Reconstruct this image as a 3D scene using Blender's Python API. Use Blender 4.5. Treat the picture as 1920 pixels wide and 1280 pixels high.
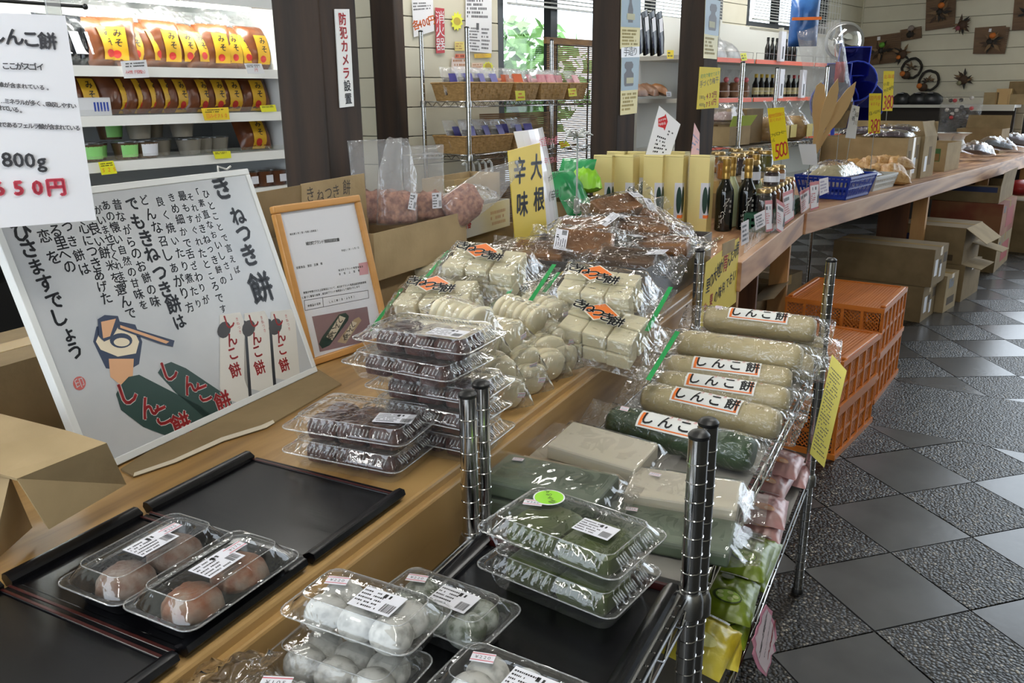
import bpy, bmesh, math, random
from mathutils import Vector, Matrix, noise
for o in list(bpy.data.objects): bpy.data.objects.remove(o)
RND = random.Random(11)
scene = bpy.context.scene
COL = scene.collection
PI = math.pi
# ---------------------------------------------------------------- camera
F, PITCH, ROLL, CH = 1544.4, .2892, -.0098, 1.35
_c, _s = math.cos(PITCH), math.sin(PITCH)
_fw, _up, _rt = Vector((0, _c, -_s)), Vector((0, _s, _c)), Vector((1, 0, 0))
CR = _rt*math.cos(ROLL) + _up*math.sin(ROLL)
CU = -_rt*math.sin(ROLL) + _up*math.cos(ROLL)
CW = _fw
CO = Vector((0, 0, CH))
cd = bpy.data.cameras.new('camera'); cam = bpy.data.objects.new('camera', cd); COL.objects.link(cam)
cd.sensor_width = 36; cd.lens = F/1920*36; cd.clip_start = .05; cd.clip_end = 200
cam.matrix_world = Matrix(((CR.x, CU.x, -CW.x, 0), (CR.y, CU.y, -CW.y, 0), (CR.z, CU.z, -CW.z, CH), (0, 0, 0, 1)))
scene.camera = cam
# ---------------------------------------------------------------- world, exposure
wd = bpy.data.worlds.new('world'); scene.world = wd; wd.use_nodes = True
_bg = wd.node_tree.nodes['Background']
_bg.inputs[0].default_value = (.80, .90, 1.0, 1); _bg.inputs[1].default_value = 3.2
vs = scene.view_settings
vs.view_transform = 'Standard'; vs.look = 'None'; vs.gamma = 1; vs.use_curve_mapping = False
vs.exposure = 0.43
scene.cycles.transparent_max_bounces = 32
scene.cycles.max_bounces = 8
scene.cycles.sample_clamp_indirect = 6
scene.cycles.caustics_reflective = False; scene.cycles.caustics_refractive = False
# ---------------------------------------------------------------- frames of the building
A1, A2 = math.radians(27.6), math.radians(42.0)
def ray(x, y): return CR*((x-960)/F) - CU*((y-640)/F) + CW
def px(x, y, z):                      # point of the photograph's ray on the level z
    d = ray(x, y); return CO + d*((z-CH)/d.z)
def py_(x, y, Y):                     # ... at forward distance Y
    d = ray(x, y); return CO + d*(Y/d.y)
def pp(x, y, P, N):                   # ... on a plane
    d = ray(x, y); return CO + d*((Vector(P)-CO).dot(N)/d.dot(N))
O1 = Vector((-.046, 1.129, 0)); E1 = Vector((math.sin(A1), math.cos(A1), 0)); N1 = Vector((math.cos(A1), -math.sin(A1), 0))
B0 = px(1505, 400, .8); O2 = Vector((B0.x, B0.y, 0)); E2 = Vector((math.sin(A2), math.cos(A2), 0)); N2 = Vector((math.cos(A2), -math.sin(A2), 0))
Z = Vector((0, 0, 1))
def W1(u, v, z): return O1 + E1*u + N1*v + Z*z
def W2(u, v, z): return O2 + E2*u + N2*v + Z*z
def uv1(P): d = P-O1; return (d.dot(E1), d.dot(N1))
def uv2(P): d = P-O2; return (d.dot(E2), d.dot(N2))
def fr(P, ex, ez=Z):                  # matrix: origin P, x axis ex, z axis ~ez
    x = Vector(ex).normalized(); z = (Vector(ez) - x*Vector(ez).dot(x)).normalized(); y = z.cross(x)
    return Matrix(((x.x, y.x, z.x, P[0]), (x.y, y.y, z.y, P[1]), (x.z, y.z, z.z, P[2]), (0, 0, 0, 1)))
def T(x=0, y=0, z=0, rz=0, rx=0, ry=0, s=1):
    return Matrix.Translation((x, y, z)) @ Matrix.Rotation(rz, 4, 'Z') @ Matrix.Rotation(ry, 4, 'Y') @ Matrix.Rotation(rx, 4, 'X') @ Matrix.Scale(s, 4)
# ---------------------------------------------------------------- mesh builder
class MB:
    def __init__(s): s.v = []; s.f = []
    def add(s, vs_, fs, M=None):
        o = len(s.v)
        s.v += [tuple(M @ Vector(q)) for q in vs_] if M is not None else [tuple(q) for q in vs_]
        s.f += [tuple(i+o for i in q) for q in fs]; return s
    def hexa(s, p, M=None):
        return s.add(p, [(0, 3, 2, 1), (4, 5, 6, 7), (0, 1, 5, 4), (1, 2, 6, 5), (2, 3, 7, 6), (3, 0, 4, 7)], M)
    def box(s, x0, x1, y0, y1, z0, z1, M=None):
        return s.hexa([(x0, y0, z0), (x1, y0, z0), (x1, y1, z0), (x0, y1, z0), (x0, y0, z1), (x1, y0, z1), (x1, y1, z1), (x0, y1, z1)], M)
    def prism(s, poly, z0, z1, M=None):
        n = len(poly); vs_ = [(x, y, z0) for x, y in poly] + [(x, y, z1) for x, y in poly]
        fs = [tuple(range(n-1, -1, -1)), tuple(range(n, 2*n))] + [(i, (i+1) % n, n+(i+1) % n, n+i) for i in range(n)]
        return s.add(vs_, fs, M)
    def poly(s, pts, z=0, M=None): return s.add([(x, y, z) for x, y in pts], [tuple(range(len(pts)))], M)
    def loft(s, rings, c0=True, c1=True, M=None):
        n = len(rings[0]); vs_ = [q for r in rings for q in r]; fs = []
        for k in range(len(rings)-1):
            for i in range(n): j = (i+1) % n; fs.append((k*n+i, k*n+j, (k+1)*n+j, (k+1)*n+i))
        if c0: fs.append(tuple(range(n-1, -1, -1)))
        if c1: fs.append(tuple((len(rings)-1)*n+i for i in range(n)))
        return s.add(vs_, fs, M)
    def lathe(s, prof, n=16, M=None, c0=True, c1=True):
        return s.loft([[(r*math.cos(2*PI*i/n), r*math.sin(2*PI*i/n), z) for i in range(n)] for r, z in prof], c0, c1, M)
    def tube(s, path, r, n=8, M=None, cap=True):
        P = [Vector(p) for p in path]; rings = []
        t = (P[1]-P[0]).normalized(); a = t.orthogonal().normalized()
        for i, p in enumerate(P):
            t = (P[min(i+1, len(P)-1)]-P[max(i-1, 0)]).normalized()
            a = (a - t*a.dot(t)).normalized(); b = t.cross(a)
            rr = r[i] if isinstance(r, (list, tuple)) else r
            rings.append([tuple(p + a*rr*math.cos(2*PI*k/n) + b*rr*math.sin(2*PI*k/n)) for k in range(n)])
        return s.loft(rings, cap, cap, M)
    def bar(s, p, q, r, n=6, M=None): return s.tube([p, q], r, n, M)
    def grid(s, nx, ny, fn, M=None):
        vs_ = [fn(i/nx, j/ny) for j in range(ny+1) for i in range(nx+1)]
        fs = [(j*(nx+1)+i, j*(nx+1)+i+1, (j+1)*(nx+1)+i+1, (j+1)*(nx+1)+i) for j in range(ny) for i in range(nx)]
        return s.add(vs_, fs, M)
    def ball(s, c, rx, ry, rz, n=14, m=9, M=None):
        rings = []
        for k in range(m+1):
            t = -PI/2 + PI*k/m; rr = max(math.cos(t), 1e-3)
            rings.append([(c[0]+rx*rr*math.cos(2*PI*i/n), c[1]+ry*rr*math.sin(2*PI*i/n), c[2]+rz*math.sin(t)) for i in range(n)])
        return s.loft(rings, True, True, M)
def rrect(w, l, r, k=4):
    pts = []
    for cx, cy, a in ((w/2-r, l/2-r, 0), (-w/2+r, l/2-r, PI/2), (-w/2+r, -l/2+r, PI), (w/2-r, -l/2+r, 1.5*PI)):
        for i in range(k+1): t = a+PI/2*i/k; pts.append((cx+r*math.cos(t), cy+r*math.sin(t)))
    return pts
def ring(w, l, r, z, k=4): return [(x, y, z) for x, y in rrect(w, l, r, k)]
def mesh(name, mb, mat, smooth=False, bevel=0, seg=2, ang=.6):
    me = bpy.data.meshes.new(name)
    me.from_pydata(mb.v, [], mb.f)
    if bevel:
        bm = bmesh.new(); bm.from_mesh(me)
        ed = [e for e in bm.edges if len(e.link_faces) == 2 and e.calc_face_angle(0) > ang]
        bmesh.ops.bevel(bm, geom=ed, offset=bevel, segments=seg, profile=.5, affect='EDGES')
        bm.to_mesh(me); bm.free()
    if smooth: me.shade_smooth()
    if smooth == 'auto':
        me.set_sharp_from_angle(angle=.7)
    me.materials.append(mat)
    return me
def obj(name, mb, mat, parent=None, M=None, smooth=False, bevel=0, seg=2, label=None, kind=None):
    me = mb if isinstance(mb, bpy.types.Mesh) else mesh(name, mb, mat, smooth, bevel, seg)
    o = bpy.data.objects.new(name, me); COL.objects.link(o)
    if parent: o.parent = parent
    if M is not None: o.matrix_local = M
    if label: o['label'] = label
    if kind: o['kind'] = kind
    return o
def tag(o, label, cat, group=None):
    o['label'] = label; o['category'] = cat
    if group: o['group'] = group
    return o
def thing(name, label, cat, M=None, group=None):
    o = bpy.data.objects.new(name, None); COL.objects.link(o); o.empty_display_size = .05
    if M is not None: o.matrix_world = M
    return tag(o, label, cat, group)
def struct(name, mb, mat, M=None, **k):
    o = obj(name, mb, mat, None, M, **k); o['kind'] = 'structure'; return o
def dup(root, M, label=None, group=None):
    r = root.copy(); COL.objects.link(r); r.matrix_world = M
    if label: r['label'] = label
    if group: r['group'] = group
    for ch in root.children:
        c = ch.copy(); COL.objects.link(c); c.parent = r
        for g in ch.children:
            d = g.copy(); COL.objects.link(d); d.parent = c
    return r
def lin(h):                            # '#rrggbb' or sRGB tuple -> linear
    if isinstance(h, str): c = [int(h[i:i+2], 16)/255 for i in (1, 3, 5)]
    else: c = h
    return tuple(x/12.92 if x <= .04045 else ((x+.055)/1.055)**2.4 for x in c)
# ---------------------------------------------------------------- materials
_mc = {}
def nodes(name):
    m = bpy.data.materials.new(name); m.use_nodes = True; nt = m.node_tree
    for n in list(nt.nodes): nt.nodes.remove(n)
    out = nt.nodes.new('ShaderNodeOutputMaterial')
    def N(t, **k):
        n = nt.nodes.new(t)
        for a, b in k.items():
            if a in n.inputs and not hasattr(n, a): n.inputs[a].default_value = b
            else: setattr(n, a, b)
        return n
    return m, nt, out, N
def c4(c): return (*lin(c), 1)
def mapped(nt, N, scale=(1, 1, 1), coord='Object'):
    tc = N('ShaderNodeTexCoord'); mp = N('ShaderNodeMapping'); mp.inputs['Scale'].default_value = scale
    nt.links.new(tc.outputs[coord], mp.inputs[0]); return mp.outputs[0]
def M_(name, col, rough=.5, metal=0, col2=None, nscale=20, stretch=(1, 1, 1), lo=.35, hi=.65, bump=0, bscale=60, spec=.5, coat=0, emit=0, detail=3, trans=0, sss=0):
    if name in _mc: return _mc[name]
    m, nt, out, N = nodes(name)
    b = N('ShaderNodeBsdfPrincipled'); b.inputs['Roughness'].default_value = rough; b.inputs['Metallic'].default_value = metal
    b.inputs['Base Color'].default_value = c4(col); b.inputs['Specular IOR Level'].default_value = spec
    if coat: b.inputs['Coat Weight'].default_value = coat; b.inputs['Coat Roughness'].default_value = .08
    if trans: b.inputs['Transmission Weight'].default_value = trans
    if sss: b.inputs['Subsurface Weight'].default_value = sss; b.inputs['Subsurface Radius'].default_value = (.01, .008, .005)
    if emit: b.inputs['Emission Color'].default_value = c4(col); b.inputs['Emission Strength'].default_value = emit
    if col2:
        v = mapped(nt, N, stretch); nz = N('ShaderNodeTexNoise'); nz.inputs['Scale'].default_value = nscale; nz.inputs['Detail'].default_value = detail
        nt.links.new(v, nz.inputs['Vector']); r = N('ShaderNodeValToRGB')
        r.color_ramp.elements[0].position = lo; r.color_ramp.elements[1].position = hi
        r.color_ramp.elements[0].color = c4(col); r.color_ramp.elements[1].color = c4(col2)
        nt.links.new(nz.outputs[0], r.inputs[0]); nt.links.new(r.outputs[0], b.inputs['Base Color'])
    if bump:
        v = mapped(nt, N, stretch); nz = N('ShaderNodeTexNoise'); nz.inputs['Scale'].default_value = bscale; nz.inputs['Detail'].default_value = 3
        nt.links.new(v, nz.inputs['Vector']); bp = N('ShaderNodeBump'); bp.inputs['Strength'].default_value = bump; bp.inputs['Distance'].default_value = .004
        nt.links.new(nz.outputs[0], bp.inputs['Height']); nt.links.new(bp.outputs[0], b.inputs['Normal'])
    nt.links.new(b.outputs[0], out.inputs[0]); _mc[name] = m; return m
def film(name, tint=(1, 1, 1), haze=.05, rough=.07, bump=.6, bscale=35, blend=.35, gmul=1.0, hazecol=(.95, .95, .95)):
    """thin clear plastic: mostly transparent, glossy by angle, a little milky"""
    if name in _mc: return _mc[name]
    m, nt, out, N = nodes(name)
    tr = N('ShaderNodeBsdfTransparent'); tr.inputs[0].default_value = (*tint, 1)
    gl = N('ShaderNodeBsdfGlossy'); gl.inputs['Roughness'].default_value = rough; gl.inputs[0].default_value = (1, 1, 1, 1)
    df = N('ShaderNodeBsdfDiffuse'); df.inputs[0].default_value = c4(hazecol)
    lw = N('ShaderNodeLayerWeight'); lw.inputs[0].default_value = .5
    pw = N('ShaderNodeMath', operation='POWER'); pw.inputs[1].default_value = 4.0
    mu = N('ShaderNodeMath', operation='MULTIPLY'); mu.inputs[1].default_value = .75*gmul
    ad = N('ShaderNodeMath', operation='ADD'); ad.inputs[1].default_value = .04*gmul; ad.use_clamp = True
    nt.links.new(lw.outputs['Facing'], pw.inputs[0]); nt.links.new(pw.outputs[0], mu.inputs[0]); nt.links.new(mu.outputs[0], ad.inputs[0])
    m1 = N('ShaderNodeMixShader'); m1.inputs[0].default_value = haze
    m2 = N('ShaderNodeMixShader')
    nt.links.new(tr.outputs[0], m1.inputs[1]); nt.links.new(df.outputs[0], m1.inputs[2])
    nt.links.new(ad.outputs[0], m2.inputs[0]); nt.links.new(m1.outputs[0], m2.inputs[1]); nt.links.new(gl.outputs[0], m2.inputs[2])
    if bump:
        v = mapped(nt, N); nz = N('ShaderNodeTexNoise'); nz.inputs['Scale'].default_value = bscale; nz.inputs['Detail'].default_value = 2; nz.inputs['Distortion'].default_value = .8
        nt.links.new(v, nz.inputs['Vector']); bp = N('ShaderNodeBump'); bp.inputs['Strength'].default_value = bump; bp.inputs['Distance'].default_value = .01
        nt.links.new(nz.outputs[0], bp.inputs['Height'])
        for s_ in (gl, lw): nt.links.new(bp.outputs[0], s_.inputs['Normal'])
    nt.links.new(m2.outputs[0], out.inputs[0]); _mc[name] = m; return m
def wood(name, c1, c2, c3=None, axis='X', scale=3.0, rough=.45, ringy=6, coat=0, fine=.25, along=.12):
    """long grain: stretched noise feeding a banded wave"""
    if name in _mc: return _mc[name]
    m, nt, out, N = nodes(name)
    st = {'X': (along, 1, 1), 'Y': (1, along, 1), 'Z': (1, 1, along)}[axis]
    v = mapped(nt, N, st)
    nz = N('ShaderNodeTexNoise'); nz.inputs['Scale'].default_value = scale; nz.inputs['Detail'].default_value = 4; nz.inputs['Distortion'].default_value = .6
    nt.links.new(v, nz.inputs['Vector'])
    mu = N('ShaderNodeMath', operation='MULTIPLY'); mu.inputs[1].default_value = ringy
    fr_ = N('ShaderNodeMath', operation='PINGPONG'); fr_.inputs[1].default_value = .5
    nt.links.new(nz.outputs[0], mu.inputs[0]); nt.links.new(mu.outputs[0], fr_.inputs[0])
    n2 = N('ShaderNodeTexNoise'); n2.inputs['Scale'].default_value = scale*28; n2.inputs['Detail'].default_value = 2
    nt.links.new(v, n2.inputs['Vector'])
    mx = N('ShaderNodeMath', operation='MULTIPLY_ADD'); mx.inputs[1].default_value = fine; 
    nt.links.new(n2.outputs[0], mx.inputs[0]); nt.links.new(fr_.outputs[0], mx.inputs[2])
    r = N('ShaderNodeValToRGB'); e = r.color_ramp.elements
    e[0].position = .1; e[0].color = c4(c1); e[1].position = .62; e[1].color = c4(c2)
    if c3: q = e.new(.38); q.color = c4(c3)
    nt.links.new(mx.outputs[0], r.inputs[0])
    b = N('ShaderNodeBsdfPrincipled'); b.inputs['Roughness'].default_value = rough
    if coat: b.inputs['Coat Weight'].default_value = coat
    nt.links.new(r.outputs[0], b.inputs['Base Color']); nt.links.new(b.outputs[0], out.inputs[0]); _mc[name] = m; return m
def pebble(name):
    if name in _mc: return _mc[name]
    m, nt, out, N = nodes(name)
    v = mapped(nt, N)
    vo = N('ShaderNodeTexVoronoi'); vo.inputs['Scale'].default_value = 115; vo.feature = 'F1'; vo.inputs['Randomness'].default_value = 1
    nt.links.new(v, vo.inputs['Vector'])
    sp = N('ShaderNodeSeparateColor'); nt.links.new(vo.outputs['Color'], sp.inputs[0])
    r1 = N('ShaderNodeValToRGB'); e = r1.color_ramp.elements
    e[0].position = 0; e[0].color = c4('#201e1b'); e[1].position = 1; e[1].color = c4('#b3ab9c')
    q = e.new(.6); q.color = c4('#36332d'); q = e.new(.85); q.color = c4('#5f594f')
    nt.links.new(sp.outputs[0], r1.inputs[0])
    r2 = N('ShaderNodeValToRGB'); e = r2.color_ramp.elements
    e[0].position = .28; e[0].color = (1, 1, 1, 1); e[1].position = .55; e[1].color = (.10, .10, .10, 1)
    nt.links.new(vo.outputs['Distance'], r2.inputs[0])
    mx = N('ShaderNodeMix'); mx.data_type = 'RGBA'; mx.blend_type = 'MULTIPLY'; mx.inputs['Factor'].default_value = 1
    nt.links.new(r1.outputs[0], mx.inputs[6]); nt.links.new(r2.outputs[0], mx.inputs[7])
    b = N('ShaderNodeBsdfPrincipled'); b.inputs['Roughness'].default_value = .38
    nt.links.new(mx.outputs[2], b.inputs['Base Color'])
    bp = N('ShaderNodeBump'); bp.inputs['Strength'].default_value = .55; bp.inputs['Distance'].default_value = .004; bp.invert = True
    nt.links.new(vo.outputs['Distance'], bp.inputs['Height']); nt.links.new(bp.outputs[0], b.inputs['Normal'])
    nt.links.new(b.outputs[0], out.inputs[0]); _mc[name] = m; return m
def emis(name, col, s):
    if name in _mc: return _mc[name]
    m, nt, out, N = nodes(name); e = N('ShaderNodeEmission'); e.inputs[0].default_value = c4(col); e.inputs[1].default_value = s
    nt.links.new(e.outputs[0], out.inputs[0]); _mc[name] = m; return m
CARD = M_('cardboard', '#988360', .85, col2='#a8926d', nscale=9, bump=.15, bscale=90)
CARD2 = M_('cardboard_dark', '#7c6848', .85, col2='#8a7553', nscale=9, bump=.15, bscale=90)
PAPER = M_('white_paper', '#e9e9ec', .55)
PAPERG = M_('laminated_white', '#efeff4', .22, coat=.4)
YEL = M_('yellow_paper', '#f2d91c', .6)
YELP = M_('pale_yellow_paper', '#e8d98a', .7)
YELB = M_('yellow_card', '#ecd057', .55)
INK = M_('black_ink', '#131315', .5)
INKB = M_('brush_ink', '#15161d', .35)
GREYINK = M_('grey_ink', '#57575c', .6)
RED = M_('red_ink', '#c5252b', .5)
PINKRED = M_('faded_red_ink', '#c8485a', .5)
ORANGE = M_('orange_ink', '#e8762c', .5)
CHROME = M_('chrome', '#c9c9c9', .12, 1)
CHROMED = M_('chrome_worn', '#a9a9a8', .28, 1)
BLACKP = M_('black_plastic', '#141414', .4)
WHITEP = M_('white_plastic', '#dcdcd8', .4)
BEAM = wood('dark_stained_beam', '#1d140e', '#3a281b', axis='Z', scale=5, rough=.75, ringy=4)
CLEAR = film('clear_plastic', (.97, .975, .975), .02, .05, .25, 30, .32, 1.3)
BAG = film('crinkled_film', (.97, .97, .97), .018, .055, 1.3, 26, .42, 1.5)
SLABW = film('slab_wrap', (.97, .97, .97), .025, .05, .35, 15, .38, 1.3)
BAGM = film('milky_film', (.95, .95, .96), .15, .12, .8, 22, .4, 1.0)
WRAP = film('cling_wrap', (.97, .97, .97), .02, .06, 1.2, 40, .38, 1.4)
RIMF = film('clear_rim', (.92, .93, .93), .16, .06, 0, 1, .3, 2.2)
# ---------------------------------------------------------------- lettering
_glyph = {}
_fc = None
def glyph(ch, bold):
    """flat outline of one character, centred; bold thickens the strokes"""
    if ch not in _glyph:
        cu = bpy.data.curves.new('g', 'FONT'); cu.body = ch; cu.size = 1; cu.resolution_u = 2
        o = bpy.data.objects.new('g', cu); me = bpy.data.meshes.new_from_object(o)
        v = [tuple(q.co) for q in me.vertices]; f = [tuple(p.vertices) for p in me.polygons]
        if v:
            cx = (min(q[0] for q in v)+max(q[0] for q in v))/2; v = [(q[0]-cx, q[1]-.36, 0) for q in v]
        bpy.data.objects.remove(o); bpy.data.meshes.remove(me); bpy.data.curves.remove(cu)
        _glyph[ch] = (v, f)
    v, f = _glyph[ch]
    if bold <= .012: return v, f
    k = (ch, bold)
    if k not in _glyph:
        V, FF = [], []
        for dx, dy in ((-1, 0), (1, 0), (0, 1), (0, -1)):
            o = len(V); V += [(q[0]+dx*bold*.8, q[1]+dy*bold*.8, 0) for q in v]; FF += [tuple(i+o for i in q) for q in f]
        _glyph[k] = (V, FF)
    return _glyph[k]
def write(parent, lines, mat, z=.0008, bold=.0, jit=0, warp=None, name='lettering', M=None, aspect=1.0, label=None):
    """lines: (text, x0, y0, x1, y1, size) first and last character centres in the parent's plane"""
    mb = MB(); rn = random.Random(len(lines)*7+len(lines[0][0]))
    for s, x0, y0, x1, y1, size in lines:
        n = len(s)
        for i, ch in enumerate(s):
            if ch in ' 　': continue
            t = i/(n-1) if n > 1 else .5
            x = x0+(x1-x0)*t; y = y0+(y1-y0)*t; sz = size; a = 0
            if jit: x += rn.uniform(-1, 1)*jit*size*.12; y += rn.uniform(-1, 1)*jit*size*.08; sz *= 1+rn.uniform(-.18, .2)*jit; a = rn.uniform(-.16, .16)*jit
            v, f = glyph(ch, bold); ca, sa = math.cos(a)*sz, math.sin(a)*sz
            if ch == 'ー' and abs(y1-y0) > abs(x1-x0): ca, sa = 0, -sz
            pts = [(x+(q[0]*ca*aspect-q[1]*sa), y+(q[0]*sa*aspect+q[1]*ca), z) for q in v]
            if warp: pts = [warp(*q) for q in pts]
            mb.add(pts, f)
    return obj(name, mb, mat, parent, M, label=label)
SK = {}                                 # skewed sheets: their print follows the outline
def sheet(name, label, cat, Q, mat, th=.0008, group=None, parent=None, curl=None, nx=1, ny=1):
    """a flat thing through four points BL BR TR TL; its local plane is x right, y up, z out; returns (object, w, h)"""
    BL, BR, TR, TL = [Vector(q) for q in Q]
    M = fr(BL, BR-BL, (BR-BL).cross(TL-BL)); Mi = M.inverted()
    p = [Mi @ q for q in (BL, BR, TR, TL)]; w = (p[1]-p[0]).length; h = (p[3]-p[0]).length
    mb = MB()
    if curl:
        for zz in (0, -th):
            def fn(a, b, zz=zz):
                q = p[0]*(1-a)*(1-b)+p[1]*a*(1-b)+p[2]*a*b+p[3]*(1-a)*b; return (q.x, q.y, zz+curl(a, b))
            mb.grid(nx, ny, fn)
    else:
        q = [(a.x, a.y) for a in p]; mb.prism(q, -th, 0)
    o = obj(name, mb, mat, None, None); o.matrix_world = M
    if parent: o.parent = parent; o.matrix_parent_inverse = parent.matrix_world.inverted()
    SK[o.name] = lambda x, y, z: ((lambda a, b: tuple((p[0]*(1-a)*(1-b)+p[1]*a*(1-b)+p[2]*a*b+p[3]*(1-a)*b)[:2])+(z,))(x/w, y/h))
    if cat: tag(o, label, cat, group)
    elif label: o['label'] = label
    return o, w, h
def rectm(parent, x0, y0, x1, y1, mat, z=.0004, name='print', warp=None, label=None):
    mb = MB(); pts = [(x0, y0, z), (x1, y0, z), (x1, y1, z), (x0, y1, z)]; warp = warp or SK.get(parent.name)
    mb.add([warp(*q) for q in pts] if warp else pts, [(0, 1, 2, 3)]); return obj(name, mb, mat, parent, label=label)
def bars(parent, rows, mat, z=.0007, name='print', M=None, warp=None):
    """small print: list of rectangles (x0,y0,x1,y1)"""
    mb = MB(); warp = warp or SK.get(parent.name)
    for x0, y0, x1, y1 in rows:
        pts = [(x0, y0, z), (x1, y0, z), (x1, y1, z), (x0, y1, z)]
        mb.add([warp(*q) for q in pts] if warp else pts, [(0, 1, 2, 3)])
    return obj(name, mb, mat, parent, M)
def smallprint(x0, y0, x1, y1, rows, rn, fill=.55, ch=None):
    """rectangles standing in a block of unreadably small text"""
    out = []; dy = (y1-y0)/rows; h = dy*fill; cw = ch or h*.8
    for r in range(rows):
        yy = y1-dy*(r+.5); x = x0; end = x0+(x1-x0)*rn.uniform(.6, 1)
        while x < end:
            w = cw*rn.uniform(.5, 1.2)
            if rn.random() < .85: out.append((x, yy-h/2, min(x+w, x1), yy+h/2))
            x += w+cw*.35
    return out
def local(o, P): return o.matrix_world.inverted() @ P
def onpl(o, x, y):                      # pixel -> local point of a sheet
    M = o.matrix_world; q = M.inverted() @ pp(x, y, M.translation, M.col[2].to_3d()); return q.x, q.y
# ---------------------------------------------------------------- room shell
TS = .3096
GREYT = M_('grey_floor_tile', '#4b4b4c', .24, col2='#555556', nscale=5, bump=.08, bscale=30, spec=.6)
PEB = pebble('pebble_washed_tile')
GROUT = M_('dark_grout', '#1b1a19', .6)
def clip(poly, P, n):                 # keep the side where (q-P).n >= 0
    out = []
    for i, a in enumerate(poly):
        b = poly[(i+1) % len(poly)]; da = (a[0]-P[0])*n[0]+(a[1]-P[1])*n[1]; db = (b[0]-P[0])*n[0]+(b[1]-P[1])*n[1]
        if da >= 0: out.append(a)
        if (da >= 0) != (db >= 0):
            t = da/(da-db); out.append((a[0]+(b[0]-a[0])*t, a[1]+(b[1]-a[1])*t))
    return out
def proj(P):
    d = Vector(P)-CO; w = d.dot(CW); return (960+F*d.dot(CR)/w, 640-F*d.dot(CU)/w) if w > .05 else None
mb = MB(); mb.box(-7, 12, -4, 14, -.12, -.005)
floor = struct('floor', mb, GROUT)
na, nb = px(1623, 794, 0), px(1796, 826, 0); fa, fb = px(1670, 713, 0), px(1846, 742, 0)
def nrm(a, b): d = (b-a).normalized(); return (-d.y, d.x)
def tiles(th, ox, oy, cP, cN, rng, keep):
    ci, si = math.cos(th), math.sin(th)
    for i in range(-rng, rng):
        for j in range(-rng, rng):
            g = .0025
            q = [(i+a, j+b) for a, b in ((0, 0), (1, 0), (1, 1), (0, 1))]
            pts = [(ox+TS*(a*ci-b*si), oy+TS*(a*si+b*ci)) for a, b in q]
            cx = sum(p[0] for p in pts)/4; cy = sum(p[1] for p in pts)/4
            pts = [(p[0]+(cx-p[0])*g/TS*2, p[1]+(cy-p[1])*g/TS*2) for p in pts]
            pts = clip(pts, cP, cN)
            if len(pts) < 3: continue
            s = proj((cx, cy, 0))
            if not s or not keep(s, cx, cy): continue
            ax = sum(p[0] for p in pts)/len(pts); ay = sum(p[1] for p in pts)/len(pts)
            m = MB().prism([(p[0]-ax, p[1]-ay) for p in pts][::1], -.006, RND.uniform(-.0006, .0006))
            obj('grey_tile' if (i+j) % 2 == 0 else 'pebble_tile', m, GREYT if (i+j) % 2 == 0 else PEB, floor, Matrix.Translation((ax, ay, 0)))
n1_ = nrm(na, nb); n2_ = nrm(fa, fb)
tiles(-1.2871, 1.2361*1.0321, 2.8215*1.0321, na, (-n1_[0], -n1_[1]), 10, lambda s, x, y: 1050 < s[0] < 2350 and s[1] < 1750)
tiles(-1.5522, 2.1189*1.0321, 4.0282*1.0321, fa, n2_, 15, lambda s, x, y: 1330 < s[0] < 2250 and s[1] > 395)
# the plain pebble wedge between the two grids
g = .003; dn = Vector((n1_[0], n1_[1], 0))*g; df_ = Vector((n2_[0], n2_[1], 0))*g
dirn = (nb-na).normalized(); dirf = (fb-fa).normalized()
w = [na-dirn*3+dn, na+dirn*3.4+dn, fa+dirf*3.2-df_, fa-dirf*3-df_]
c = sum(w, Vector())/4
obj('pebble_tile', MB().prism([(q.x-c.x, q.y-c.y) for q in w], -.006, 0), PEB, floor, Matrix.Translation(c))
# walls of painted planks
PLANK = M_('cream_painted_plank', '#d4cfbb', .55, col2='#cbc5b0', nscale=3)
WALLB = M_('wall_backing', '#8d897a', .8)
WP = Vector((-.81, 4.62, 0)); CT = 7.18
def LW(t, z, off=0): return WP+E2*t+N2*off+Z*z
PH = .162
def plank_wall(name, origin, ex, L, z0, z1, holes=(), th=.02, visible=True):
    """planked wall along ex; holes (a,b,za,zb)"""
    y = Z.cross(ex)                                   # points away from the room when ex runs left to right seen from inside
    M = fr(origin, ex)
    b = MB(); xs = sorted({0, L, *[h[0] for h in holes], *[h[1] for h in holes]}); 
    for a, c_ in zip(xs, xs[1:]):
        cuts = sorted([(h[2], h[3]) for h in holes if h[0] <= a and h[1] >= c_]); z = z0
        for lo, hi in cuts:
            if lo > z: b.box(a, c_, .012, .1, z, lo)
            z = hi
        if z < z1: b.box(a, c_, .012, .1, z, z1)
    wobj = struct(name, b, WALLB, M)
    if not visible: return wobj
    z = z0; cache = {}
    while z < z1-.01:
        for a, c_ in zip(xs, xs[1:]):
            zc = z+PH/2
            if any(h[0] <= a and h[1] >= c_ and h[2] < zc < h[3] for h in holes): continue
            k = round(c_-a, 3)
            if k not in cache:
                cache[k] = mesh('plank', MB().box(0, k, 0, .012, .002, PH-.003), PLANK, bevel=.002, seg=1)
            obj('plank', cache[k], PLANK, wobj, Matrix.Translation((a, 0, z)))
        z += PH
    return wobj
WZ0, WZ1 = .55, 2.75
plank_wall('wall_left', LW(.3, 0), E2, CT-.3, 0, 2.92, [(1.11-.3, 3.94-.3, WZ0, WZ1), (4.39-.3, 6.2-.3, 1.95, WZ1)])
CORN = LW(CT, 0)
plank_wall('wall_back', CORN, N2, 7.5, 0, 2.92, [(1.75, 7.2, .04, 2.92)])
struct('corner_gap_cover_1', MB().box(-.11, .012, -.012, .11, 0, 2.92), PLANK, fr(CORN, N2))  # added to cover the gap where the left and back walls meet
HI = 5.0  # unseen raised bay and tall window, added for bluish reflections on the floor
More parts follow.
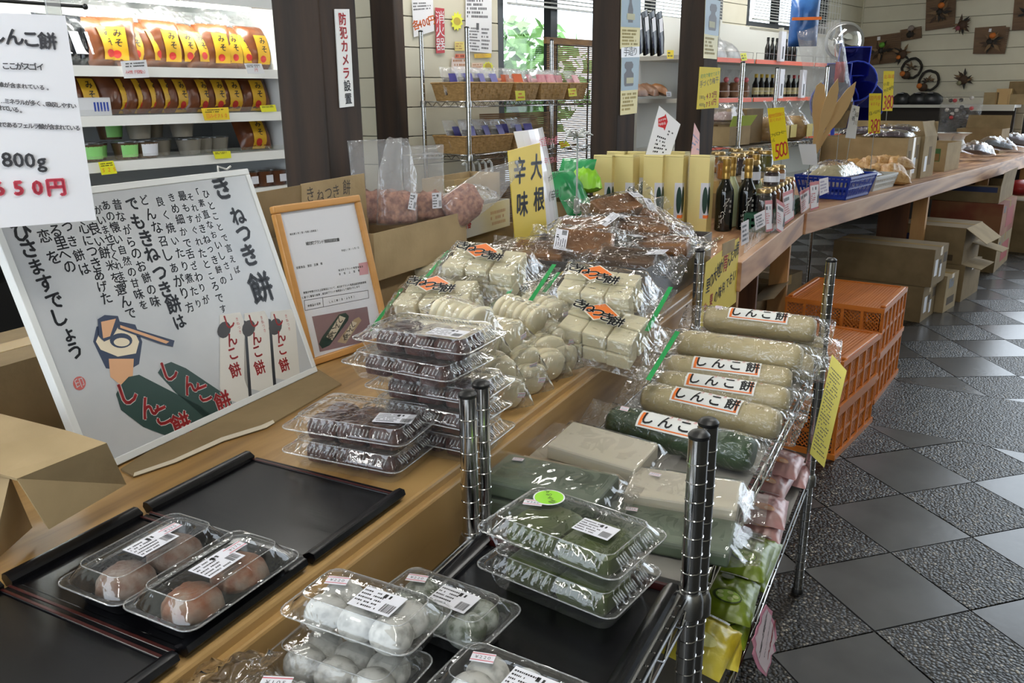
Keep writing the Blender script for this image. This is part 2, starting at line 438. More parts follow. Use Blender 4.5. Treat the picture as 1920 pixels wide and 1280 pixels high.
w3 = struct('window_3', MB().box(1.75, 7.2, .02, .08, .04, .10), M_('dark_window_frame', '#2d2f31', .4), fr(CORN, N2))
for q in (1.75, 3.1, 4.45, 5.8, 7.14): obj('mullion', MB().box(q, q+.06, .02, .08, .1, HI), M_('dark_window_frame', '#2d2f31', .4), w3)
for q in (2.2, 4.9): obj('transom', MB().box(1.75, 7.2, .02, .08, q, q+.06), M_('dark_window_frame', '#2d2f31', .4), w3)
struct('added_clerestory_wall', MB().box(1.65, 1.75, -4.7, .02, 2.92, HI).box(1.65, 7.5, -4.8, -4.7, 2.92, HI), M_('plain_wall', '#cfcab8', .7), fr(CORN, N2))
P2 = LW(.3, 0)
plank_wall('wall_return', P2+N1*-2.6, N1, 2.6, 0, 2.92)
plank_wall('wall_side', P2+N1*-2.55-E1*9.5, E1, 9.6, 0, 2.92, visible=False)
WALLP = M_('plain_wall', '#cfcab8', .7)
# closed right wall; unseen near-wall opening added for frontal daylight
er = CORN+N2*7.5
struct('wall_right', MB().box(0, .1, -11.7, .1, 0, 2.92), WALLP, fr(er, N2))
struct('wall_near', MB().box(-12, .2, -.1, 0, 0, .8).box(-12, .2, -.1, 0, 2.6, 2.92).box(-12, -8, -.1, 0, .8, 2.6).box(-2, .2, -.1, 0, .8, 2.6), WALLP, fr(er-E2*11.6, N2))
CB = M_('ceiling_board', '#c9c6bc', .8)
ce = struct('ceiling', MB().box(-9, 1.7, -13, .3, 2.92, 3.0), CB, fr(CORN, N2))
obj('ceiling_panel', MB().box(1.7, 7.7, -13, -4.75, 2.92, 3.0), CB, ce); obj('ceiling_panel', MB().box(1.6, 7.7, -4.85, .3, HI, HI+.08), CB, ce)
struct('added_high_wall', MB().box(7.5, 7.6, -4.8, .1, 2.92, HI), WALLP, fr(CORN, N2))  # unseen side of the raised bay added for the floor reflections
# windows of the left wall
DARKF = M_('dark_window_frame', '#2d2f31', .4)
GLASS = film('window_glass', (.97, .98, .98), .01, .02, 0, 1, .2, .6)
BLIND = M_('pale_blind_slat', '#b9bab6', .4)
def window(n, t0, t1, z0, z1, mull, blind):
    M = fr(LW(t0, 0), E2); L = t1-t0
    f = MB(); f.box(0, L, .0, .07, z0-.03, z0+.03).box(0, L, .0, .07, z1-.03, z1+.03).box(0, .05, 0, .07, z0, z1).box(L-.05, L, 0, .07, z0, z1)
    w_ = struct(f'window_{n}', f, DARKF, M)
    for m in mull: obj('mullion', MB().box(m-.035, m+.035, 0, .06, z0+.03, z1-.03), DARKF, w_)
    obj('sill', MB().box(-.05, L+.05, -.06, .0, z0-.05, z0-.02), PLANK, w_)
    ms = [0, *mull, L]
    for a, b in zip(ms, ms[1:]): obj('pane', MB().box(a+.03, b-.03, .03, .034, z0+.03, z1-.03), GLASS, w_)
    sb = MB(); z = z1-.05
    while z > blind:
        sb.hexa([(.06, -.045, z-.007), (L-.06, -.045, z-.007), (L-.06, -.02, z+.005), (.06, -.02, z+.005), (.06, -.045, z-.0062), (L-.06, -.045, z-.0062), (L-.06, -.02, z+.0058), (.06, -.02, z+.0058)]); z -= .024
    sb.box(.06, L-.06, -.045, -.02, z-.012, z)
    for a in [L*.03+.05, L*.35, L*.65, L*.97-.05]: sb.box(a, a+.003, -.035, -.032, z, z1)
    obj('blind_slats', sb, BLIND, w_, kind='stuff')
    return w_
window(1, 1.11, 3.94, WZ0, WZ1, [.55, 1.15, 1.75, 2.3], 1.93)
window(2, 4.39, 6.2, 1.95, WZ1, [.62, 1.25], 2.02)
# daylight enters through these openings
def portal(name, P, ex, w, h):
    l = bpy.data.lights.new(name, 'AREA'); l.shape = 'RECTANGLE'; l.size = w; l.size_y = h; l.cycles.is_portal = True
    o = bpy.data.objects.new(name, l); COL.objects.link(o); n = Z.cross(ex)   # points outside
    o.matrix_world = fr(P, ex, n)          # light shines along -z, into the room
portal('window_daylight', LW(2.5, 1.65, -.1), E2, 2.8, 2.2)
portal('window_daylight', LW(5.3, 2.35, -.1), E2, 1.8, .8)
portal('window_daylight', CORN+N2*4.475+E2*.1+Z*2.5, N2, 5.45, 4.9)
portal('window_daylight', er-E2*11.7-N2*5+Z*1.7, -N2, 6, 1.8)
# ---------------------------------------------------------------- lamps
TUBE = emis('fluorescent_tube', '#fffdf8', 29)
HOUS = M_('lamp_housing', '#d8d8d2', .5)
def lamp(P, ex, label):
    t = thing('ceiling_lamp', label, 'lamp', fr(P, ex), 'fluorescent lamps under the ceiling')
    obj('housing', MB().box(-.62, .62, -.09, .09, .03, .08), HOUS, t)
    for s in (-1, 1): obj('tube', MB().tube([(-.59, s*.055, .005), (.59, s*.055, .005)], .016, 8), TUBE, t, smooth=True)
    obj('hanger', MB().bar((-.4, 0, .08), (-.4, 0, .4), .006).bar((.4, 0, .08), (.4, 0, .4), .006), HOUS, t)
for k in range(5):
    for v in ((-1.75, .55) if k < 3 else (-1.75,)): lamp(W1(-2.3+k*1.9, v, 2.5), E1, f"white twin-tube lamp {'behind the pillars' if v < 0 else 'over the wire racks'}, {('first', 'second', 'third', 'fourth', 'fifth')[k]} from the near wall")
for k in range(2):
    lamp(W2(1.6+k*1.9, -1.3, 2.5), E2, f"white twin-tube lamp over the far cartons, {('nearer', 'further')[k]} one")
# ---------------------------------------------------------------- pillars
def pillar(P, ex, a, label, h=2.92):
    o = obj('wooden_pillar', MB().box(0, a, 0, a, 0, h), BEAM, None, fr(P, ex), bevel=.006)
    return tag(o, label, 'pillar', None)
# nearest corner given; x axis N (to the right on its near face)
c1 = Vector((-.2154*2.15, 2.15, 0)); PIL1 = pillar(c1-N1*.15, N1, .15, 'thick dark-stained wooden pillar carrying the security camera notice')
c3 = Vector((.1254*3.9, 3.9, 0)); PIL3 = pillar(c3-N2*.15, N2, .15, 'dark wooden pillar behind the cream boxes with two posters on its side')
c4_ = Vector((.2235*4.5, 4.5, 0)); PIL4 = pillar(c4_-N2*.15, N2, .15, 'dark wooden pillar with the yellow pickled plum price card')
c2 = P2-E1*.05; PIL2 = pillar(c2-N1*.15+E1*.0, N1, .16, 'dark wooden post at the wall corner beside the fire extinguisher sign')
# ---------------------------------------------------------------- counters
OAK = wood('oak_board', '#70522c', '#ae8b57', '#987543', axis='X', scale=2.2, rough=.38, ringy=5, fine=.5)
CEDAR = wood('cedar_board', '#8f6448', '#c9a07a', '#b98c66', axis='X', scale=2.6, rough=.5, ringy=11, fine=.12, along=.16)
STUD = wood('pine_stud', '#a9753f', '#c89a62', axis='Z', scale=3, rough=.6, ringy=5)
STUDD = wood('dark_plank_leg', '#54321f', '#6e4529', axis='Z', scale=3, rough=.6, ringy=5)
VE = -.057
t = thing('oak_counter', 'long oak counter with a thick front board carrying the rice cakes and trays', 'counter', fr(W1(-1.8, VE, 0), E1))
obj('countertop', MB().box(0, 3.6, 0.0, .76, .762, .80), OAK, t, bevel=.005)
obj('front_board', MB().box(0, 3.6, -.012, .018, .60, .785), OAK, t, bevel=.004)
for a in (.1, 1.8, 3.4):
    for b in (.03, .66): obj('leg', MB().box(a, a+.07, b, b+.07, 0, .762), STUD, t)
ub = uv1(B0)[0]
t = thing('cedar_counter', 'knotty cedar counter with its front edge beside the dark juice bottles', 'counter', fr(W1(1.82, VE+.02, 0), E1))
Lb = ub-1.82
tn = math.tan((A2-A1)/2)
obj('countertop', MB().prism([(0, 0.0), (Lb, 0.0), (Lb+.80*tn, .80), (0, .80)], .78, .80), CEDAR, t)
obj('front_board', MB().box(0, Lb, -.02, .012, .70, .803), CEDAR, t, bevel=.003)
for a, mt in ((.12, STUD), (Lb-.13, STUD)): obj('leg', MB().box(a, a+.035, .015, .10, 0, .78), mt, t)
obj('side_panel', MB().box(.66, .69, .05, .60, .0, .78), STUDD, t)
obj('cross_rail', MB().box(.15, Lb-.1, .62, .65, .62, .76), STUDD, t)
t = thing('plywood_counter', 'long pale wooden counter running back towards the wall with cartons on it', 'counter', fr(W2(0, 0, 0), E2))
obj('countertop', MB().prism([(0, 0), (6.6, 0), (6.6, .66), (-.66*tn, .66)], .78, .80), CEDAR, t)
obj('front_board', MB().box(0, 6.6, -.022, .012, .70, .803), CEDAR, t, bevel=.003)
for a in (2.05, 3.6, 5.2): obj('leg', MB().box(a, a+.035, .012, .10, 0, .78), STUD, t)
for a in (2.0, 3.55): obj('side_panel', MB().box(a, a+.03, .11, .30, 0, .78), STUDD, t)
obj('cross_rail', MB().box(0, 6.5, .63, .65, .66, .77), STUDD, t)
# ---------------------------------------------------------------- wire racks
LINER = M_('grey_shelf_liner', '#8b8984', .35)
def wire_rack(name, label, u0, u1, v0, v1, ptop, shelves, liner=(True,), wires=True, frame=W1, ex=E1, near=True, pr=.0127, rings=True):
    P = frame(u0, v0, 0); t = thing(name, label, 'wire rack', fr(P, ex)); L = u1-u0; Wd = v1-v0   # local x along, y = -v (left)
    prof = [(pr, 0)]; z = .05
    while rings and z < ptop-.015:
        prof += [(pr, z-.0012), (pr+.0009, z-.0004), (pr+.0009, z+.0004), (pr, z+.0012)]; z += .0254
    pmesh = mesh('post', MB().lathe(prof+[(pr, ptop-.004)], 16), CHROME, smooth='auto')
    cap = mesh('cap', MB().lathe([(pr, ptop-.004), (pr+.0008, ptop-.003), (pr+.0008, ptop+.001), (pr*.75, ptop+.005), (.002, ptop+.0062)], 14), BLACKP, smooth='auto')
    foot = mesh('foot', MB().lathe([(.016, 0), (.016, .008), (.009, .02)], 12), BLACKP, smooth='auto')
    smesh = mesh('sleeve', MB().lathe([(pr+.006, -.028), (pr+.0055, -.004), (pr+.002, .006)], 14), CHROMED, smooth='auto')
    for x in (0, L):
        for y in (0, -Wd):
            m = Matrix.Translation((x, y, 0)); p = obj('post', pmesh, None, t, m)
            obj('cap', cap, None, p); obj('foot', foot, None, p); [obj('sleeve', smesh, None, p, Matrix.Translation((0, 0, zs))) for zs in shelves]# zs in shelves: obj('sleeve', smesh, None, p, Matrix.Translation((0, 0, zs)))
    for zs in shelves:
        rr = .003
        sh = obj('shelf', MB().bar((0, 0, zs), (L, 0, zs), rr), CHROME, t, smooth=True)
        f = MB()
        for y in (0, -Wd):
            for zz in (zs, zs-.028):
                if (y, zz) != (0, zs): obj('rail', MB().bar((0, y, zz), (L, y, zz), rr), CHROME, sh, smooth=True)
            n = max(2, int(L/.035)); pts = [(L*i/n, y, zs if i % 2 else zs-.028) for i in range(n+1)]
            f.tube(pts, .0018, 5)
        for x in (0, L):
            for zz in (zs, zs-.028): obj('rail', MB().bar((x, 0, zz), (x, -Wd, zz), rr), CHROME, sh, smooth=True)
            n = max(2, int(Wd/.035)); pts = [(x, -Wd*i/n, zs if i % 2 else zs-.028) for i in range(n+1)]
            f.tube(pts, .0018, 5)
        obj('truss', f, CHROME, sh, kind='stuff')
        if wires:
            wv = MB(); n = int(L/.026)
            for i in range(1, n): wv.bar((L*i/n, 0, zs-.003), (L*i/n, -Wd, zs-.003), .0014, 5)
            obj('wires', wv, CHROME, sh, kind='stuff')
        if liner[0]: obj('liner', MB().box(.012, L-.012, -Wd+.008, -.008, zs+.0022, zs+.004), LINER, sh)
    return t
SZN, SZF = .725, .700
LOWN = .40
wire_rack('wire_rack', 'chrome wire rack nearest the camera holding the lacquer tray of daifuku packs', -.955, -.045, .004, .333, .95, [LOWN-.0, SZN])
wire_rack('wire_rack', 'long chrome wire rack along the oak counter holding rolls of shinko rice cake', 0, 1.19, 0, .333, .95, [.36, SZF])
# ================================================================ foreground, on the oak counter
TZ = .80
# ---- hanging price sheet, clip and rod
ex = Vector((math.sin(math.radians(56)), math.cos(math.radians(56)), 0))
d = ray(180, 412); BRp = CO+d*1.17
d = ray(130, 30); TRz = (CO+d*(math.hypot(BRp.x, BRp.y)/math.hypot(d.x, d.y))).z
S, w, h = sheet('price_sheet', 'white laminated sheet with 800g and red price hung top left', 'sign', [BRp-ex*.212, BRp, Vector((BRp.x, BRp.y, TRz)), Vector((BRp.x, BRp.y, TRz))-ex*.212], PAPERG, curl=lambda a, b: .004*math.sin(a*2.5)+.006*b*b*(a-.5), nx=8, ny=8)
def L(s, x0, y0, x1, y1, size):
    a = onpl(S, x0, y0); b = onpl(S, x1, y1); return (s, a[0], a[1], b[0], b[1], size)
write(S, [L('しんこ餅', -6, 66, 88, 78, .0225)], GREYINK, z=.007, bold=.045)
write(S, [L('ここがスゴイ', 10, 124, 74, 126, .0098), L('繊維が含まれている。', -10, 158, 88, 165, .0068), L('…ミネラルが多く、吸収しやすい', 2, 189, 137, 199, .0072), L('されている。', -6, 201, 38, 207, .0072), L('酸であるフェルラ酸が含まれている', -4, 233, 144, 240, .0073)], GREYINK, z=.007, bold=.035)
write(S, [L('800g', 12, 298, 76, 300, .026)], GREYINK, z=.007, bold=.03)
write(S, [L('¥650円', -40, 352, 104, 350, .0255)], PINKRED, z=.007, bold=.06)
t = thing('sign_rod', 'black rod with a ball end holding the clear clip top left', 'rod', fr(CO+ray(98, 4)*1.155, ex))
obj('rod', MB().bar((-.25, 0, .004), (.040, 0, -.004), .0025, 8).ball((.041, 0, -.004), .0042, .0042, .0042, 10, 8), BLACKP, t, smooth=True)
cl = MB(); cl.box(-.010, .010, -.004, .004, -.020, .006)
obj('clip', cl, film('clip_plastic', (.8, .8, .78), .25, .1, 0), t, bevel=.002)
# ---- leaning picture board
BB = [Vector((-.636, 1.135, .8045)), Vector((-.405, 1.63, .8045)), Vector((-.527, 1.687, 1.2165)), Vector((-.758, 1.192, 1.2165))]
BWHITE = M_('board_print', '#bfc0c1', .28, col2='#a9acb0', nscale=5, lo=.3, hi=.7, coat=.25, detail=5)
ALU = M_('white_aluminium', '#d9dad8', .35)
BT = thing('picture_board', 'large framed board of brushed Japanese text advertising pounded rice cake', 'board', fr(BB[0], BB[1]-BB[0], (BB[1]-BB[0]).cross(BB[3]-BB[0])))
bw = (BB[1]-BB[0]).length; bh = (BB[3]-BB[0]).length; fw = .012
panel = obj('panel', MB().box(fw, bw-fw, fw, bh-fw, -.012, -.002), BWHITE, BT)
for a, b, c_, d_ in ((0, bw, 0, fw), (0, bw, bh-fw, bh), (0, fw, fw, bh-fw), (bw-fw, bw, fw, bh-fw)): obj('frame_rail', MB().box(a, b, c_, d_, -.018, 0), ALU, BT, bevel=.001, seg=1)
def bl(x, y): M = BT.matrix_world; q = M.inverted() @ pp(x, y, M.translation, M.col[2].to_3d()); return q.x, q.y
def z5(s, a, b, c_, d_, size):      # coordinates read at 3.2x from the photograph at (0,300)
    p = bl(a/3.2, 300+b/3.2); q = bl(c_/3.2, 300+d_/3.2); return (s, p[0], p[1], q[0], q[1], size)
zt = -.0016
write(panel, [z5('き', 1340, 170, 1340, 170, .047), z5('ね', 1430, 340, 1430, 340, .044), z5('つ', 1470, 440, 1470, 440, .043), z5('き', 1500, 570, 1500, 570, .045), z5('餅', 1575, 770, 1575, 770, .058)], INKB, z=zt, bold=.05, jit=.6)
write(panel, [z5('ひとことで言えば', 1245, 205, 1425, 655, .0165), z5('「素直なおいしさ」', 1192, 195, 1385, 695, .0165), z5('それがきねつき餅の', 1145, 220, 1340, 720, .0165), z5('最もすぐれたところです', 1095, 215, 1345, 890, .0175), z5('きめ細かで舌ざわりが', 1035, 220, 1240, 835, .019),
              z5('良く焼いたり煮たり', 970, 250, 1195, 860, .0185), z5('どんな召しあがり方', 875, 240, 1140, 880, .022), z5('昔ながらのお餅の味', 705, 265, 935, 850, .020), z5('あの懐い自然の甘味を', 640, 270, 865, 865, .0185), z5('がいませてくれます', 598, 300, 750, 745, .017), z5('良い餅米を選んで', 570, 410, 790, 915, .020),
              z5('心につきあげた', 510, 405, 640, 830, .021), z5('つき餅は', 410, 400, 510, 650, .019), z5('る里への', 340, 420, 425, 640, .021), z5('恋を', 268, 455, 320, 585, .024)], INKB, z=zt, bold=.022, jit=.7)
write(panel, [z5('でもきねつき餅は', 790, 260, 1080, 970, .029), z5('ひさますでしょう', 140, 430, 455, 1140, .030)], INKB, z=zt, bold=.04, jit=.7)
def polyp(par, pts, mat, z, name='print', scale=None):
    return obj(name, MB().poly([bl(*q) for q in pts], z), mat, par)
def blob(cx, cy, rx, ry, n=20, a=0): return [(cx+rx*math.cos(2*PI*i/n)*math.cos(a)-ry*math.sin(2*PI*i/n)*math.sin(a), cy+rx*math.cos(2*PI*i/n)*math.sin(a)+ry*math.sin(2*PI*i/n)*math.cos(a)) for i in range(n)]
NAVY = M_('navy_brush', '#24304a', .4); TAN = M_('tan_paint', '#cf9d74', .5); CREAM = M_('cream_paint', '#dccdb2', .5); GREENP = M_('printed_green', '#1f3b35', .35)
polyp(panel, [(176, 640), (182, 612), (215, 600), (255, 608), (268, 640), (262, 682), (240, 695), (200, 690)], NAVY, -.0017)
polyp(panel, [(181, 640), (190, 618), (222, 607), (250, 615), (262, 640), (256, 662), (222, 668), (190, 655)], CREAM, -.0015)
polyp(panel, [(205, 672), (252, 672), (250, 706), (262, 715), (236, 728), (208, 706)], TAN, -.0015)
polyp(panel, blob(228, 638, 21, 14), NAVY, -.0013); polyp(panel, blob(229, 641, 15, 8), CREAM, -.0011)
polyp(panel, [(184, 598), (197, 590), (222, 592), (226, 605), (210, 634), (196, 640), (186, 630)], NAVY, -.0010)
polyp(panel, [(190, 603), (218, 597), (207, 630), (194, 634)], TAN, -.0008)
polyp(panel, [(222, 606), (328, 638), (325, 650), (300, 644), (222, 616)], NAVY, -.0010); polyp(panel, [(226, 609), (318, 640), (312, 644), (226, 614)], TAN, -.0008)
for q in ([(219, 738), (227, 722), (242, 706), (262, 702), (375, 760), (415, 790), (400, 800), (356, 800), (314, 817), (270, 800), (228, 768)], [(297, 698), (306, 684), (322, 678), (350, 690), (432, 745), (436, 756), (392, 780), (384, 782), (330, 735)]): polyp(panel, q, GREENP, -.0014)
WPK = M_('white_pack_print', '#cfcbc3', .35)
for k, (x, sh) in enumerate(((413, 0), (459, -3), (509, -6))):
    polyp(panel, [(x, 590+sh), (x+38, 585+sh), (x+45, 600+sh), (x+54, 742-k*20), (x+44, 757-k*21), (x+6, 746-k*19), (x, 725-k*16)], WPK, -.0013)
    if k < 2: polyp(panel, [(x+45, 600+sh), (x+50, 602+sh), (x+60, 745-k*20), (x+54, 742-k*20)], INKB, -.0012)
    polyp(panel, blob(x+8, 618+sh, 12, 16, 14, .3), M_('dark_photo_bean', '#2a2422', .4), -.0011)
def zb(s, pts, size):                # explicit characters
    out = []
    for ch, (x, y) in zip(s, pts): p = bl(x, y); out.append((ch, p[0], p[1], p[0], p[1], size))
    return out
REDB = M_('red_brush', '#b02a2c', .4)
for k, x in enumerate((432, 478, 524)):
    write(panel, zb('しんこ餅', [(x-1, 602-k*2), (x+3, 636-k*3), (x+6, 662-k*4), (x+9, 694-k*5)], .028), REDB, z=-.0009, bold=.03, jit=.3)
    write(panel, zb('きねつき', [(x+13, 598-k*3), (x+15, 606-k*3), (x+17, 614-k*3), (x+19, 622-k*3)], .0075), REDB, z=-.0009)
for ox, oy, sc in ((0, 0, 1), (78, -42, .95)):
    pts = [(241+ox, 736+oy), (280+ox, 762+oy), (306+ox, 778+oy), (340+ox, 795+oy)]
    write(panel, zb('しんこ餅', pts, .040*sc), M_('letter_outline', '#b9bcb8', .4), z=-.0010, bold=.075, jit=.2)
    write(panel, zb('しんこ餅', pts, .040*sc), REDB, z=-.0008, bold=.035, jit=.2)
polyp(panel, blob(150, 718, 12, 13), M_('red_seal', '#b4544f', .5), -.0015); write(panel, zb('印', [(150, 718)], .017), BWHITE, z=-.0012)
tg = obj('hanging_loop', MB().tube([BT.matrix_world.inverted() @ CO+Vector((0, 0, 0))]*0 or [(bw*.86, bh-.002, -.006), (bw*.875, bh+.012, -.01), (bw*.91, bh+.004, -.008), (bw*.94, bh+.010, -.012)], .002, 6), M_('clear_cord', '#b9b6b0', .3), BT, smooth=True)
# ---- cardboard underlay below the board
c_ = [px(226, 880, .802), px(250, 893, .802), px(330, 866, .802), px(420, 826, .802), px(500, 801, .802), px(515, 792, .802), px(640, 720, .802), px(560, 670, .802)]
mb = MB(); mb.prism([(q.x, q.y) for q in c_], .8002, .8032)
o = obj('cardboard_underlay', mb, CARD2, None); tag(o, 'brown cardboard sheet with a torn pale edge lying under the picture board', 'cardboard')
torn = [px(x, y, .8035) for x, y in ((250, 893), (330, 866), (420, 826), (500, 801), (515, 792), (512, 787), (490, 797), (415, 820), (325, 861), (252, 886))]
obj('torn_edge', MB().prism([(q.x, q.y) for q in torn], .8030, .8038), M_('torn_liner', '#cfc4ae', .8), o)
# ---- framed certificate
lean = Vector((-.064, .047, .335)); cb = [Vector((-.430, 1.668, .8015)), Vector((-.285, 1.865, .8015))]
ct = thing('certificate_frame', 'framed certificate with a red seal in a light wood frame', 'picture frame', fr(cb[0], cb[1]-cb[0], (cb[1]-cb[0]).cross(lean)))
cw = (cb[1]-cb[0]).length; chh = lean.length
FWOOD = wood('light_oak_frame', '#b98445', '#cf9c5d', axis='X', scale=3, rough=.35, ringy=4)
fw = .016
for a, b, e_, g_ in ((0, cw, 0, fw), (0, cw, chh-fw, chh), (0, fw, fw, chh-fw), (cw-fw, cw, fw, chh-fw)): obj('frame_rail', MB().box(a, b, e_, g_, -.012, .004), FWOOD, ct, bevel=.003)
cp = obj('certificate', MB().box(fw*.6, cw-fw*.6, fw*.6, chh-fw*.6, -.008, -.004), M_('certificate_paper', '#ececf2', .6), ct)
def cl_(x, y): M = ct.matrix_world; q = M.inverted() @ pp(x, y, M.translation, M.col[2].to_3d()); return q.x, q.y
def cz(s, a, b, e_, g_, size):       # read at 3.2x from (450,250)
    p = cl_(450+a/3.2, 250+b/3.2); q = cl_(450+e_/3.2, 250+g_/3.2); return (s, p[0], p[1], q[0], q[1], size)
write(cp, [cz('城北町ブランド推奨品認定書', 410, 660, 595, 636, .0085), cz('城北第2号（第1号第2回商品）', 310, 604, 470, 580, .0048), cz('平成21年10月1日', 620, 702, 716, 684, .0052), cz('会星食品 里田 正廣 様', 350, 805, 495, 780, .0058), cz('城北町ブランド推奨協議会', 602, 820, 740, 797, .0052), cz('会 長 上 里 野', 605, 843, 720, 822, .0055),
           cz('貴殿が申請された上記商品について、城北町ブランド推奨品認定制度要綱', 392, 955, 758, 892, .0052), cz('に基づく審査の結果、城北町ブランド推奨品として認定いたします', 384, 985, 720, 918, .0052), cz('申請品の名称', 418, 1034, 484, 1020, .0055), cz('しんこ餅（白・よもぎ）', 545, 1010, 690, 978, .0055)], INK, z=-.0036, bold=.02)
def cpoly(pts, mat, z): return obj('print', MB().poly([cl_(450+a/3.2, 250+b/3.2) for a, b in pts], z), mat, cp)
cpoly([(718, 778), (772, 768), (778, 842), (724, 850)], M_('pink_seal', '#d59aa2', .6), -.0037)
for q in ([(390, 1000), (775, 938), (776, 941), (391, 1003)], [(396, 1060), (778, 985), (779, 988), (397, 1063)], [(390, 1000), (393, 1000), (399, 1062), (396, 1062)], [(500, 982), (503, 981), (509, 1040), (506, 1041)], [(773, 938), (776, 938), (781, 987), (778, 988)]): cpoly(q, GREYINK, -.0037)
cpoly([(438, 1098), (770, 1038), (800, 1240), (486, 1310)], M_('certificate_photo', '#8d6f72', .5), -.0037)
cpoly([(480, 1262), (500, 1220), (600, 1085), (640, 1075), (660, 1095), (655, 1120), (545, 1270), (500, 1290)], GREENP, -.0036)
cpoly([(590, 1250), (690, 1115), (720, 1100), (735, 1120), (640, 1260)], M_('photo_tan', '#b49b78', .5), -.0036)
cpoly([(525, 1220), (605, 1092), (640, 1105), (560, 1240)], M_('photo_label', '#d8cbb2', .5), -.0035); cpoly([(622, 1230), (680, 1125), (708, 1135), (655, 1236)], M_('photo_label', '#d8cbb2', .5), -.0035)
write(cp, [cz('しんこ餅', 610, 1115, 548, 1215, .017), cz('しんこ餅', 686, 1145, 640, 1222, .015)], INK, z=-.0033, bold=.02)
obj('glazing', MB().box(fw*.7, cw-fw*.7, fw*.7, chh-fw*.7, -.0028, -.0020), film('frame_acrylic', (.99, .99, .99), .002, .03, .12, 14, .28, .9), ct)
# ---- cartons behind
FLAP = CARD
def vquad(v, pts): return [pp(x, y, W1(0, v, 0), N1) for x, y in pts]
def carton(name, label, P, ex, lx, ly, hz, mat=CARD, open_=True, th=.004, flaps=(), group=None, lidgap=True, M=None):
    """corrugated carton: bottom, four walls, flaps (side, length, angle) or closed top"""
    t = thing(name, label, 'carton', M if M is not None else fr(P, ex), group)
    obj('wall', MB().box(0, lx, 0, th, 0, hz), mat, t); obj('wall', MB().box(0, lx, ly-th, ly, 0, hz), mat, t)
    obj('wall', MB().box(0, th, th, ly-th, 0, hz), mat, t); obj('wall', MB().box(lx-th, lx, th, ly-th, 0, hz), mat, t)
    obj('bottom', MB().box(th, lx-th, th, ly-th, 0, th), mat, t)
    if not open_:
        g_ = .0015
        obj('top_flap', MB().box(0, lx, 0, ly/2-g_, hz, hz+th), mat, t); obj('top_flap', MB().box(0, lx, ly/2+g_, ly, hz, hz+th), mat, t)
        obj('tape', MB().box(-.0006, lx+.0006, ly/2-.025, ly/2+.025, hz-.05, hz+th+.0006), M_('parcel_tape', '#b89a68', .25), t) if lidgap else None
    for side, fl, ang in flaps:        # 0 front(y=0) 1 right 2 back 3 left; ang from upright, + outwards
        m = MB(); ca, sa = math.cos(ang), math.sin(ang)
        if side in (0, 2):
            y0 = 0 if side == 0 else ly; s_ = -1 if side == 0 else 1
            m.hexa([(.002, y0, hz), (lx-.002, y0, hz), (lx-.002, y0-s_*th, hz), (.002, y0-s_*th, hz), (.006, y0+s_*fl*sa, hz+fl*ca), (lx-.006, y0+s_*fl*sa, hz+fl*ca), (lx-.006, y0+s_*fl*sa-s_*th, hz+fl*ca), (.006, y0+s_*fl*sa-s_*th, hz+fl*ca)])
        else:
            x0 = lx if side == 1 else 0; s_ = 1 if side == 1 else -1
            m.hexa([(x0, .002, hz), (x0, ly-.002, hz), (x0-s_*th, ly-.002, hz), (x0-s_*th, .002, hz), (x0+s_*fl*sa, .006, hz+fl*ca), (x0+s_*fl*sa, ly-.006, hz+fl*ca), (x0+s_*fl*sa-s_*th, ly-.006, hz+fl*ca), (x0+s_*fl*sa-s_*th, .006, hz+fl*ca)])
        obj('flap', m, mat, t)
    return t
# carton with handwritten flap behind the certificate
ca = carton('carton', 'brown carton with kinetsuki mochi handwritten on its raised flap behind the certificate', W1(.30, -.72, .80), E1, .40, .12, .26, CARD, True, flaps=((3, .06, .3),))
fl_, w, h = sheet('flap', None, None, vquad(-.722, [(566, 470), (692, 452), (683, 325), (566, 345)]), CARD, th=.004, parent=ca)
write(fl_, [(s_, *onpl(fl_, x, y), *onpl(fl_, x, y), .036) for s_, x, y in (('き', 582, 366), ('ね', 600, 368), ('つ', 616, 362), ('き', 630, 360), ('餅', 650, 352))], M_('marker_ink', '#3a3128', .6), bold=-.005, jit=.5, aspect=.8)
fl2, w, h = sheet('flap', None, None, vquad(-.724, [(478, 470), (562, 455), (566, 347), (476, 362)]), CARD2, th=.004, parent=ca)
# large carton on the counter's left with folded flaps
ca = thing('carton', 'open brown carton at the left edge with its flaps folded down beside the board', 'carton', fr(W1(-.52, -.50, .80), E1))
Mi = ca.matrix_world.inverted()
def flap_px(par, pts, mat, th=.0035):
    """a bent flap: rows of 3-D points (left,right) from hinge to tip"""
    mb = MB(); n = len(pts)
    P = [[Mi @ q for q in row] for row in pts]
    for k in range(n-1):
        a, b = P[k], P[k+1]; nn = (a[1]-a[0]).cross(b[0]-a[0]).normalized()*th
        mb.hexa([a[0], a[1], b[1], b[0], a[0]+nn, a[1]+nn, b[1]+nn, b[0]+nn])
    return obj('flap', mb, mat, par)
flap_px(ca, [(px(-150, 860, .95), px(-40, 765, .955)), (px(0, 888, .925), px(130, 808, .935)), (px(32, 897, .918), px(200, 830, .922)), (px(92, 992, .838), px(237, 908, .838))], CARD)
flap_px(ca, [(px(-120, 880, .93), px(-40, 880, .93)), (px(-60, 900, .915), px(18, 898, .915)), (px(-20, 1060, .815), px(58, 990, .815))], CARD)
obj('wall', MB().box(-.35, .12, .02, .024, 0, .12), CARD2, ca); obj('wall', MB().box(-.35, .12, .38, .384, 0, .14), CARD2, ca); obj('wall', MB().box(.116, .12, .024, .38, 0, .13), CARD2, ca); obj('bottom', MB().box(-.35, .116, .024, .38, 0, .004), CARD2, ca)
# brown carton standing behind the board, far left
carton('carton', 'dark brown carton standing in the shade behind the picture board', W1(-.42, -.74, .80), E1, .34, .2, .14, CARD2, False)
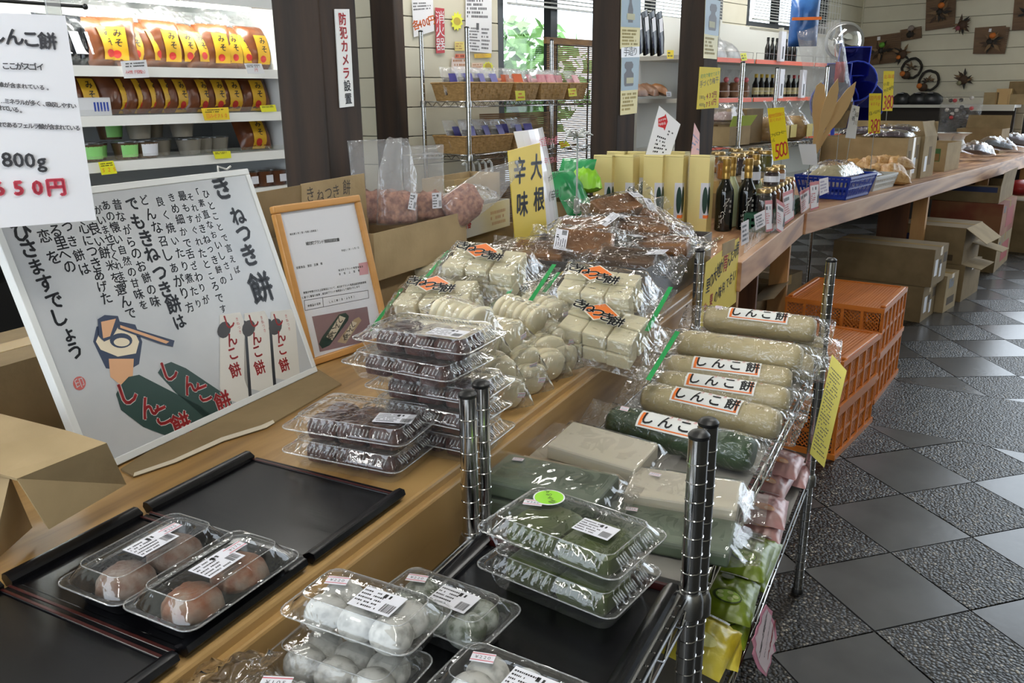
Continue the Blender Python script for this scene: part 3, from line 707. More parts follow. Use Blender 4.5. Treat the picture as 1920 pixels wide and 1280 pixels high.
# katsuobushi carton
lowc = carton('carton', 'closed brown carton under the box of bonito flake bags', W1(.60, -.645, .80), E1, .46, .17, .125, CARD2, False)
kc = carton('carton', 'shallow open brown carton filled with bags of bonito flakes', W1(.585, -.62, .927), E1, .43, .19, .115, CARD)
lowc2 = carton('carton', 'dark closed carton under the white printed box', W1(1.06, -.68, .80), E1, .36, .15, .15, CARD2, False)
WBOX = M_('white_carton', '#cdccc6', .6)
wb = carton('carton', 'small white printed carton with clear packets beside the yellow radish sign', W1(1.065, -.665, .952), E1, .30, .16, .085, WBOX)
f_, w, h = sheet('print_panel', None, None, [W1(1.066, -.6645, .955), W1(1.36, -.6645, .955), W1(1.36, -.6645, 1.035), W1(1.066, -.6645, 1.035)], WBOX, parent=wb)
write(f_, [('椿', .035, .04, .035, .04, .035)], RED, bold=.02)
bars(f_, smallprint(.17, .01, .27, .06, 3, RND), M_('faded_print', '#b99f98', .6))
# ---- lacquer trays
LACQ = M_('black_lacquer', '#08080a', .24, spec=.35, col2='#101013', nscale=30, stretch=(1, .1, 1), bump=.06, bscale=60)
LRED = M_('red_lacquer_edge', '#3c1310', .35)
def tray(label, u0, u1, v0, v1, z, rot=0, redall=False):
    P = W1((u0+u1)/2, (v0+v1)/2, z); t = thing('lacquer_tray', label, 'tray', fr(P, E1) @ Matrix.Rotation(rot, 4, 'Z'))
    L_, W_ = (u1-u0)/2, (v1-v0)/2
    obj('base', MB().box(-L_+.006, L_-.006, -W_+.01, W_-.01, 0, .006), LACQ, t, bevel=.0015)
    for s_ in (-1, 1):
        y = s_*W_; prof = [(0, .002), (-.012, .004), (-.014, .012), (-.004, .018), (.004, .017), (.006, .010)]
        rings = [[(x, y+s_*a, b) for a, b in prof] for x in (-L_, L_)]
        if s_ < 0: rings = rings[::-1]
        obj('side_rim', MB().loft(rings), LACQ, t, smooth='auto')
        m = MB().box(s_*L_-.006, s_*L_+.006, -W_+.012, W_-.012, .004, .0095)
        if redall: obj('end_rim', MB().box(s_*L_-.0025, s_*L_+.0025, -W_, W_, .0, .014), LRED, t, bevel=.001)
        else:
            obj('end_rim', MB().box(s_*L_-.006, s_*L_+.006, -W_+.012, W_-.012, .003, .0075), LACQ, t, bevel=.0015); obj('red_line', MB().box(s_*L_-.0048, s_*L_-.0016, -W_+.012, W_-.012, .0076, .0084), LRED, t)
    return t
tray('empty black lacquer tray beside the picture board', -.305, -.112, -.362, -.068, .8005, .0)
tray('black lacquer tray holding two packs of brown buns', -.502, -.318, -.362, -.068, .8005, .01)
tray('empty black lacquer tray at the lower left corner', -.70, -.512, -.362, -.066, .8005, .0)
# ---- stickers
RNS = random.Random(5)
STK = M_('sticker_white', '#e3e3ea', .5)
def price_sticker(par, M, s=1, txt='¥220', mat=PINKRED):
    st = obj('price_sticker', MB().box(-.017*s, .017*s, -.010*s, .010*s, 0, .0005), STK, par, M)
    bars(st, [(-.017*s, .006*s, .017*s, .0075*s), (-.017*s, -.0075*s, .017*s, -.006*s)], mat, z=.0007)
    write(st, [(txt, -.009*s, 0, .009*s, 0, .009*s)], GREYINK, z=.0007)
    return st
def data_label(par, M, wl=.052, hl=.034):
    lb = obj('label', mesh('label', MB().box(-wl/2, wl/2, -hl/2, hl/2, 0, .0004), STK), STK, par, M)
    r = smallprint(-wl*.46, -hl*.45, wl*.15, hl*.42, 5, RNS, .4)
    x = wl*.2
    while x < wl*.45: a = RNS.uniform(.0004, .0012); r.append((x, -hl*.4, x+a, hl*.0)); x += a+RNS.uniform(.0004, .0010)
    r += [(wl*.02, hl*.2, wl*.1, hl*.4), (wl*.15, hl*.22, wl*.2, hl*.38)]
    bars(lb, r, INK, z=.0006); return lb
# ---- clamshell packs
def clam_mesh(w, l, hb, hl, ribs=0):
    b = MB(); b.loft([ring(w-.034, l-.034, .016, .0), ring(w-.030, l-.030, .018, .003), ring(w-.016, l-.016, .018, hb-.002), ring(w, l, .016, hb-.001), ring(w, l, .016, hb)], True, False)
    K = 12 if ribs else 5
    def rr(w_, l_, r_, z, amp=0):
        pts = rrect(w_, l_, r_, K)
        # resample along the perimeter so ribs run round the wall
        per = [0]; n = len(pts)
        for i in range(n): per.append(per[-1]+math.dist(pts[i], pts[(i+1) % n]))
        N_ = 160 if ribs else 40; out = []; j = 0
        for k in range(N_):
            s_ = per[-1]*k/N_
            while per[j+1] < s_: j += 1
            f_ = (s_-per[j])/max(per[j+1]-per[j], 1e-9); a = pts[j]; c_ = pts[(j+1) % n]
            x = a[0]+(c_[0]-a[0])*f_; y = a[1]+(c_[1]-a[1])*f_
            if amp:
                g_ = (k % 4 < 2) and ((k//16) % 5 != 4); q = 1-amp/max(math.hypot(x, y), .02)*(1 if g_ else 0); x *= q; y *= q
            out.append((x, y, z))
        return out
    t_ = MB(); a = .0035 if ribs else 0
    t_.loft([rr(w, l, .016, hb+.0004), rr(w-.012, l-.012, .016, hb+.0010), rr(w-.014, l-.014, .017, hb+.004, a), rr(w-.030, l-.030, .016, hb+hl-.005, a), rr(w-.036, l-.036, .014, hb+hl), rr(w-.060, l-.060, .010, hb+hl-.0004), rr(w-.064, l-.064, .009, hb+hl-.003)], False, True)
    return b, t_
BASEBLK = M_('black_pack_base', '#0c0c0d', .2, spec=.6)
LIDRIB = film('clear_lid', (.97, .975, .975), .015, .04, .15, 40, .40, 1.6)
_cm = {}
def clamshell(name, label, P, ex, w, l, hb, hl, basemat, ribs, fill, group=None, cat='food pack', rz=0, tilt=(0, 0)):
    t = thing(name, label, cat, fr(P, ex) @ T(rz=rz, rx=tilt[0], ry=tilt[1]), group)
    k = (w, l, hb, hl, basemat.name, ribs)
    if k not in _cm:
        b, c_ = clam_mesh(w, l, hb, hl, ribs); _cm[k] = [mesh('base', b, basemat, smooth='auto'), mesh('lid', c_, LIDRIB, smooth='auto')]
        rp = [(x, y, hb+.0005) for x, y in rrect(w, l, .016, 4)]; rm = MB().tube(rp+[rp[0]], .0011, 5); rp = [(x, y, hb+hl-.0002) for x, y in rrect(w-.037, l-.037, .013, 4)]; rm.tube(rp+[rp[0]], .0008, 4); _cm[k].append(mesh('rim', rm, RIMF, smooth=True))
        rbm = MB()
        for sx, n_, L0, W0 in ((0, 26, l-.05, w), (1, 18, w-.05, l)):
            for i in range(n_):
                if i % 6 == 5: continue
                a = -L0/2+L0*(i+.5)/n_
                for s_ in (-1, 1):
                    p, q = (s_*(W0/2-.0075), a, hb+.005), (s_*(W0/2-.0155), a, hb+hl-.005)
                    if sx: p, q = (p[1], p[0], p[2]), (q[1], q[0], q[2])
                    rbm.tube([p, q], .0011, 4)
        _cm[k].append(mesh('ribs', rbm, RIMF, smooth=True))
    obj('base', _cm[k][0], None, t); ld = obj('lid', _cm[k][1], None, t); obj('rim', _cm[k][2], None, ld)
    if ribs: obj('ribs', _cm[k][3], None, ld, kind='stuff')
    fill(t, w, l, hb, hl); return t
BEAN = M_('dark_red_bean_rice', '#2c1512', .35, col2='#4b2620', nscale=60, bump=.5, bscale=120)
def blocks(mat, nx, ny, zt, name):
    me = {}
    def f(t, w, l, hb, hl):
        k = (nx, ny, w, l)
        if k not in me:
            cx, cy = (w-.052)/nx, (l-.052)/ny
            m = MB(); rings = [ring(cx*.86, cy*.86, .008, .0), ring(cx*.96, cy*.96, .012, .008), ring(cx*.94, cy*.94, .013, zt*.75), ring(cx*.7, cy*.72, .010, zt)]
            m.loft(rings); me[k] = (mesh(name, m, mat, smooth='auto'), cx, cy)
        mm, cx, cy = me[k]
        for i in range(nx):
            for j in range(ny): obj(name, mm, None, t, T(-(w-.052)/2+cx*(i+.5), -(l-.052)/2+cy*(j+.5), .004))
    return f
# stacks: x axis = E1 (short side), y = -N1
S5 = 'stacked packs of dark red bean cakes'
zz = TZ+.001; names = ['bottom', 'second from the bottom', 'middle', 'second from the top', 'topmost']
f5 = blocks(BEAN, 2, 3, .030, 'bean_cake')
for k in range(5):
    off = [(0.085, -.125), (.08, -.128), (.083, -.122), (.062, -.15), (.072, -.132)][k]
    t = clamshell('bean_cake_pack', f'clear ribbed pack of dark bean cakes, {names[k]} of the tall stack', W1(off[0], off[1], zz+k*.0405), E1, .142, .212, .026, .016, CLEAR, True, f5, S5, rz=[.02, -.03, .03, -.04, .02][k])
    if k == 4: data_label(t, T(-.02, -.045, .0405, rz=-PI/2), .06, .036)
for k in range(2):
    t = clamshell('bean_cake_pack', f'clear ribbed pack of dark bean cakes, {"lower" if k == 0 else "upper"} of the short front stack', W1(-.028, -.20+.006*k, zz+k*.042), E1, .145, .215, .026, .017, CLEAR, True, f5, S5, rz=.06+.05*k)
    if k == 1: data_label(t, T(-.01, -.06, .0415, rz=-PI/2+.2), .06, .036)
# brown buns on the tray
BUN = M_('brown_bun', '#674532', .6, col2='#84756a', nscale=55, detail=6, lo=.38, hi=.62, bump=.6, bscale=70)
BUN2 = M_('toasted_bun', '#7a4524', .6, col2='#8a7665', nscale=45, detail=6, lo=.38, hi=.62, bump=.6, bscale=70)
def buns(m_):
    def f(t, w, l, hb, hl):
        for s_ in (-1, 1):
            b = MB(); rings = []
            for k in range(9):
                a = PI/2*k/8; r = math.cos(a)*.0335; rings.append([(r*math.cos(2*PI*i/20)*(1+.05*math.sin(3*i)), r*math.sin(2*PI*i/20), .008+.028*math.sin(a)+.003*noise.noise((i*.9, k, s_))) for i in range(20)])
            b.loft(rings); obj('bun', b, m_, t, T(s_*.0345, 0, 0), smooth=True)
    return f
for k, (lab, u, v, m_) in enumerate((('clear-lidded pack of two frosted brown buns nearer the picture board', -.418, -.213, BUN), ('clear-lidded pack of two toasted brown buns nearer the wire rack', -.415, -.110, BUN2))):
    t = clamshell('bun_pack', lab, W1(u, v, .8075), E1, .172, .108, .026, .020, BASEBLK, False, buns(m_), 'bun packs on the lacquer tray', rz=.0)
    data_label(t, T(.005, 0, .0435, rz=-PI/2*0+.0), .052, .034); price_sticker(t, T(.038, .007, .0435), .75, '¥275')
# ---- rice cake pouches, end faces towards the rack
MOCHI = M_('white_rice_cake', '#e6ddc0', .38, col2='#dcd2b0', nscale=14, sss=.25, bump=.05, bscale=40)
MOCHIB = M_('cut_rice_cake', '#e0d7b6', .5, col2='#d5cba8', nscale=12, sss=.2)
def disc_mesh(r, th, sq=1.0):
    m = MB(); n = 22
    def rg(s_, y): return [((abs(math.cos(a))**.75)*math.copysign(1, math.cos(a))*r*s_*1.12, y, (abs(math.sin(a))**.75)*math.copysign(1, math.sin(a))*r*s_*sq) for a in [2*PI*i/n for i in range(n)]]
    return m.loft([rg(.80, 0), rg(.96, th*.25), rg(1, th*.5), rg(.96, th*.78), rg(.82, th)])
dm = mesh('rice_cake', disc_mesh(.0325, .016), MOCHI, smooth=True)
pf = MB(); n = 20
def cap_ring(r, y, amp=0, ph=0): return [(r*1.15*math.cos(2*PI*i/n)*(1+amp*math.sin(5*i+ph)), y, r*math.sin(2*PI*i/n)*(1+amp*math.cos(4*i+ph))) for i in range(n)]
pf.loft([[(.034*math.cos(2*PI*i/n), -.122, .002*math.sin(2*PI*i/n)) for i in range(n)], cap_ring(.022, -.108, .1), cap_ring(.0340, -.094, .03), cap_ring(.0345, -.06, .02, 1), cap_ring(.0348, -.03, .02, 2), cap_ring(.0340, -.004, .03, 3), cap_ring(.029, .006, .06, 1), [(.036*math.cos(2*PI*i/n), .020+.004*math.sin(3*i), .006*math.sin(2*PI*i/n)-.008) for i in range(n)]])
fm = mesh('pouch_film', pf, BAG, smooth=True)
proto = None
faces = [(961, 761, 'lowest beside the chrome posts', 1), (1000, 734, 'lowest row with a price sticker', 1), (1036, 712, 'lowest row, third from the chrome posts', 0), (1058, 690, 'lowest row nearest the block cakes', 0),
         (940, 707, 'second row beside the chrome posts', 0), (986, 686, 'second row with a price sticker', 1), (1034, 662, 'second row, third from the posts', 0), (1058, 642, 'second row at the far end with a sticker', 1),
         (966, 636, 'third row with a sticker on its face', 1), (915, 650, 'third row behind the bean cake stack', 0), (1012, 606, 'topmost row, glossy front face', 0), (1048, 592, 'topmost row at the far end', 1), (905, 612, 'top row beside the bean cake stack', 0)]
for k, (x, y, lab, stk) in enumerate(faces):
    row = [0, 0, 0, 0, 1, 1, 1, 1, 2, 2, 3, 3, 3][k]
    q = pp(x, y, W1(0, -.085-.018*row, 0), N1)
    if q.z < TZ+.031: q.z = TZ+.031
    M = fr(q, E1) @ T(rz=(-.5 if row < 2 else -.3)+RND.uniform(-.14, .14), rx=RND.uniform(.0, .22), ry=RND.uniform(-.25, .25))
    t = thing('rice_cake_pouch', 'clear pouch of round white rice cakes, '+lab, 'rice cakes', M, 'pouches of round rice cakes')
    for j in range(6): obj('rice_cake', dm, None, t, T(RND.uniform(-.002, .002), .002-.0 + j*.0165, RND.uniform(-.002, .002)-.0, rx=.12) @ T(0, 0, 0))
    f_ = obj('pouch_film', fm, None, t, T(0, .0, 0) @ Matrix.Rotation(PI, 4, 'Z'))
    if stk: price_sticker(t, T(.004, -.0175, .008, rx=PI/2+.1), .52)
# ---- bags of cut rice cake with the orange label
GST = M_('green_stripe', '#1f9a4e', .4)
ODIA = M_('orange_diamond', '#e3762f', .4)
OUTL = M_('white_outline', '#e8e6da', .5)
def pillow(w, l, h, nx=22, ny=18, seed=0, wr=.004, flat=.05, base=0.25):
    rn = seed*3.7
    def hh(a, b):
        x = 2*a-1; y = 2*b-1
        return (max(0, 1-abs(x)**3.2))**.6*(max(0, 1-abs(y)**2.6))**.6
    m = MB()
    def top(a, b):
        e = hh(a, b); nz = noise.noise((a*7+rn, b*7, seed))+.6*noise.noise((a*15, b*13+rn, seed))
        return ((a-.5)*w, (b-.5)*l, h*e*(1-base)+nz*wr*min(1, e*3+.25))
    def bot(a, b):
        e = hh(a, b); return ((a-.5)*w, (b-.5)*l, -h*e*base)
    m.grid(nx, ny, top); m.grid(nx, ny, lambda a, b: bot(1-a, b)); return m
def kiri_bag(label, P, M, seed, block=True):
    w, l, h = .265, .175, .080
    t = thing('rice_cake_bag', label, 'rice cakes', M, 'bags of cut rice cake with orange labels')
    cm = mesh('rice_cake_block', MB().box(-.026, .026, -.0235, .0235, 0, .034), MOCHIB, bevel=.004, seg=2)
    for k in range(2):
        for i in range(3):
            for j in range(2):
                obj('rice_cake_block', cm, None, t, T((i-1)*.056+RND.uniform(-.003, .003), (j-.5)*.053, -.018+.036*k, rz=RND.uniform(-.08, .08)))
    w = .30
    def sst(a, b, x): q = min(1, max(0, (x-a)/(b-a))); return q*q*(3-2*q)
    def kh(x, y): return sst(.124, .086, abs(x))*sst(.0875, .056, abs(y))
    p = MB()
    def ktop(a, b):
        x, y = (a-.5)*w, (b-.5)*l; e = kh(x, y); nz = noise.noise((x*28+seed, y*28, seed))+.5*noise.noise((x*60, y*60, seed+4))
        return (x, y, .060*e+.0035*nz*(1 if e > .2 else 1.6))
    def kbot(a, b): x, y = (a-.5)*w, (b-.5)*l; return (x, y, -.0225*kh(x, y)-.001)
    p.grid(30, 20, ktop); p.grid(30, 20, lambda a, b: kbot(1-a, b)); obj('bag_film', p, BAG, t, smooth=True)
    def drape(x, y, z=0):
        return (x, y, .060*kh(x, y)+.006+z)
    for sx in (-1, 1):
        st = MB()
        x0 = sx*(w/2-.016); n_ = 12
        for j in range(n_):
            y0 = -l/2+l*j/n_; y1 = -l/2+l*(j+1)/n_
            q = [drape(x0-.005, y0), drape(x0+.005, y0), drape(x0+.005, y1), drape(x0-.005, y1)]; st.add(q, [(0, 1, 2, 3)])
        obj('green_stripe', st, GST, t)
    dia = MB(); c_ = (-.012, .012)
    for rad, zz_, mt in ((.041, .0, OUTL), (.037, .0006, ODIA)):
        d2 = MB(); d2.grid(6, 6, lambda a, b: drape(c_[0]+((a-.5)+(b-.5))*rad*1.1, c_[1]+((a-.5)-(b-.5))*rad*.8, zz_)); obj('label', d2, mt, t, smooth=True)
    ln = [(ch, c_[0]-.050+.024*i, c_[1]+.010-.008*i, c_[0]-.050+.024*i, c_[1]+.010-.008*i, .034) for i, ch in enumerate('きねつき餅')]
    write(t, ln, OUTL, warp=lambda x, y, z: drape(x, y, .0012), bold=.07)
    write(t, ln, INK, warp=lambda x, y, z: drape(x, y, .0016), bold=.035)
    return t
def bagM(x, y, z, az, rx=0, ry=0):       # x axis along azimuth az
    P = px(x, y, z); e_ = Vector((math.sin(math.radians(az)), math.cos(math.radians(az)), 0)); return fr(P, e_) @ T(rx=rx, ry=ry)
RX = .34
kiri_bag('clear bag of cut rice cakes with green edge overhanging the counter, lowest in front', None, bagM(1130, 640, .852, 118, rx=RX, ry=.12), 1)
kiri_bag('clear bag of cut rice cakes with orange label in front of the grey bin', None, bagM(1125, 566, .915, 116, rx=RX, ry=.04), 2)
kiri_bag('clear bag of cut rice cakes with orange label on top of the pile', None, bagM(912, 522, .952, 112, rx=RX, ry=.06), 3)
kiri_bag('clear bag of cut rice cakes half covered behind the round cakes', None, bagM(828, 585, .90, 110, rx=RX, ry=-.06), 4)
kiri_bag('clear bag of cut rice cakes beside the certificate frame', None, bagM(778, 525, .875, 108, rx=.25, ry=-.1), 5)
kiri_bag('clear bag of cut rice cakes buried under the middle of the pile', None, bagM(960, 585, .862, 112, rx=.2), 6)
# ================================================================ goods on the near rack
SH = SZN+.004
tray('black lacquer tray with a thin red rim on the near wire rack', -.47, -.062, .034, .318, SH+.0005, .0, redall=True)
TS_ = SH+.0075
KUSA = M_('green_mugwort_cake', '#3c4722', .4, col2='#566132', nscale=18, sss=.1)
t = clamshell('mugwort_cake_pack', 'lower clear pack of green mugwort cakes on the lacquer tray', W1(-.118, .192, TS_), E1, .135, .208, .030, .018, CLEAR, True, blocks(KUSA, 1, 2, .036, 'mugwort_cake'), 'packs of green mugwort cakes', rz=-.16)
t = clamshell('mugwort_cake_pack', 'upper clear pack of green mugwort cakes with a round green sticker', W1(-.110, .192, TS_+.049), E1, .138, .212, .030, .018, CLEAR, True, blocks(KUSA, 1, 2, .036, 'mugwort_cake'), 'packs of green mugwort cakes', rz=-.17)
data_label(t, T(-.005, -.040, .0485, rz=-PI/2), .052, .032)
gs = obj('round_sticker', MB().lathe([(.0215, 0), (.0215, .0004)], 28), STK, t, T(.030, .055, .0482)); obj('green_disc', MB().lathe([(.0195, .0004), (.0195, .0007)], 28), M_('lime_sticker', '#8ed321', .45), gs)
write(gs, [('よもぎ餅', .012, .012, -.008, -.012, .010)], INK, z=.0009, jit=.5)
price_sticker(t, T(.006, .064, .0479, rz=-PI/2+.4), .75, '¥360')
# daifuku
DAI = M_('floury_daifuku', '#c6c4bd', .85, col2='#93918a', nscale=75, lo=.46, hi=.66, detail=5)
DAIG = M_('floury_mugwort_daifuku', '#a5a9a0', .85, col2='#565e4c', nscale=65, lo=.42, hi=.62, detail=5)
_dm = {}
def daifuku(mt, nx, ny, r=.024):
    def f(t, w, l, hb, hl):
        for i in range(nx):
            for j in range(ny):
                k = (mt.name, (i*3+j) % 3)
                if k not in _dm:
                    m = MB(); m.ball((0, 0, 0), r, r, r*.82, 18, 12); s_ = hash(k[0]) % 7+k[1]*3
                    m.v = [tuple(Vector(q)*(1+.07*noise.noise(Vector(q)*45+Vector((s_, 0, 0))))) for q in m.v]; _dm[k] = mesh('daifuku', m, mt, smooth=True)
                obj('daifuku', _dm[k], None, t, T(-(w-.04)/2+(w-.04)*(i+.5)/nx+RND.uniform(-.002, .002), -(l-.04)/2+(l-.04)*(j+.5)/ny, r*.82+.003, rz=RND.uniform(0, 6)))
    return f
DG = 'packs of daifuku rice cakes'
def dpack(label, u, v, z, mt, rz=0, tilt=(0, 0), lab=True, txt='¥220', w=.098, l=.172):
    t = clamshell('daifuku_pack', label, W1(u, v, z), E1, w, l, .030, .018, CLEAR, False, daifuku(mt, 2, 3), DG, rz=rz, tilt=tilt)
    if lab: data_label(t, T(-.002, -.018, .0475, rz=-PI/2), .054, .036); price_sticker(t, T(.010, .046, .0475, rz=-PI/2+.3), .75, txt)
    return t
dpack('lowest clear pack of white daifuku in the stack by the oak counter', -.395, .052, TS_, DAI, .02, lab=False)
dpack('topmost clear pack of white daifuku with label, by the oak counter', -.365, .060, TS_+.0485, DAI, .0)
dpack('clear pack of grey-green mugwort daifuku beside the white daifuku stack', -.262, .092, TS_, DAIG, -.08)
dpack('clear pack of white daifuku at the bottom edge of the picture', -.355, .238, TS_, DAI, -.06)
# clear bag of cakes at the bottom
t = thing('daifuku_bag', 'crinkled clear bag of white cakes with a 105 yen sticker', 'food pack', fr(W1(-.545, .035, TS_+.022), E1))
obj('bag_film', pillow(.20, .13, .060, 28, 22, 9, .010), BAG, t, smooth=True)
m = MB().ball((0, 0, 0), .03, .03, .02, 16, 10); dmz = mesh('rice_cake', m, DAI, smooth=True)
for x in (-.055, 0, .055): obj('rice_cake', dmz, None, t, T(x, 0, .0))
price_sticker(t, T(.055, -.01, .047, rz=-PI/2+.4), .9, '¥105')
t = thing('daifuku_bag', 'crinkled clear bag sticking up against the oak counter at the bottom edge', 'food pack', fr(W1(-.53, -.018, TS_+.05), E1) @ T(rx=-.5))
obj('bag_film', pillow(.15, .10, .03, 22, 16, 12, .010), BAG, t, smooth=True); obj('rice_cake', dmz, None, t, T(-.02, 0, -.002))
# ================================================================ far rack: slabs and rolls
SF = SZF+.0045
SLW = M_('white_slab_cake', '#cfc7b4', .42, col2='#c5bda8', nscale=8, sss=.2)
SLG = M_('green_slab_cake', '#3f4d38', .5, col2='#65725f', nscale=9, lo=.4, hi=.62)
def slab(label, x, y, z, az, L_, W_, H_, mt, group, stick=None, ry=0, rx=0, seed=0):
    P = px(x, y, z); e_ = Vector((math.sin(math.radians(az)), math.cos(math.radians(az)), 0))
    t = thing('rice_cake_slab', label, 'rice cake slab', fr(P, e_) @ T(rx=rx, ry=ry), group)
    obj('slab', MB().box(-L_/2, L_/2, -W_/2, W_/2, -H_, 0), mt, t, bevel=.004)
    f_ = MB(); K = 30; n_ = len(ring(1, 1, .1, 0))
    def rg(dx, dy, z_, j): return [(x_+RND.uniform(-j, j), y_+RND.uniform(-j, j), z_+RND.uniform(-j, j)*.6) for x_, y_, _ in ring(L_+dx, W_+dy, .008, 0)]
    top = pillow(L_+.10, W_+.012, .003, 30, 14, seed+20, .0025, base=.0)
    # envelope: flat top a hair over the slab, ends pinched to wings
    env = MB(); nx, ny = 26, 10
    def en(s_):
        def g_(a, b):
            x_ = (a-.5)*(L_+.085); y_ = (b-.5)*(W_+.014); ov = max(0, abs(x_)-L_/2-.002)
            zt_ = .0034 if s_ > 0 else -H_-.0008
            if ov > 0: zt_ = zt_*max(0, 1-ov/.014)+(-H_*.55)*min(1, ov/.014); y_ *= 1-.12*min(1, ov/.03)
            edge = abs(2*b-1); 
            if edge > .97: zt_ = (zt_-H_*.5)/2
            return (x_, y_, zt_+.0016*noise.noise((x_*35+seed, y_*35, s_))+(.006*noise.noise((x_*70, y_*50+seed, s_+3)) if ov > .004 else 0))
        return g_
    env.grid(nx, ny, en(1)); env.grid(nx, ny, lambda a, b: en(-1)(1-a, b))
    obj('wrap', env, SLABW, t, smooth=True)
    if stick: price_sticker(t, T(stick[0], stick[1], .0045, rz=RND.uniform(-.3, .3)+PI), .55)
    return t
SG = 'slabs of wrapped rice cake'
slab('pale rice cake slab lying under the tilted white slab', 1085, 868, SF+.022, 116, .19, .115, .022, SLW, SG, seed=1)
slab('pale rice cake slab resting tilted beside the green roll', 1130, 832, SF+.058, 122, .17, .10, .030, SLW, SG, rx=.10, ry=.05, seed=2)
slab('lower dark green rice cake slab behind the mugwort pack', 1030, 928, SF+.028, 117, .20, .11, .027, SLG, SG, seed=3)
slab('upper dark green rice cake slab with a sticker by the oak counter', 1030, 893, SF+.058, 117, .20, .11, .027, SLG, SG, (-.07, .028), seed=4)
slab('dark green rice cake slab lying beside the front posts', 1245, 982, SF+.026, 112, .205, .10, .025, SLG, SG, (-.055, .02), seed=5)
slab('cream white rice cake slab behind the front posts', 1282, 912, SF+.042, 110, .175, .105, .036, SLW, SG, (-.05, .02), seed=6)
# rolls of shinko rice cake
ROLW = M_('white_roll_cake', '#bfb087', .38, col2='#b3a47b', nscale=10, sss=.15)
ROLG = M_('green_roll_cake', '#16300f', .4, col2='#1d3c14', nscale=12)
RLAB = M_('roll_label', '#e6e6e2', .45)
def roll_meshes(r, L_, seed):
    n = 26; m = MB(); rings = []
    for a, q in ((-L_/2, .0), (-L_/2, .70), (-L_/2+.008, .90), (-L_/2+.022, 1), (0, 1), (L_/2-.022, 1), (L_/2-.008, .9), (L_/2, .70), (L_/2, .0)):
        q = max(q, .02); rings.append([(a, r*q*math.cos(2*PI*i/n)*1.03, r*q*math.sin(2*PI*i/n)*.97) for i in range(n)])
    m.loft(rings)
    f = MB(); rr_ = []; rn = random.Random(seed)
    N_ = 30
    xs = [-L_/2-.06, -L_/2-.045, -L_/2-.03, -L_/2-.016, -L_/2-.003, -L_/2+.02] + [-L_/2+.02+(L_-.04)*k/7 for k in range(1, 8)] + [L_/2+.003, L_/2+.014, L_/2+.028, L_/2+.042]
    for x in xs:
        ov = max(0, abs(x)-L_/2)
        if ov == 0: ry_, rz_ = r*1.07, r*1.03
        else:
            k = min(1, ov/.04); ry_ = r*(1.02+.25*k); rz_ = r*(1-.93*k)
        rr_.append([(x+.004*noise.noise((i*.9, x*40, seed)), ry_*math.cos(2*PI*i/N_)*(1+.03*noise.noise((i*1.3, x*50, seed))), (rz_*math.sin(2*PI*i/N_))*(1+.05*noise.noise((i*1.7, x*60, seed+5)))+(.008*noise.noise((i*.8, x*45, seed+9))*(1 if ov > 0 else .15))) for i in range(N_)])
    f.loft(rr_)
    return m, f
def roll(label, P, ax, r, L_, mt, seed, face=0, lab=True, stick=False, dz=0):
    """face: roll angle of the label about the axis; ax = world axis"""
    M = fr(P, ax) @ Matrix.Rotation(face, 4, 'X')
    t = thing('rice_cake_roll', label, 'rice cake roll', M, 'wrapped rolls of shinko rice cake')
    m, f = roll_meshes(r, L_, seed); obj('roll', m, mt, t, smooth=True); obj('wrap', f, WRAP, t, smooth=True)
    if lab:
        R_ = r*1.09
        def wp(x, y, z): return (x, (R_+z)*math.sin(y/R_), (R_+z)*math.cos(y/R_))
        lw, lh = .145, .040
        g_ = MB(); g_.grid(10, 8, lambda a, b: wp((a-.5)*lw, (b-.5)*lh, .0004)); lb = obj('label', g_, RLAB, t, smooth=True)
        ob = MB()
        for (x0, y0, x1, y1) in ((-lw*.46, -lh*.42, lw*.46, -lh*.36), (lw*.43, -lh*.42, lw*.47, lh*.32), (-lw*.47, -lh*.42, -lw*.43, lh*.32), (-lw*.47, lh*.27, -lw*.40, lh*.34), (lw*.40, lh*.27, lw*.47, lh*.34)):
            k = max(2, int((x1-x0)/.02)); ob.grid(k, 4, lambda a, b: wp(x0+(x1-x0)*a, y0+(y1-y0)*b, .0009))
        obj('orange_border', ob, ORANGE, lb)
        # printed to be read from the far side of the rack, each character turned a quarter
        chs = 'しんこ餅'; mbx = MB()
        for i, ch in enumerate(chs):
            v, ff = glyph(ch, .03); sc = .030; cx = (-.052+.036*i); a = PI/2*0
            pts = [wp(cx+q[0]*sc, .001+q[1]*sc, .0013) for q in v]; mbx.add(pts, ff)
        obj('lettering', mbx, INK, lb)
        write(lb, [('きねつき', -.012, lh*.38, .035, lh*.38, .008)], RED, warp=lambda x, y, z: wp(x, y, .0013))
    if stick: price_sticker(t, T(-L_/2+.035, .010, r*1.08), .5)
    return t
AX = lambda az, dz=0: Vector((math.sin(math.radians(az)), math.cos(math.radians(az)), dz)).normalized()
def rollpx(label, a, b, z, L_=.27, r=.033, mt=None, seed=0, face=0, **k):
    P = px(*a, z); Q = px(*b, z); roll(label, (P+Q)/2, (Q-P), r, L_, mt or ROLW, seed, face, **k)
FC = .55
z0 = SF+.034
rollpx('pale roll at the back of the pile with a clear label, topmost', (1335, 598), (1515, 618), z0+.058, .27, seed=1, face=FC, stick=True)
rollpx('pale roll without visible label, second on top of the pile', (1290, 645), (1485, 672), z0+.055, .275, seed=2, face=FC, lab=False)
rollpx('pale roll lying directly under the unlabelled roll', (1265, 692), (1465, 716), z0+.02, .27, seed=3, face=FC)
rollpx('pale roll second from the green roll', (1250, 722), (1460, 753), z0+.004, .275, seed=4, face=FC)
rollpx('pale roll with full label next to the green roll', (1222, 745), (1445, 795), z0, .285, seed=5, face=FC)
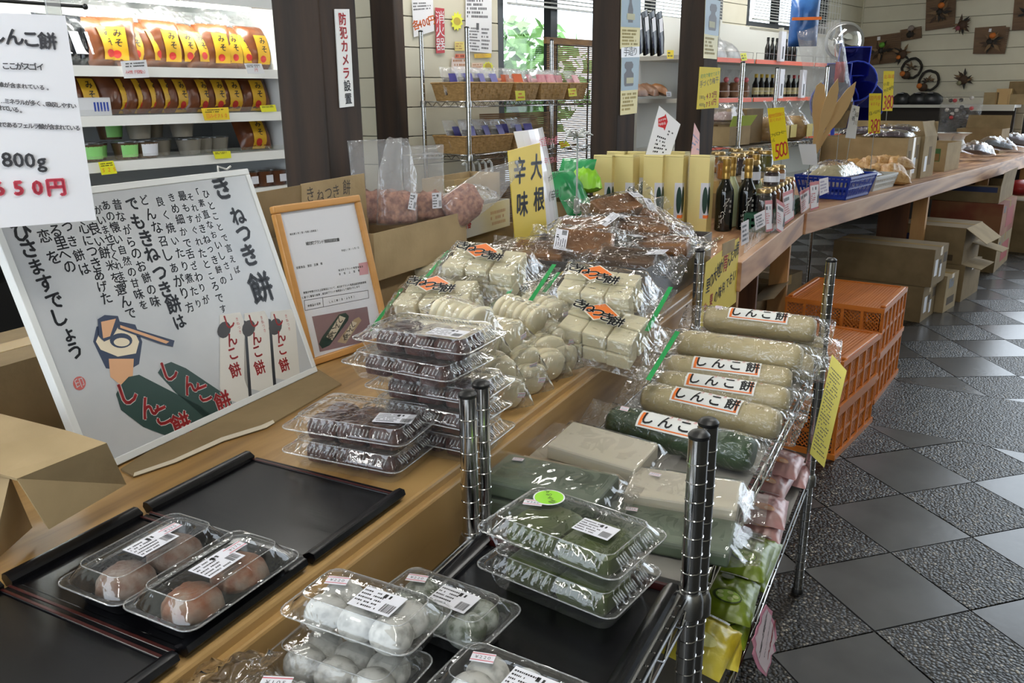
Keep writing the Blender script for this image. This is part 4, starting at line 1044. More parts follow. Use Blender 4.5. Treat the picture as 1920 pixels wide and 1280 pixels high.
rollpx('dark green roll with a white label, nearest of the rolls', (1150, 790), (1405, 852), z0, .285, .034, ROLG, 6, FC, stick=True)
rollpx('pale roll under the topmost roll, its end showing at the right', (1340, 636), (1535, 655), z0, .275, seed=7, face=FC)
rollpx('pale roll in the lower layer, wrapped end at the right of the rack', (1310, 668), (1520, 690), z0-.002, .27, seed=8, face=FC, lab=False)
# ================================================================ lower shelf: jelly packs
PKG = M_('pink_jelly_pack', '#bb8385', .28, col2='#c79a95', nscale=12, bump=.5, bscale=30)
GRP = M_('green_jelly_pack', '#667a1a', .28, col2='#788c24', nscale=9, bump=.5, bscale=30)
YLP = M_('yellow_jelly_pack', '#cdbb2f', .28, col2='#dccb50', nscale=9, bump=.5, bscale=30)
PEACH = M_('printed_peach', '#dd8a55', .4); KIWI = M_('printed_kiwi', '#8fae3a', .4); KIWD = M_('printed_kiwi_dark', '#34451a', .4)
def jelly(label, M, mt, kind, seed, group='fruit jelly packs on the lower shelf'):
    t = thing('jelly_pack', label, 'jelly pack', M, group)
    w, l, h = .105, .15, .030
    obj('pack', pillow(w, l, h, 18, 22, seed, .003), mt, t, smooth=True)
    def dr(x, y, z=0):
        xx = 2*x/w; yy = 2*y/l; e = (max(0, 1-abs(xx)**3.2))**.6*(max(0, 1-abs(yy)**2.6))**.6; return (x, y, h*e*.75+.0035+z)
    def disc(cx, cy, r, m_, zz_=0, name='print', s=1):
        g_ = MB(); g_.loft([[dr(cx+r*q*math.cos(2*PI*i/16), cy+r*q*s*math.sin(2*PI*i/16), zz_) for i in range(16)] for q in (1, .5, .02)], False, True); return obj(name, g_, m_, t)
    if kind == 'kiwi':
        disc(0, -.03, .028, KIWD, 0, s=.7); disc(.002, -.03, .024, KIWI, .0006, s=.7)
        for a in range(5): disc(.016*math.cos(a*1.3), -.03+.009*math.sin(a*1.3), .006, M_('kiwi_pale', '#c7d38a', .4), .0012, s=.8)
        disc(-.010, .038, .013, KIWD, .0006); 
    elif kind == 'peach':
        disc(0, -.03, .022, PEACH, 0, s=.6); disc(.012, -.034, .012, M_('printed_peach_pale', '#e3b391', .4), .0006, s=.7); disc(-.012, .045, .006, KIWD, .0006)
    else: disc(0, -.02, .025, M_('printed_lemon', '#e7e08a', .4), 0, s=.7)
    g_ = MB(); g_.grid(5, 2, lambda a, b: dr(-.028+.056*a, .052+.014*b, .0008)); lb = obj('date_label', g_, STK, t)
    write(t, [('18.8.18 M1', -.02, .058, .02, .058, .007)], INK, warp=lambda x, y, z: dr(x, y, .0014))
    return t
def jM(x, y, z, az, ry=0, rx=0):
    P = px(x, y, z); vv = uv1(P)[1]
    if vv > .285: P = pp(x, y, W1(0, .285, 0), N1)
    P.z = max(P.z, .378)
    return fr(P, AX(az)) @ T(rx=rx, ry=ry)
LZ = .365
jl = [('pink jelly pack furthest back on the lower shelf', 1462, 868, .075, 118, 'peach', PKG), ('pink jelly pack lying in front of the furthest one', 1440, 905, .055, 120, 'peach', PKG), ('pink jelly pack with an orange peach showing', 1432, 955, .045, 112, 'peach', PKG), ('pink jelly pack under the others at the shelf edge', 1475, 925, .02, 116, 'peach', PKG), ('pink jelly pack beside the first green packs', 1425, 985, .02, 114, 'peach', PKG)]
for k, (lb, x, y, dz, az, kd, mt) in enumerate(jl): jelly(lb, jM(x, y, LZ+dz, az, ry=.1), mt, kd, k+1)
jl = [('green kiwi jelly pack beside the rack posts, furthest of the green ones', 1395, 1045, .075, 116), ('green kiwi jelly pack with date label behind the price star', 1365, 1120, .09, 114), ('green kiwi jelly pack lying under the upper green packs', 1405, 1105, .03, 118), ('green kiwi jelly pack low behind the star sign', 1390, 1180, .02, 118), ('green kiwi jelly pack at the bottom edge beside the post', 1352, 1210, .035, 114)]
for k, (lb, x, y, dz, az) in enumerate(jl): jelly(lb, jM(x, y, LZ+.03+dz, az, ry=.08), GRP, 'kiwi', 10+k)
jelly('yellow lemon jelly pack half hidden behind the front post', jM(1318, 1205, LZ+.05, 120, ry=.2), YLP, 'lemon', 20)
jelly('yellow and green jelly pack at the very bottom behind the front post', jM(1335, 1262, LZ+.03, 112, ry=.1), YLP, 'lemon', 21)
# star shaped price sign on the rack edge
star_px = [(1437, 1133), (1442, 1140), (1449, 1146), (1447, 1156), (1453, 1166), (1455, 1180), (1457, 1196), (1452, 1206), (1455, 1220), (1447, 1228), (1446, 1242), (1440, 1256), (1437, 1268), (1430, 1262), (1422, 1254), (1416, 1240), (1411, 1226), (1414, 1214), (1410, 1200), (1416, 1190), (1419, 1176), (1425, 1166), (1427, 1150)]
SP0 = W1(-.35, .366, 0)
pts = [pp(x, y, SP0, N1) for x, y in star_px]; c_ = sum(pts, Vector())/len(pts)
Ms = fr(c_, E1, N1); Mi = Ms.inverted(); p2 = [(Mi @ q) for q in pts]
sg = obj('star_price_sign', MB().prism([(q.x, q.y) for q in p2], -.001, 0), M_('pink_card_edge', '#df8fa6', .5), None, Ms); tag(sg, 'star-shaped pink and white price sign hanging on the lower shelf edge', 'sign')
obj('face', MB().poly([(q.x*.82, q.y*.88) for q in p2], .0004), M_('pale_pink_card', '#eed9dd', .5), sg)
def sl(x, y): q = Mi @ pp(x, y, SP0, N1); return q.x, q.y
def chrs(o, f_, s, pts, size, mat, **k):
    return write(o, [(c_, *f_(*p), *f_(*p), size) for c_, p in zip(s, pts)], mat, **k)
def between(p, q, n): return [(p[0]+(q[0]-p[0])*i/max(n-1, 1), p[1]+(q[1]-p[1])*i/max(n-1, 1)) for i in range(n)]
chrs(sg, sl, 'フルーツゼリー', between((1425, 1222), (1437, 1152), 7), .022, INK, jit=.3, aspect=1.4, bold=.02); chrs(sg, sl, 'マンゴーゼリー', between((1433, 1228), (1444, 1165), 7), .014, INK, jit=.3, aspect=1.4)
chrs(sg, sl, '130円', between((1440, 1226), (1450, 1178), 4), .030, RED, jit=.3, aspect=1.4, bold=.02)
# yellow price list hanging on the rack's far post
Q = [px(1518, 852, .40), px(1543, 876, .37), pp(1591, 672, W1(.95, .40, 0), N1), pp(1561, 664, W1(1.0, .36, 0), N1)]
d0 = 1.95
Q = [CO+ray(1518, 850)*1.84, CO+ray(1545, 876)*1.80, CO+ray(1592, 698)*1.86, CO+ray(1560, 664)*1.90]
o, w, h = sheet('price_list', 'long yellow printed price list hanging from the rack corner', 'sign', Q, M_('list_yellow', '#d9cf6a', .6))
r = smallprint(w*.12, h*.06, w*.9, h*.9, 26, RNS, .35, .004); bars(o, r, GREYINK)
# ================================================================ orange crates
CRO = M_('orange_crate_plastic', '#cf7a2e', .4, col2='#c57026', nscale=5)
def crate(label, M, lx, ly, hz, group='orange plastic crates'):
    """upside-down bread crate: perforated top, latticed walls, thick rims"""
    t = thing('plastic_crate', label, 'crate', M, group); e = .012
    obj('rim', MB().box(-e, lx+e, -e, 0, 0, .022).box(-e, lx+e, ly, ly+e, 0, .022).box(-e, 0, 0, ly, 0, .022).box(lx, lx+e, 0, ly, 0, .022), CRO, t)
    obj('upper_rim', MB().box(-e*.6, lx+e*.6, -e*.6, 0, hz-.022, hz).box(-e*.6, lx+e*.6, ly, ly+e*.6, hz-.022, hz).box(-e*.6, 0, 0, ly, hz-.022, hz).box(lx, lx+e*.6, 0, ly, hz-.022, hz), CRO, t)
    # side walls: ribs + diamond lattice
    for (ox, oy, rz, L_) in ((0, 0, 0, lx), (lx, 0, PI/2, ly), (lx, ly, PI, lx), (0, ly, -PI/2, ly)):
        m = MB(); n = max(3, round(L_/.09)); M2 = T(ox, oy, 0, rz=rz)
        for k in range(n+1):
            x = L_*k/n; m.box(max(0, x-.006), min(L_, x+.006), -.007, .003, .02, hz-.02, M2)
        m.box(0, L_, -.004, .002, hz*.45, hz*.52, M2)
        wl = obj('wall_ribs', m, CRO, t)
        la = MB(); s_ = .017; nx = int(L_/s_); nz = int((hz-.05)/s_)
        for i in range(nx):
            for j in range(nz):
                x = s_*i+.5*s_; z = .028+s_*j+.5*s_; h2 = s_*.5
                la.hexa([(x-h2, -.0005, z-h2-.0028), (x+h2, -.0005, z+h2-.0028), (x+h2, .0015, z+h2-.0028), (x-h2, .0015, z-h2-.0028), (x-h2, -.0005, z-h2+.0028), (x+h2, -.0005, z+h2+.0028), (x+h2, .0015, z+h2+.0028), (x-h2, .0015, z-h2+.0028)], M2)
                la.hexa([(x-h2, -.0005, z+h2-.0028), (x+h2, -.0005, z-h2-.0028), (x+h2, .0015, z-h2-.0028), (x-h2, .0015, z+h2-.0028), (x-h2, -.0005, z+h2+.0028), (x+h2, -.0005, z-h2+.0028), (x+h2, .0015, z-h2+.0028), (x-h2, .0015, z+h2+.0028)], M2)
        obj('lattice', la, CRO, wl, kind='stuff')
    tp = MB(); s_ = .0125; n = int(lx/s_); k = int(ly/s_); zt_ = hz-.006
    for i in range(n+1): tp.box(i*lx/n-.0033, i*lx/n+.0033, 0, ly, zt_-.003, zt_)
    for j in range(k+1): tp.box(0, lx, j*ly/k-.0033, j*ly/k+.0033, zt_-.003, zt_+.0002)
    tp.box(0, lx, 0, ly, zt_-.012, zt_-.006)
    obj('mesh_top', tp, CRO, t, kind='stuff')
    for y in (-.004, ly-.018): obj('edge_strip', MB().box(.03, lx-.03, y, y+.022, hz-.004, hz+.006), CRO, t, bevel=.003)
    return t
pA = px(1566, 862, 0); pB = px(1634, 792, 0); ex = (pB-pA); ex.z = 0; ax_ = ex.normalized(); ayn = Z.cross(ax_)
h1 = .198
for k in range(2): crate(f'orange plastic crate beside the yellow price list, {"lower" if k == 0 else "upper"} one', fr(pA+ayn*.012+Z*(k*h1), ax_), ex.length, .34, h1-.001)
pA = px(1640, 757, 0); pB = px(1683, 700, 0); ex = (pB-pA); ex.z = 0; ax_ = ex.normalized(); ayn = Z.cross(ax_)
for k in range(2): crate(f'orange plastic crate beside the brown floor cartons, {"lower" if k == 0 else "upper"} one', fr(pA+ayn*.012+Z*(k*.222), ax_), ex.length, .42, .221)
# ================================================================ middle of the counters
# ---- bonito flake pouches in the carton
FLAKE = M_('bonito_flakes', '#783a24', .7, col2='#b87a5a', nscale=75, bump=1.0, bscale=110, detail=5)
def standpouch(label, M, w, h, d, fill, seed, mt=BAGM, content=FLAKE, group='bags of bonito flakes', tip=0, name='bonito_bag', cat='bag'):
    """x across, z up; content fills the lower part"""
    t = thing(name, label, cat, M, group); n = 24; K = 14
    def prof(z): k = z/h; return d/2*max(.03, (1-k**1.6))*(1 if k > .04 else .8)
    f = MB(); rings = []
    for k in range(K+1):
        z = h*k/K; dd = prof(z); ww = w/2*(1-.05*math.sin(PI*k/K))
        if tip and k/K > .6: ww *= 1-tip*(k/K-.6)/.4
        rings.append([((abs(math.cos(a))**.8)*math.copysign(1, math.cos(a))*ww, math.sin(a)*dd+.010*noise.noise((i*.5, k*.6, seed))*(k/K), z+(.006*noise.noise((i*.7, seed, k)) if k == K else 0)) for i, a in enumerate([2*PI*q/n for q in range(n)])])
    f.loft(rings); obj('pouch_film', f, mt, t, smooth=True)
    c_ = MB(); rings = []; hf = h*fill
    for k in range(9):
        z = .004+hf*k/8; s_ = .93 if k < 7 else (.85 if k == 7 else .55); dd = prof(z)*s_; ww = w/2*s_
        rings.append([((abs(math.cos(a))**.8)*math.copysign(1, math.cos(a))*ww, math.sin(a)*dd, z+.012*noise.noise((i*.6, k, seed))*(k/8)) for i, a in enumerate([2*PI*q/n for q in range(n)])])
    c_.loft(rings); obj('contents', c_, content, t, smooth=True)
    return t
def pM(x, y, v, az=27.6+0, lean=0, roll=0):
    P = pp(x, y, W1(0, v, 0), N1); return fr(P, AX(az)) @ T(rx=lean, ry=roll)
t = standpouch('milky zip bag of bonito flakes at the back left of the carton', pM(712, 418, -.76, 55), .155, .215, .05, .38, 1); data_label(t, T(.02, -.028, .06, rx=PI/2), .022, .045)
t = standpouch('milky zip bag of bonito flakes with a pointed top, in front', pM(745, 420, -.68, 50, roll=.06), .12, .215, .06, .36, 2, tip=.5); data_label(t, T(.025, -.033, .06, rx=PI/2, ry=.2), .022, .042)
t = standpouch('upright zip bag of bonito flakes with a white label in the carton', pM(798, 412, -.70, 60), .125, .20, .06, .35, 3); data_label(t, T(.02, -.035, .055, rx=PI/2), .028, .042)
obj('zip', MB().box(-.056, .056, -.006, .006, .165, .169).box(-.056, .056, -.006, .006, .175, .179), BAGM, t)
t = standpouch('bag of bonito flakes leaning out to the right over the white box', pM(835, 408, -.66, 62, roll=1.05), .11, .27, .07, .42, 4, tip=.75)
# clear packets in the white box
t = thing('noodle_packet', 'clear packet of white noodles lying in the white printed box', 'packet', fr(W1(1.21, -.745, 1.046), E1)); obj('packet_film', pillow(.26, .13, .06, 20, 14, 31, .007), BAG, t, smooth=True); obj('contents', pillow(.22, .10, .038, 16, 10, 32, .004), M_('white_noodles', '#c9c3b8', .6, col2='#b5aea2', nscale=40), t, smooth=True)
# ---- grey bin and konnyaku bags
GBIN = film('grey_bin_plastic', (.50, .50, .50), .45, .25, 0, 1, .2, .8, '#77777a')
t = thing('plastic_bin', 'translucent grey plastic bin holding the brown konnyaku bags', 'bin', fr(W1(1.0, -.085, .8005), E1))
for a in ((0, .66, 0, .004, 0, .125), (0, .66, .476, .48, 0, .125), (0, .004, .004, .476, 0, .125), (.656, .66, .004, .476, 0, .125), (.004, .656, .004, .476, 0, .003)): obj('bin_wall' if a[5] > .1 else 'bin_floor', MB().box(*a), GBIN, t)
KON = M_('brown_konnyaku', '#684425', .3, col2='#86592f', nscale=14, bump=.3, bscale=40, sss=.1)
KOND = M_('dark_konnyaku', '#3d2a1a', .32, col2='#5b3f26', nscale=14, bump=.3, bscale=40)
def konnyaku(label, u, v, z, az, rx, ry, seed, mt, L_=.155, W_=.088, H_=.038):
    t = thing('konnyaku_bag', label, 'food pack', fr(W1(u, v, z), AX(az)) @ T(rx=rx, ry=ry), 'bags of brown konnyaku')
    s_ = MB().box(-L_/2, L_/2, -W_/2, W_/2, -H_/2, H_/2); o = obj('konnyaku', s_, mt, t, bevel=.010, seg=3)
    env = MB()
    def en(sg):
        def g_(a, b):
            x = (a-.5)*(L_+.16); y = (b-.5)*(W_+.05); ov = max(0, abs(x)-L_/2); oy = max(0, abs(y)-W_/2)
            zz_ = sg*(H_/2+.004)*max(0, 1-ov/.035)*max(.0, 1-oy/.03)
            k = min(1, (ov+oy)/.03)
            return (x+.010*k*noise.noise((y*30, x*20, seed)), y*(1+.25*min(1, ov/.08)*math.sin(seed)), zz_+(.004+.020*k)*noise.noise((x*35+seed, y*35, seed*.7))+.03*k*ov*8*math.sin(seed*1.7))
        return g_
    env.grid(30, 18, en(1)); env.grid(30, 18, lambda a, b: en(-1)(1-a, b)); obj('bag_film', env, BAG, t, smooth=True)
    data_label(t, T((.075 if seed % 2 else -.07), .012*math.sin(seed*2), H_/2+.008, rz=seed*1.3, ry=.25 if seed % 2 else -.25), .055, .034)
    return t
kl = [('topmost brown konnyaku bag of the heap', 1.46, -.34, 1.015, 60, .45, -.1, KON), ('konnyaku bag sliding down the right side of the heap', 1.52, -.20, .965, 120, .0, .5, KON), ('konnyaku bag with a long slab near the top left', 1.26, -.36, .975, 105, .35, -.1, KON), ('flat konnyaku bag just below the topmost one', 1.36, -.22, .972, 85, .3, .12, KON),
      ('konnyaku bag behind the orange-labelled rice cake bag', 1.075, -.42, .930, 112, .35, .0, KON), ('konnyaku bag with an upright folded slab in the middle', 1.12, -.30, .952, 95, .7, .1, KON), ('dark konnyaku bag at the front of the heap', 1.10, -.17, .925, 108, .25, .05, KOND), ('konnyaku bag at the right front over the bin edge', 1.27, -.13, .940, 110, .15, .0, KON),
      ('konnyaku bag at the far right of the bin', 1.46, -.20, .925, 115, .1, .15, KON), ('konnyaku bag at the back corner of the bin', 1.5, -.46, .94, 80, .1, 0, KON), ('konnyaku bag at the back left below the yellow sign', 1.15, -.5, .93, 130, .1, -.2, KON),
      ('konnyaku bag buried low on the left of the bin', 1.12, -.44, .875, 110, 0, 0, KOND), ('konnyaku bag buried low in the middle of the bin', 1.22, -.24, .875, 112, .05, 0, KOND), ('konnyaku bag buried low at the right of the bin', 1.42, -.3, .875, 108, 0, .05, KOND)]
for k, (lb, u, v, z, az, rx, ry, mt) in enumerate(kl): konnyaku(lb, u, v, z, az, rx, ry, k+1, mt)
# ---- radish signs
D0 = [(968, 470), (1028, 455), (1012, 268), (953, 283)]
o, w, h = sheet('radish_sign', 'yellow card with bold black brush characters for spicy radish', 'sign', vquad(-.575, D0), YELB, th=.003)
for ch, x, y, s_ in (('大', 1006, 315, .088), ('辛', 975, 322, .088), ('根', 1011, 375, .085), ('味', 980, 385, .085)):
    p = onpl(o, x, y); write(o, [(ch, *p, *p, s_)], INKB, bold=.035, jit=.4)
o, w, h = sheet('radish_poster', 'curled white poster with red and black writing behind the yellow radish sign', 'sign', vquad(-.63, [(1003, 450), (1049, 440), (1031, 238), (979, 247)]), PAPERG, curl=lambda a, b: .02*math.sin(a*3)-.03*b*b, nx=6, ny=8)
def hw(o, items, mat, **k):
    return write(o, [(ch, *onpl(o, *p0), *onpl(o, *p1), s_) for ch, p0, p1, s_ in items], mat, **k)
hw(o, [('城里の大根', (1003, 267), (1032, 262), .032), ('辛くておいしい', (1012, 302), (1037, 297), .024)], PINKRED, z=.022, jit=.4, bold=.0)
hw(o, [('すりおろしの', (1018, 336), (1034, 322), .022), ('（辛味）', (1020, 368), (1040, 360), .04)], INK, z=.022, jit=.4)
# ---- yellow konnyaku sign in front of the bin
o, w, h = sheet('konnyaku_sign', 'torn yellow sheet with handwritten line on the bin corner', 'sign', vquad(-.03, [(1312, 618), (1380, 566), (1386, 445), (1324, 492)]), M_('sign_yellow', '#e3c93f', .55))
hw(o, [('里の大地が', (1327, 535), (1353, 498), .050), ('んだ大根', (1367, 487), (1383, 466), .050), ('の味料でおい', (1342, 556), (1377, 515), .042)], INK, jit=.4, bold=.015)
hw(o, [('育', (1360, 492), (1360, 492), .06), ('生姜', (1322, 580), (1333, 562), .042)], RED, jit=.3, bold=.015)
obj('tape', MB().box(w*.45, w*.8, h*.96, h*1.16, -.002, .001), CARD, o)
# ---- cream boxes for bottles
CRM = M_('cream_box_card', '#d8c988', .5, col2='#d2c280', nscale=3)
LEAF = M_('dark_green_print', '#16362c', .4); LABG = M_('grey_white_label', '#c9cad2', .45)
def crbox(label, P, hh=.312):
    t = thing('gift_box', label, 'box', fr(P, N1), 'tall cream gift boxes for bottles'); a = .082
    b = obj('body', MB().box(0, a, 0, a, 0, hh-.004), CRM, t, bevel=.001, seg=1)
    obj('lid_flap', MB().hexa([(.001, 0, hh-.003), (a-.001, 0, hh-.003), (a-.001, a, hh-.002), (.001, a, hh-.002), (.001, .002, hh+.004), (a-.001, .002, hh+.004), (a-.001, a, hh-.0005), (.001, a, hh-.0005)]), CRM, t)
    obj('label', MB().box(a*.62, a+.0006, -.0007, a*.3, .06, .205), LABG, t)
    obj('leaf_print', MB().prism([(a*.86+.02*math.cos(q)*.55, .135+.055*math.sin(q)) for q in [2*PI*i/16 for i in range(16)]], 0, .0006, Matrix(((1, 0, 0, 0), (0, 0, -1, -.0008), (0, 1, 0, 0), (0, 0, 0, 1)))), LEAF, t)
    obj('leaf_print', MB().prism([(.012+.02*math.cos(q)*.9, .135+.055*math.sin(q)) for q in [2*PI*i/16 for i in range(16)]], 0, .0006, Matrix(((0, 0, 1, a+.0008), (1, 0, 0, 0), (0, 1, 0, 0), (0, 0, 0, 1)))), LEAF, t)
    obj('orange_band', MB().box(a*.8, a+.001, -.0012, .02, .062, .075), ORANGE, t)
    return t
nm = ['leftmost of the front row', 'second from the left in the front row', 'third in the front row', 'fourth in the front row', 'rightmost, next to the bottles']
fx = [1113, 1152, 1207, 1245, 1294]
for k, x in enumerate(fx):
    P = px(x, 292, 1.112); P.z = .8005; crbox('cream gift box, '+nm[k], P)
for k, x in enumerate((1133, 1172, 1246)):
    P = px(x, 286, 1.112); P.z = .8005; P += E1*.03; crbox('cream gift box standing in the back row, '+('left', 'middle', 'right')[k], P)
# white recommendation card leaning behind the boxes and a small pink one
Pc = px(1226, 290, 1.115); Nf = Vector((0.12, -1, .12)).normalized()
o, w, h = sheet('recommendation_card', 'tilted white card with a red arrow logo behind the cream boxes', 'sign', [pp(x, y, Pc, Nf) for x, y in ((1209, 296), (1255, 296), (1276, 233), (1236, 198))], PAPER)
rectp = [onpl(o, x, y) for x, y in ((1234, 222), (1246, 217), (1248, 213), (1252, 228), (1246, 245), (1244, 240), (1234, 237))]
obj('red_logo', MB().poly(rectp, .0005), RED, o)
hw(o, [('おすすめ', (1237, 226), (1247, 223), .010), ('特産品', (1237, 233), (1246, 231), .011)], PAPER, z=.0009)
bars(o, smallprint(w*.25, h*.1, w*.8, h*.5, 5, RNS, .45), INK); bars(o, smallprint(w*.62, h*.55, w*.95, h*.7, 2, RNS, .5), GREYINK)
o, w, h = sheet('pink_card', 'small pink and white card standing behind the rightmost cream box', 'sign', [pp(x, y, Pc, Nf) for x, y in ((1295, 292), (1311, 292), (1312, 250), (1302, 230))], M_('pink_card', '#dcb7bb', .5)); bars(o, smallprint(0, h*.2, w, h*.7, 4, RNS, .5), M_('blue_red_print', '#7d8fb5', .5))
# ---- juice bottles
BOT = M_('dark_bottle', '#0c0d0c', .07, spec=.7); GOLD = M_('gold_cap', '#b08d4a', .3, .7); PALE = M_('pale_juice', '#c5cba0', .12, spec=.6, sss=.2)
WINK = M_('white_ink', '#d9d9d3', .5)
def bottle(label, P, mt, txt=True, hh=.295):
    t = thing('juice_bottle', label, 'bottle', fr(P, AX(97)), 'bottles of blueberry juice and wine'); s_ = hh/.295
    obj('glass', MB().lathe([(.030, 0), (.0365, .004), (.037, .15), (.034, .172), (.022, .196), (.0145, .215), (.0140, .245)], 24, Matrix.Scale(s_, 4)), mt, t, smooth='auto')
    obj('cap', MB().lathe([(.0165, .215), (.0168, .235), (.0162, .237), (.0162, .241), (.0168, .243), (.0168, .262), (.0162, .264), (.0162, .268), (.0168, .270), (.0166, .295)], 20, Matrix.Scale(s_, 4)), GOLD, t, smooth='auto')
    R_ = .0374*s_
    def wp(x, y, z): return (R_*math.sin(x/R_), -R_*math.cos(x/R_), y)
    if txt:
        write(t, [('ブルーベリー', .006, .128, -.016, .045, .021), ('常陸産', .022, .125, .022, .085, .012), ('ジュース', -.022, .062, -.022, .02, .011)], WINK, warp=wp, jit=.6, bold=.01)
    return t
for (x, y, lb, mt, tx) in ((1355, 432, 'dark juice bottle with gold cap nearest the cream boxes', BOT, 1), (1396, 430, 'dark juice bottle with white brush lettering in front of the jars', BOT, 1)):
    bottle(lb, px(x, y, .8005), mt, tx)
for (x, y, lb) in ((1366, 424, 'pale juice bottle standing behind the first dark bottle'), (1409, 416, 'pale juice bottle standing behind the second dark bottle')): bottle(lb, px(x, y, .8005), PALE, False)
# ---- honey and jam jars
JG = film('jar_glass', (.93, .95, .94), .02, .04, 0, 1, .3, 1.3)
JC = [M_('honey', '#9a5a14', .15, spec=.6), M_('plum_jam', '#2a0d14', .15, spec=.6), M_('dark_jam', '#1a1010', .15, spec=.6), M_('amber_jam', '#7a3c12', .15, spec=.6), M_('olive_pickle', '#5d5a24', .2)]
GLID = M_('gold_lid', '#b59a6a', .28, .8)
_jm = {}
def jar(label, P, r, hh, ci, lab=True):
    t = thing('preserve_jar', label, 'jar', fr(P, AX(95)), 'jars of honey and jam with gold lids')
    k = (r, hh)
    if k not in _jm:
        g_ = MB().lathe([(r*.85, 0), (r, r*.12), (r, hh*.70), (r*.80, hh*.80), (r*.80, hh*.84)], 20); c_ = MB().lathe([(r*.8, .002), (r*.95, r*.14), (r*.95, hh*.68), (r*.75, hh*.74)], 18)
        n_ = 32; ld = [[(r*q*(1+(.03 if i % 2 else 0)*fl)*math.cos(2*PI*i/n_), r*q*(1+(.03 if i % 2 else 0)*fl)*math.sin(2*PI*i/n_), z) for i in range(n_)] for q, z, fl in ((.88, hh*.83, 1), (.90, hh*.86, 1), (.87, hh*.97, 0), (.82, hh, 0), (.02, hh-.001, 0))]
        _jm[k] = (mesh('glass', g_, JG, smooth='auto'), c_, mesh('lid', MB().loft(ld), GLID, smooth='auto'), mesh('label', MB().lathe([(r*1.012, hh*.22), (r*1.012, hh*.55)], 20, None, False, False), STK, smooth=True))
    q = _jm[k]; kk = (k, ci)
    if kk not in _jm: _jm[kk] = mesh('contents', q[1], JC[ci], smooth='auto')
    obj('contents', _jm[kk], None, t); obj('glass', q[0], None, t); obj('lid', q[2], None, t)
    if lab: obj('label', q[3], None, t)
    return t
upper = [(1380, 278, 4, 'back row, leftmost large jar'), (1401, 283, 3, 'back row, amber jar in the middle'), (1417, 277, 3, 'back row beside the yellow coffee card'), (1362, 293, 0, 'amber honey, leftmost of the upper jars'), (1384, 287, 1, 'dark plum jam in the upper middle'), (1436, 282, 4, 'green pickle jar, tallest at the right'), (1410, 300, 2, 'dark jam in front of the upper jars'), (1347, 284, 0, 'honey behind the rightmost cream box')]
for k, (x, y, ci, lb) in enumerate(upper):
    hh = .105; zt_ = 1.0755; P = px(x, y, zt_); P.z = zt_-hh; jar('gold-lidded jar on the upper step, '+lb, P, .041, hh, ci, k == 6)
FRZ = .8785                             # the front jars stand on boards added across the green baskets
def frontjar(label, P, r, hh, ci, lab=False): jar(label, P, r, hh, ci, lab)
lowpx = [(1418, 356), (1426, 352), (1434, 348), (1443, 344), (1453, 340), (1463, 336), (1474, 330)]
wn = ['first', 'second', 'third', 'fourth', 'fifth', 'sixth', 'seventh']
for k, (x, y) in enumerate(lowpx):
    P = pp(x, y, W1(0, -.10, 0), N1); u_ = uv1(P)[0]
    jar(f'small gold-lidded jam jar in the front row, {wn[k]} from the bottles', W1(2.56+.093*k, -.10, FRZ), .034, .095, [2, 1, 0, 3, 1, 2, 3][k], False)
for k in range(4): jar(f'small gold-lidded jar in the second row behind the front jars, {wn[k]} from the bottles', W1(2.90+.10*k, -.185, FRZ), .034, .095, [0, 2, 3, 1][k], False)
jar('gold-lidded dark jam jar with a white label stacked on the front row', W1(2.70, -.10, FRZ+.0955), .033, .075, 1, True); jar('gold-lidded amber honey jar stacked on the front row', W1(2.84, -.10, FRZ+.0955), .033, .075, 0, True)
# step the upper jars stand on
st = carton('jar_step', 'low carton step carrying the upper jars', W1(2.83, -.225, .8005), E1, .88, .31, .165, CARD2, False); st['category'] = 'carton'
# ---- tags hung along the front board and green baskets
GBK = M_('green_basket', '#0f4a33', .45)
def basket(name, label, M, lx, ly, hz, mt, flare=.02, nslot=10, cat='basket', group=None):
    t = thing(name, label, cat, M, group); e = flare; th = .003
    def ring_(o, z): return [(-o, -o, z), (lx+o, -o, z), (lx+o, ly+o, z), (-o, ly+o, z)]
    obj('bottom', MB().box(0, lx, 0, ly, 0, th), mt, t)
    rm = MB().loft([[(x, y, z) for x, y, z in ring_(o, z)] for o, z in ((e-.002, hz-.012), (e+.004, hz-.012), (e+.004, hz), (e-.002, hz), (e-.002, hz-.012))], False, False); obj('rim', rm, mt, t)
    for (a, b) in (((0, 0), (lx, 0)), ((lx, 0), (lx, ly)), ((lx, ly), (0, ly)), ((0, ly), (0, 0))):
        A = Vector((*a, 0)); B = Vector((*b, 0)); d_ = (B-A).normalized(); nr = Vector((d_.y, -d_.x, 0)); L_ = (B-A).length; n_ = max(3, round(L_/.02)); m = MB()
        for i in range(n_+1):
            p = A+d_*(L_*i/n_); q = p+nr*e+Z*hz*.95+d_*((i/n_-.5)*2*e)
            hw_ = .0035 if 0 < i < n_ else .006
            m.hexa([p-d_*hw_, p+d_*hw_, p+d_*hw_+nr*th, p-d_*hw_+nr*th, q-d_*hw_, q+d_*hw_, q+d_*hw_+nr*th, q-d_*hw_+nr*th])
        for zf in (.12, .5, .82):
            p = A+nr*e*zf+Z*hz*zf-d_*e*zf; q = B+nr*e*zf+Z*hz*zf+d_*e*zf; hh_ = .006 if zf != .12 else .012
            m.hexa([p-Z*hh_, q-Z*hh_, q-Z*hh_+nr*th, p-Z*hh_+nr*th, p+Z*hh_, q+Z*hh_, q+Z*hh_+nr*th, p+Z*hh_+nr*th])
        obj('side_grille', m, mt, t, kind='stuff')
    return t
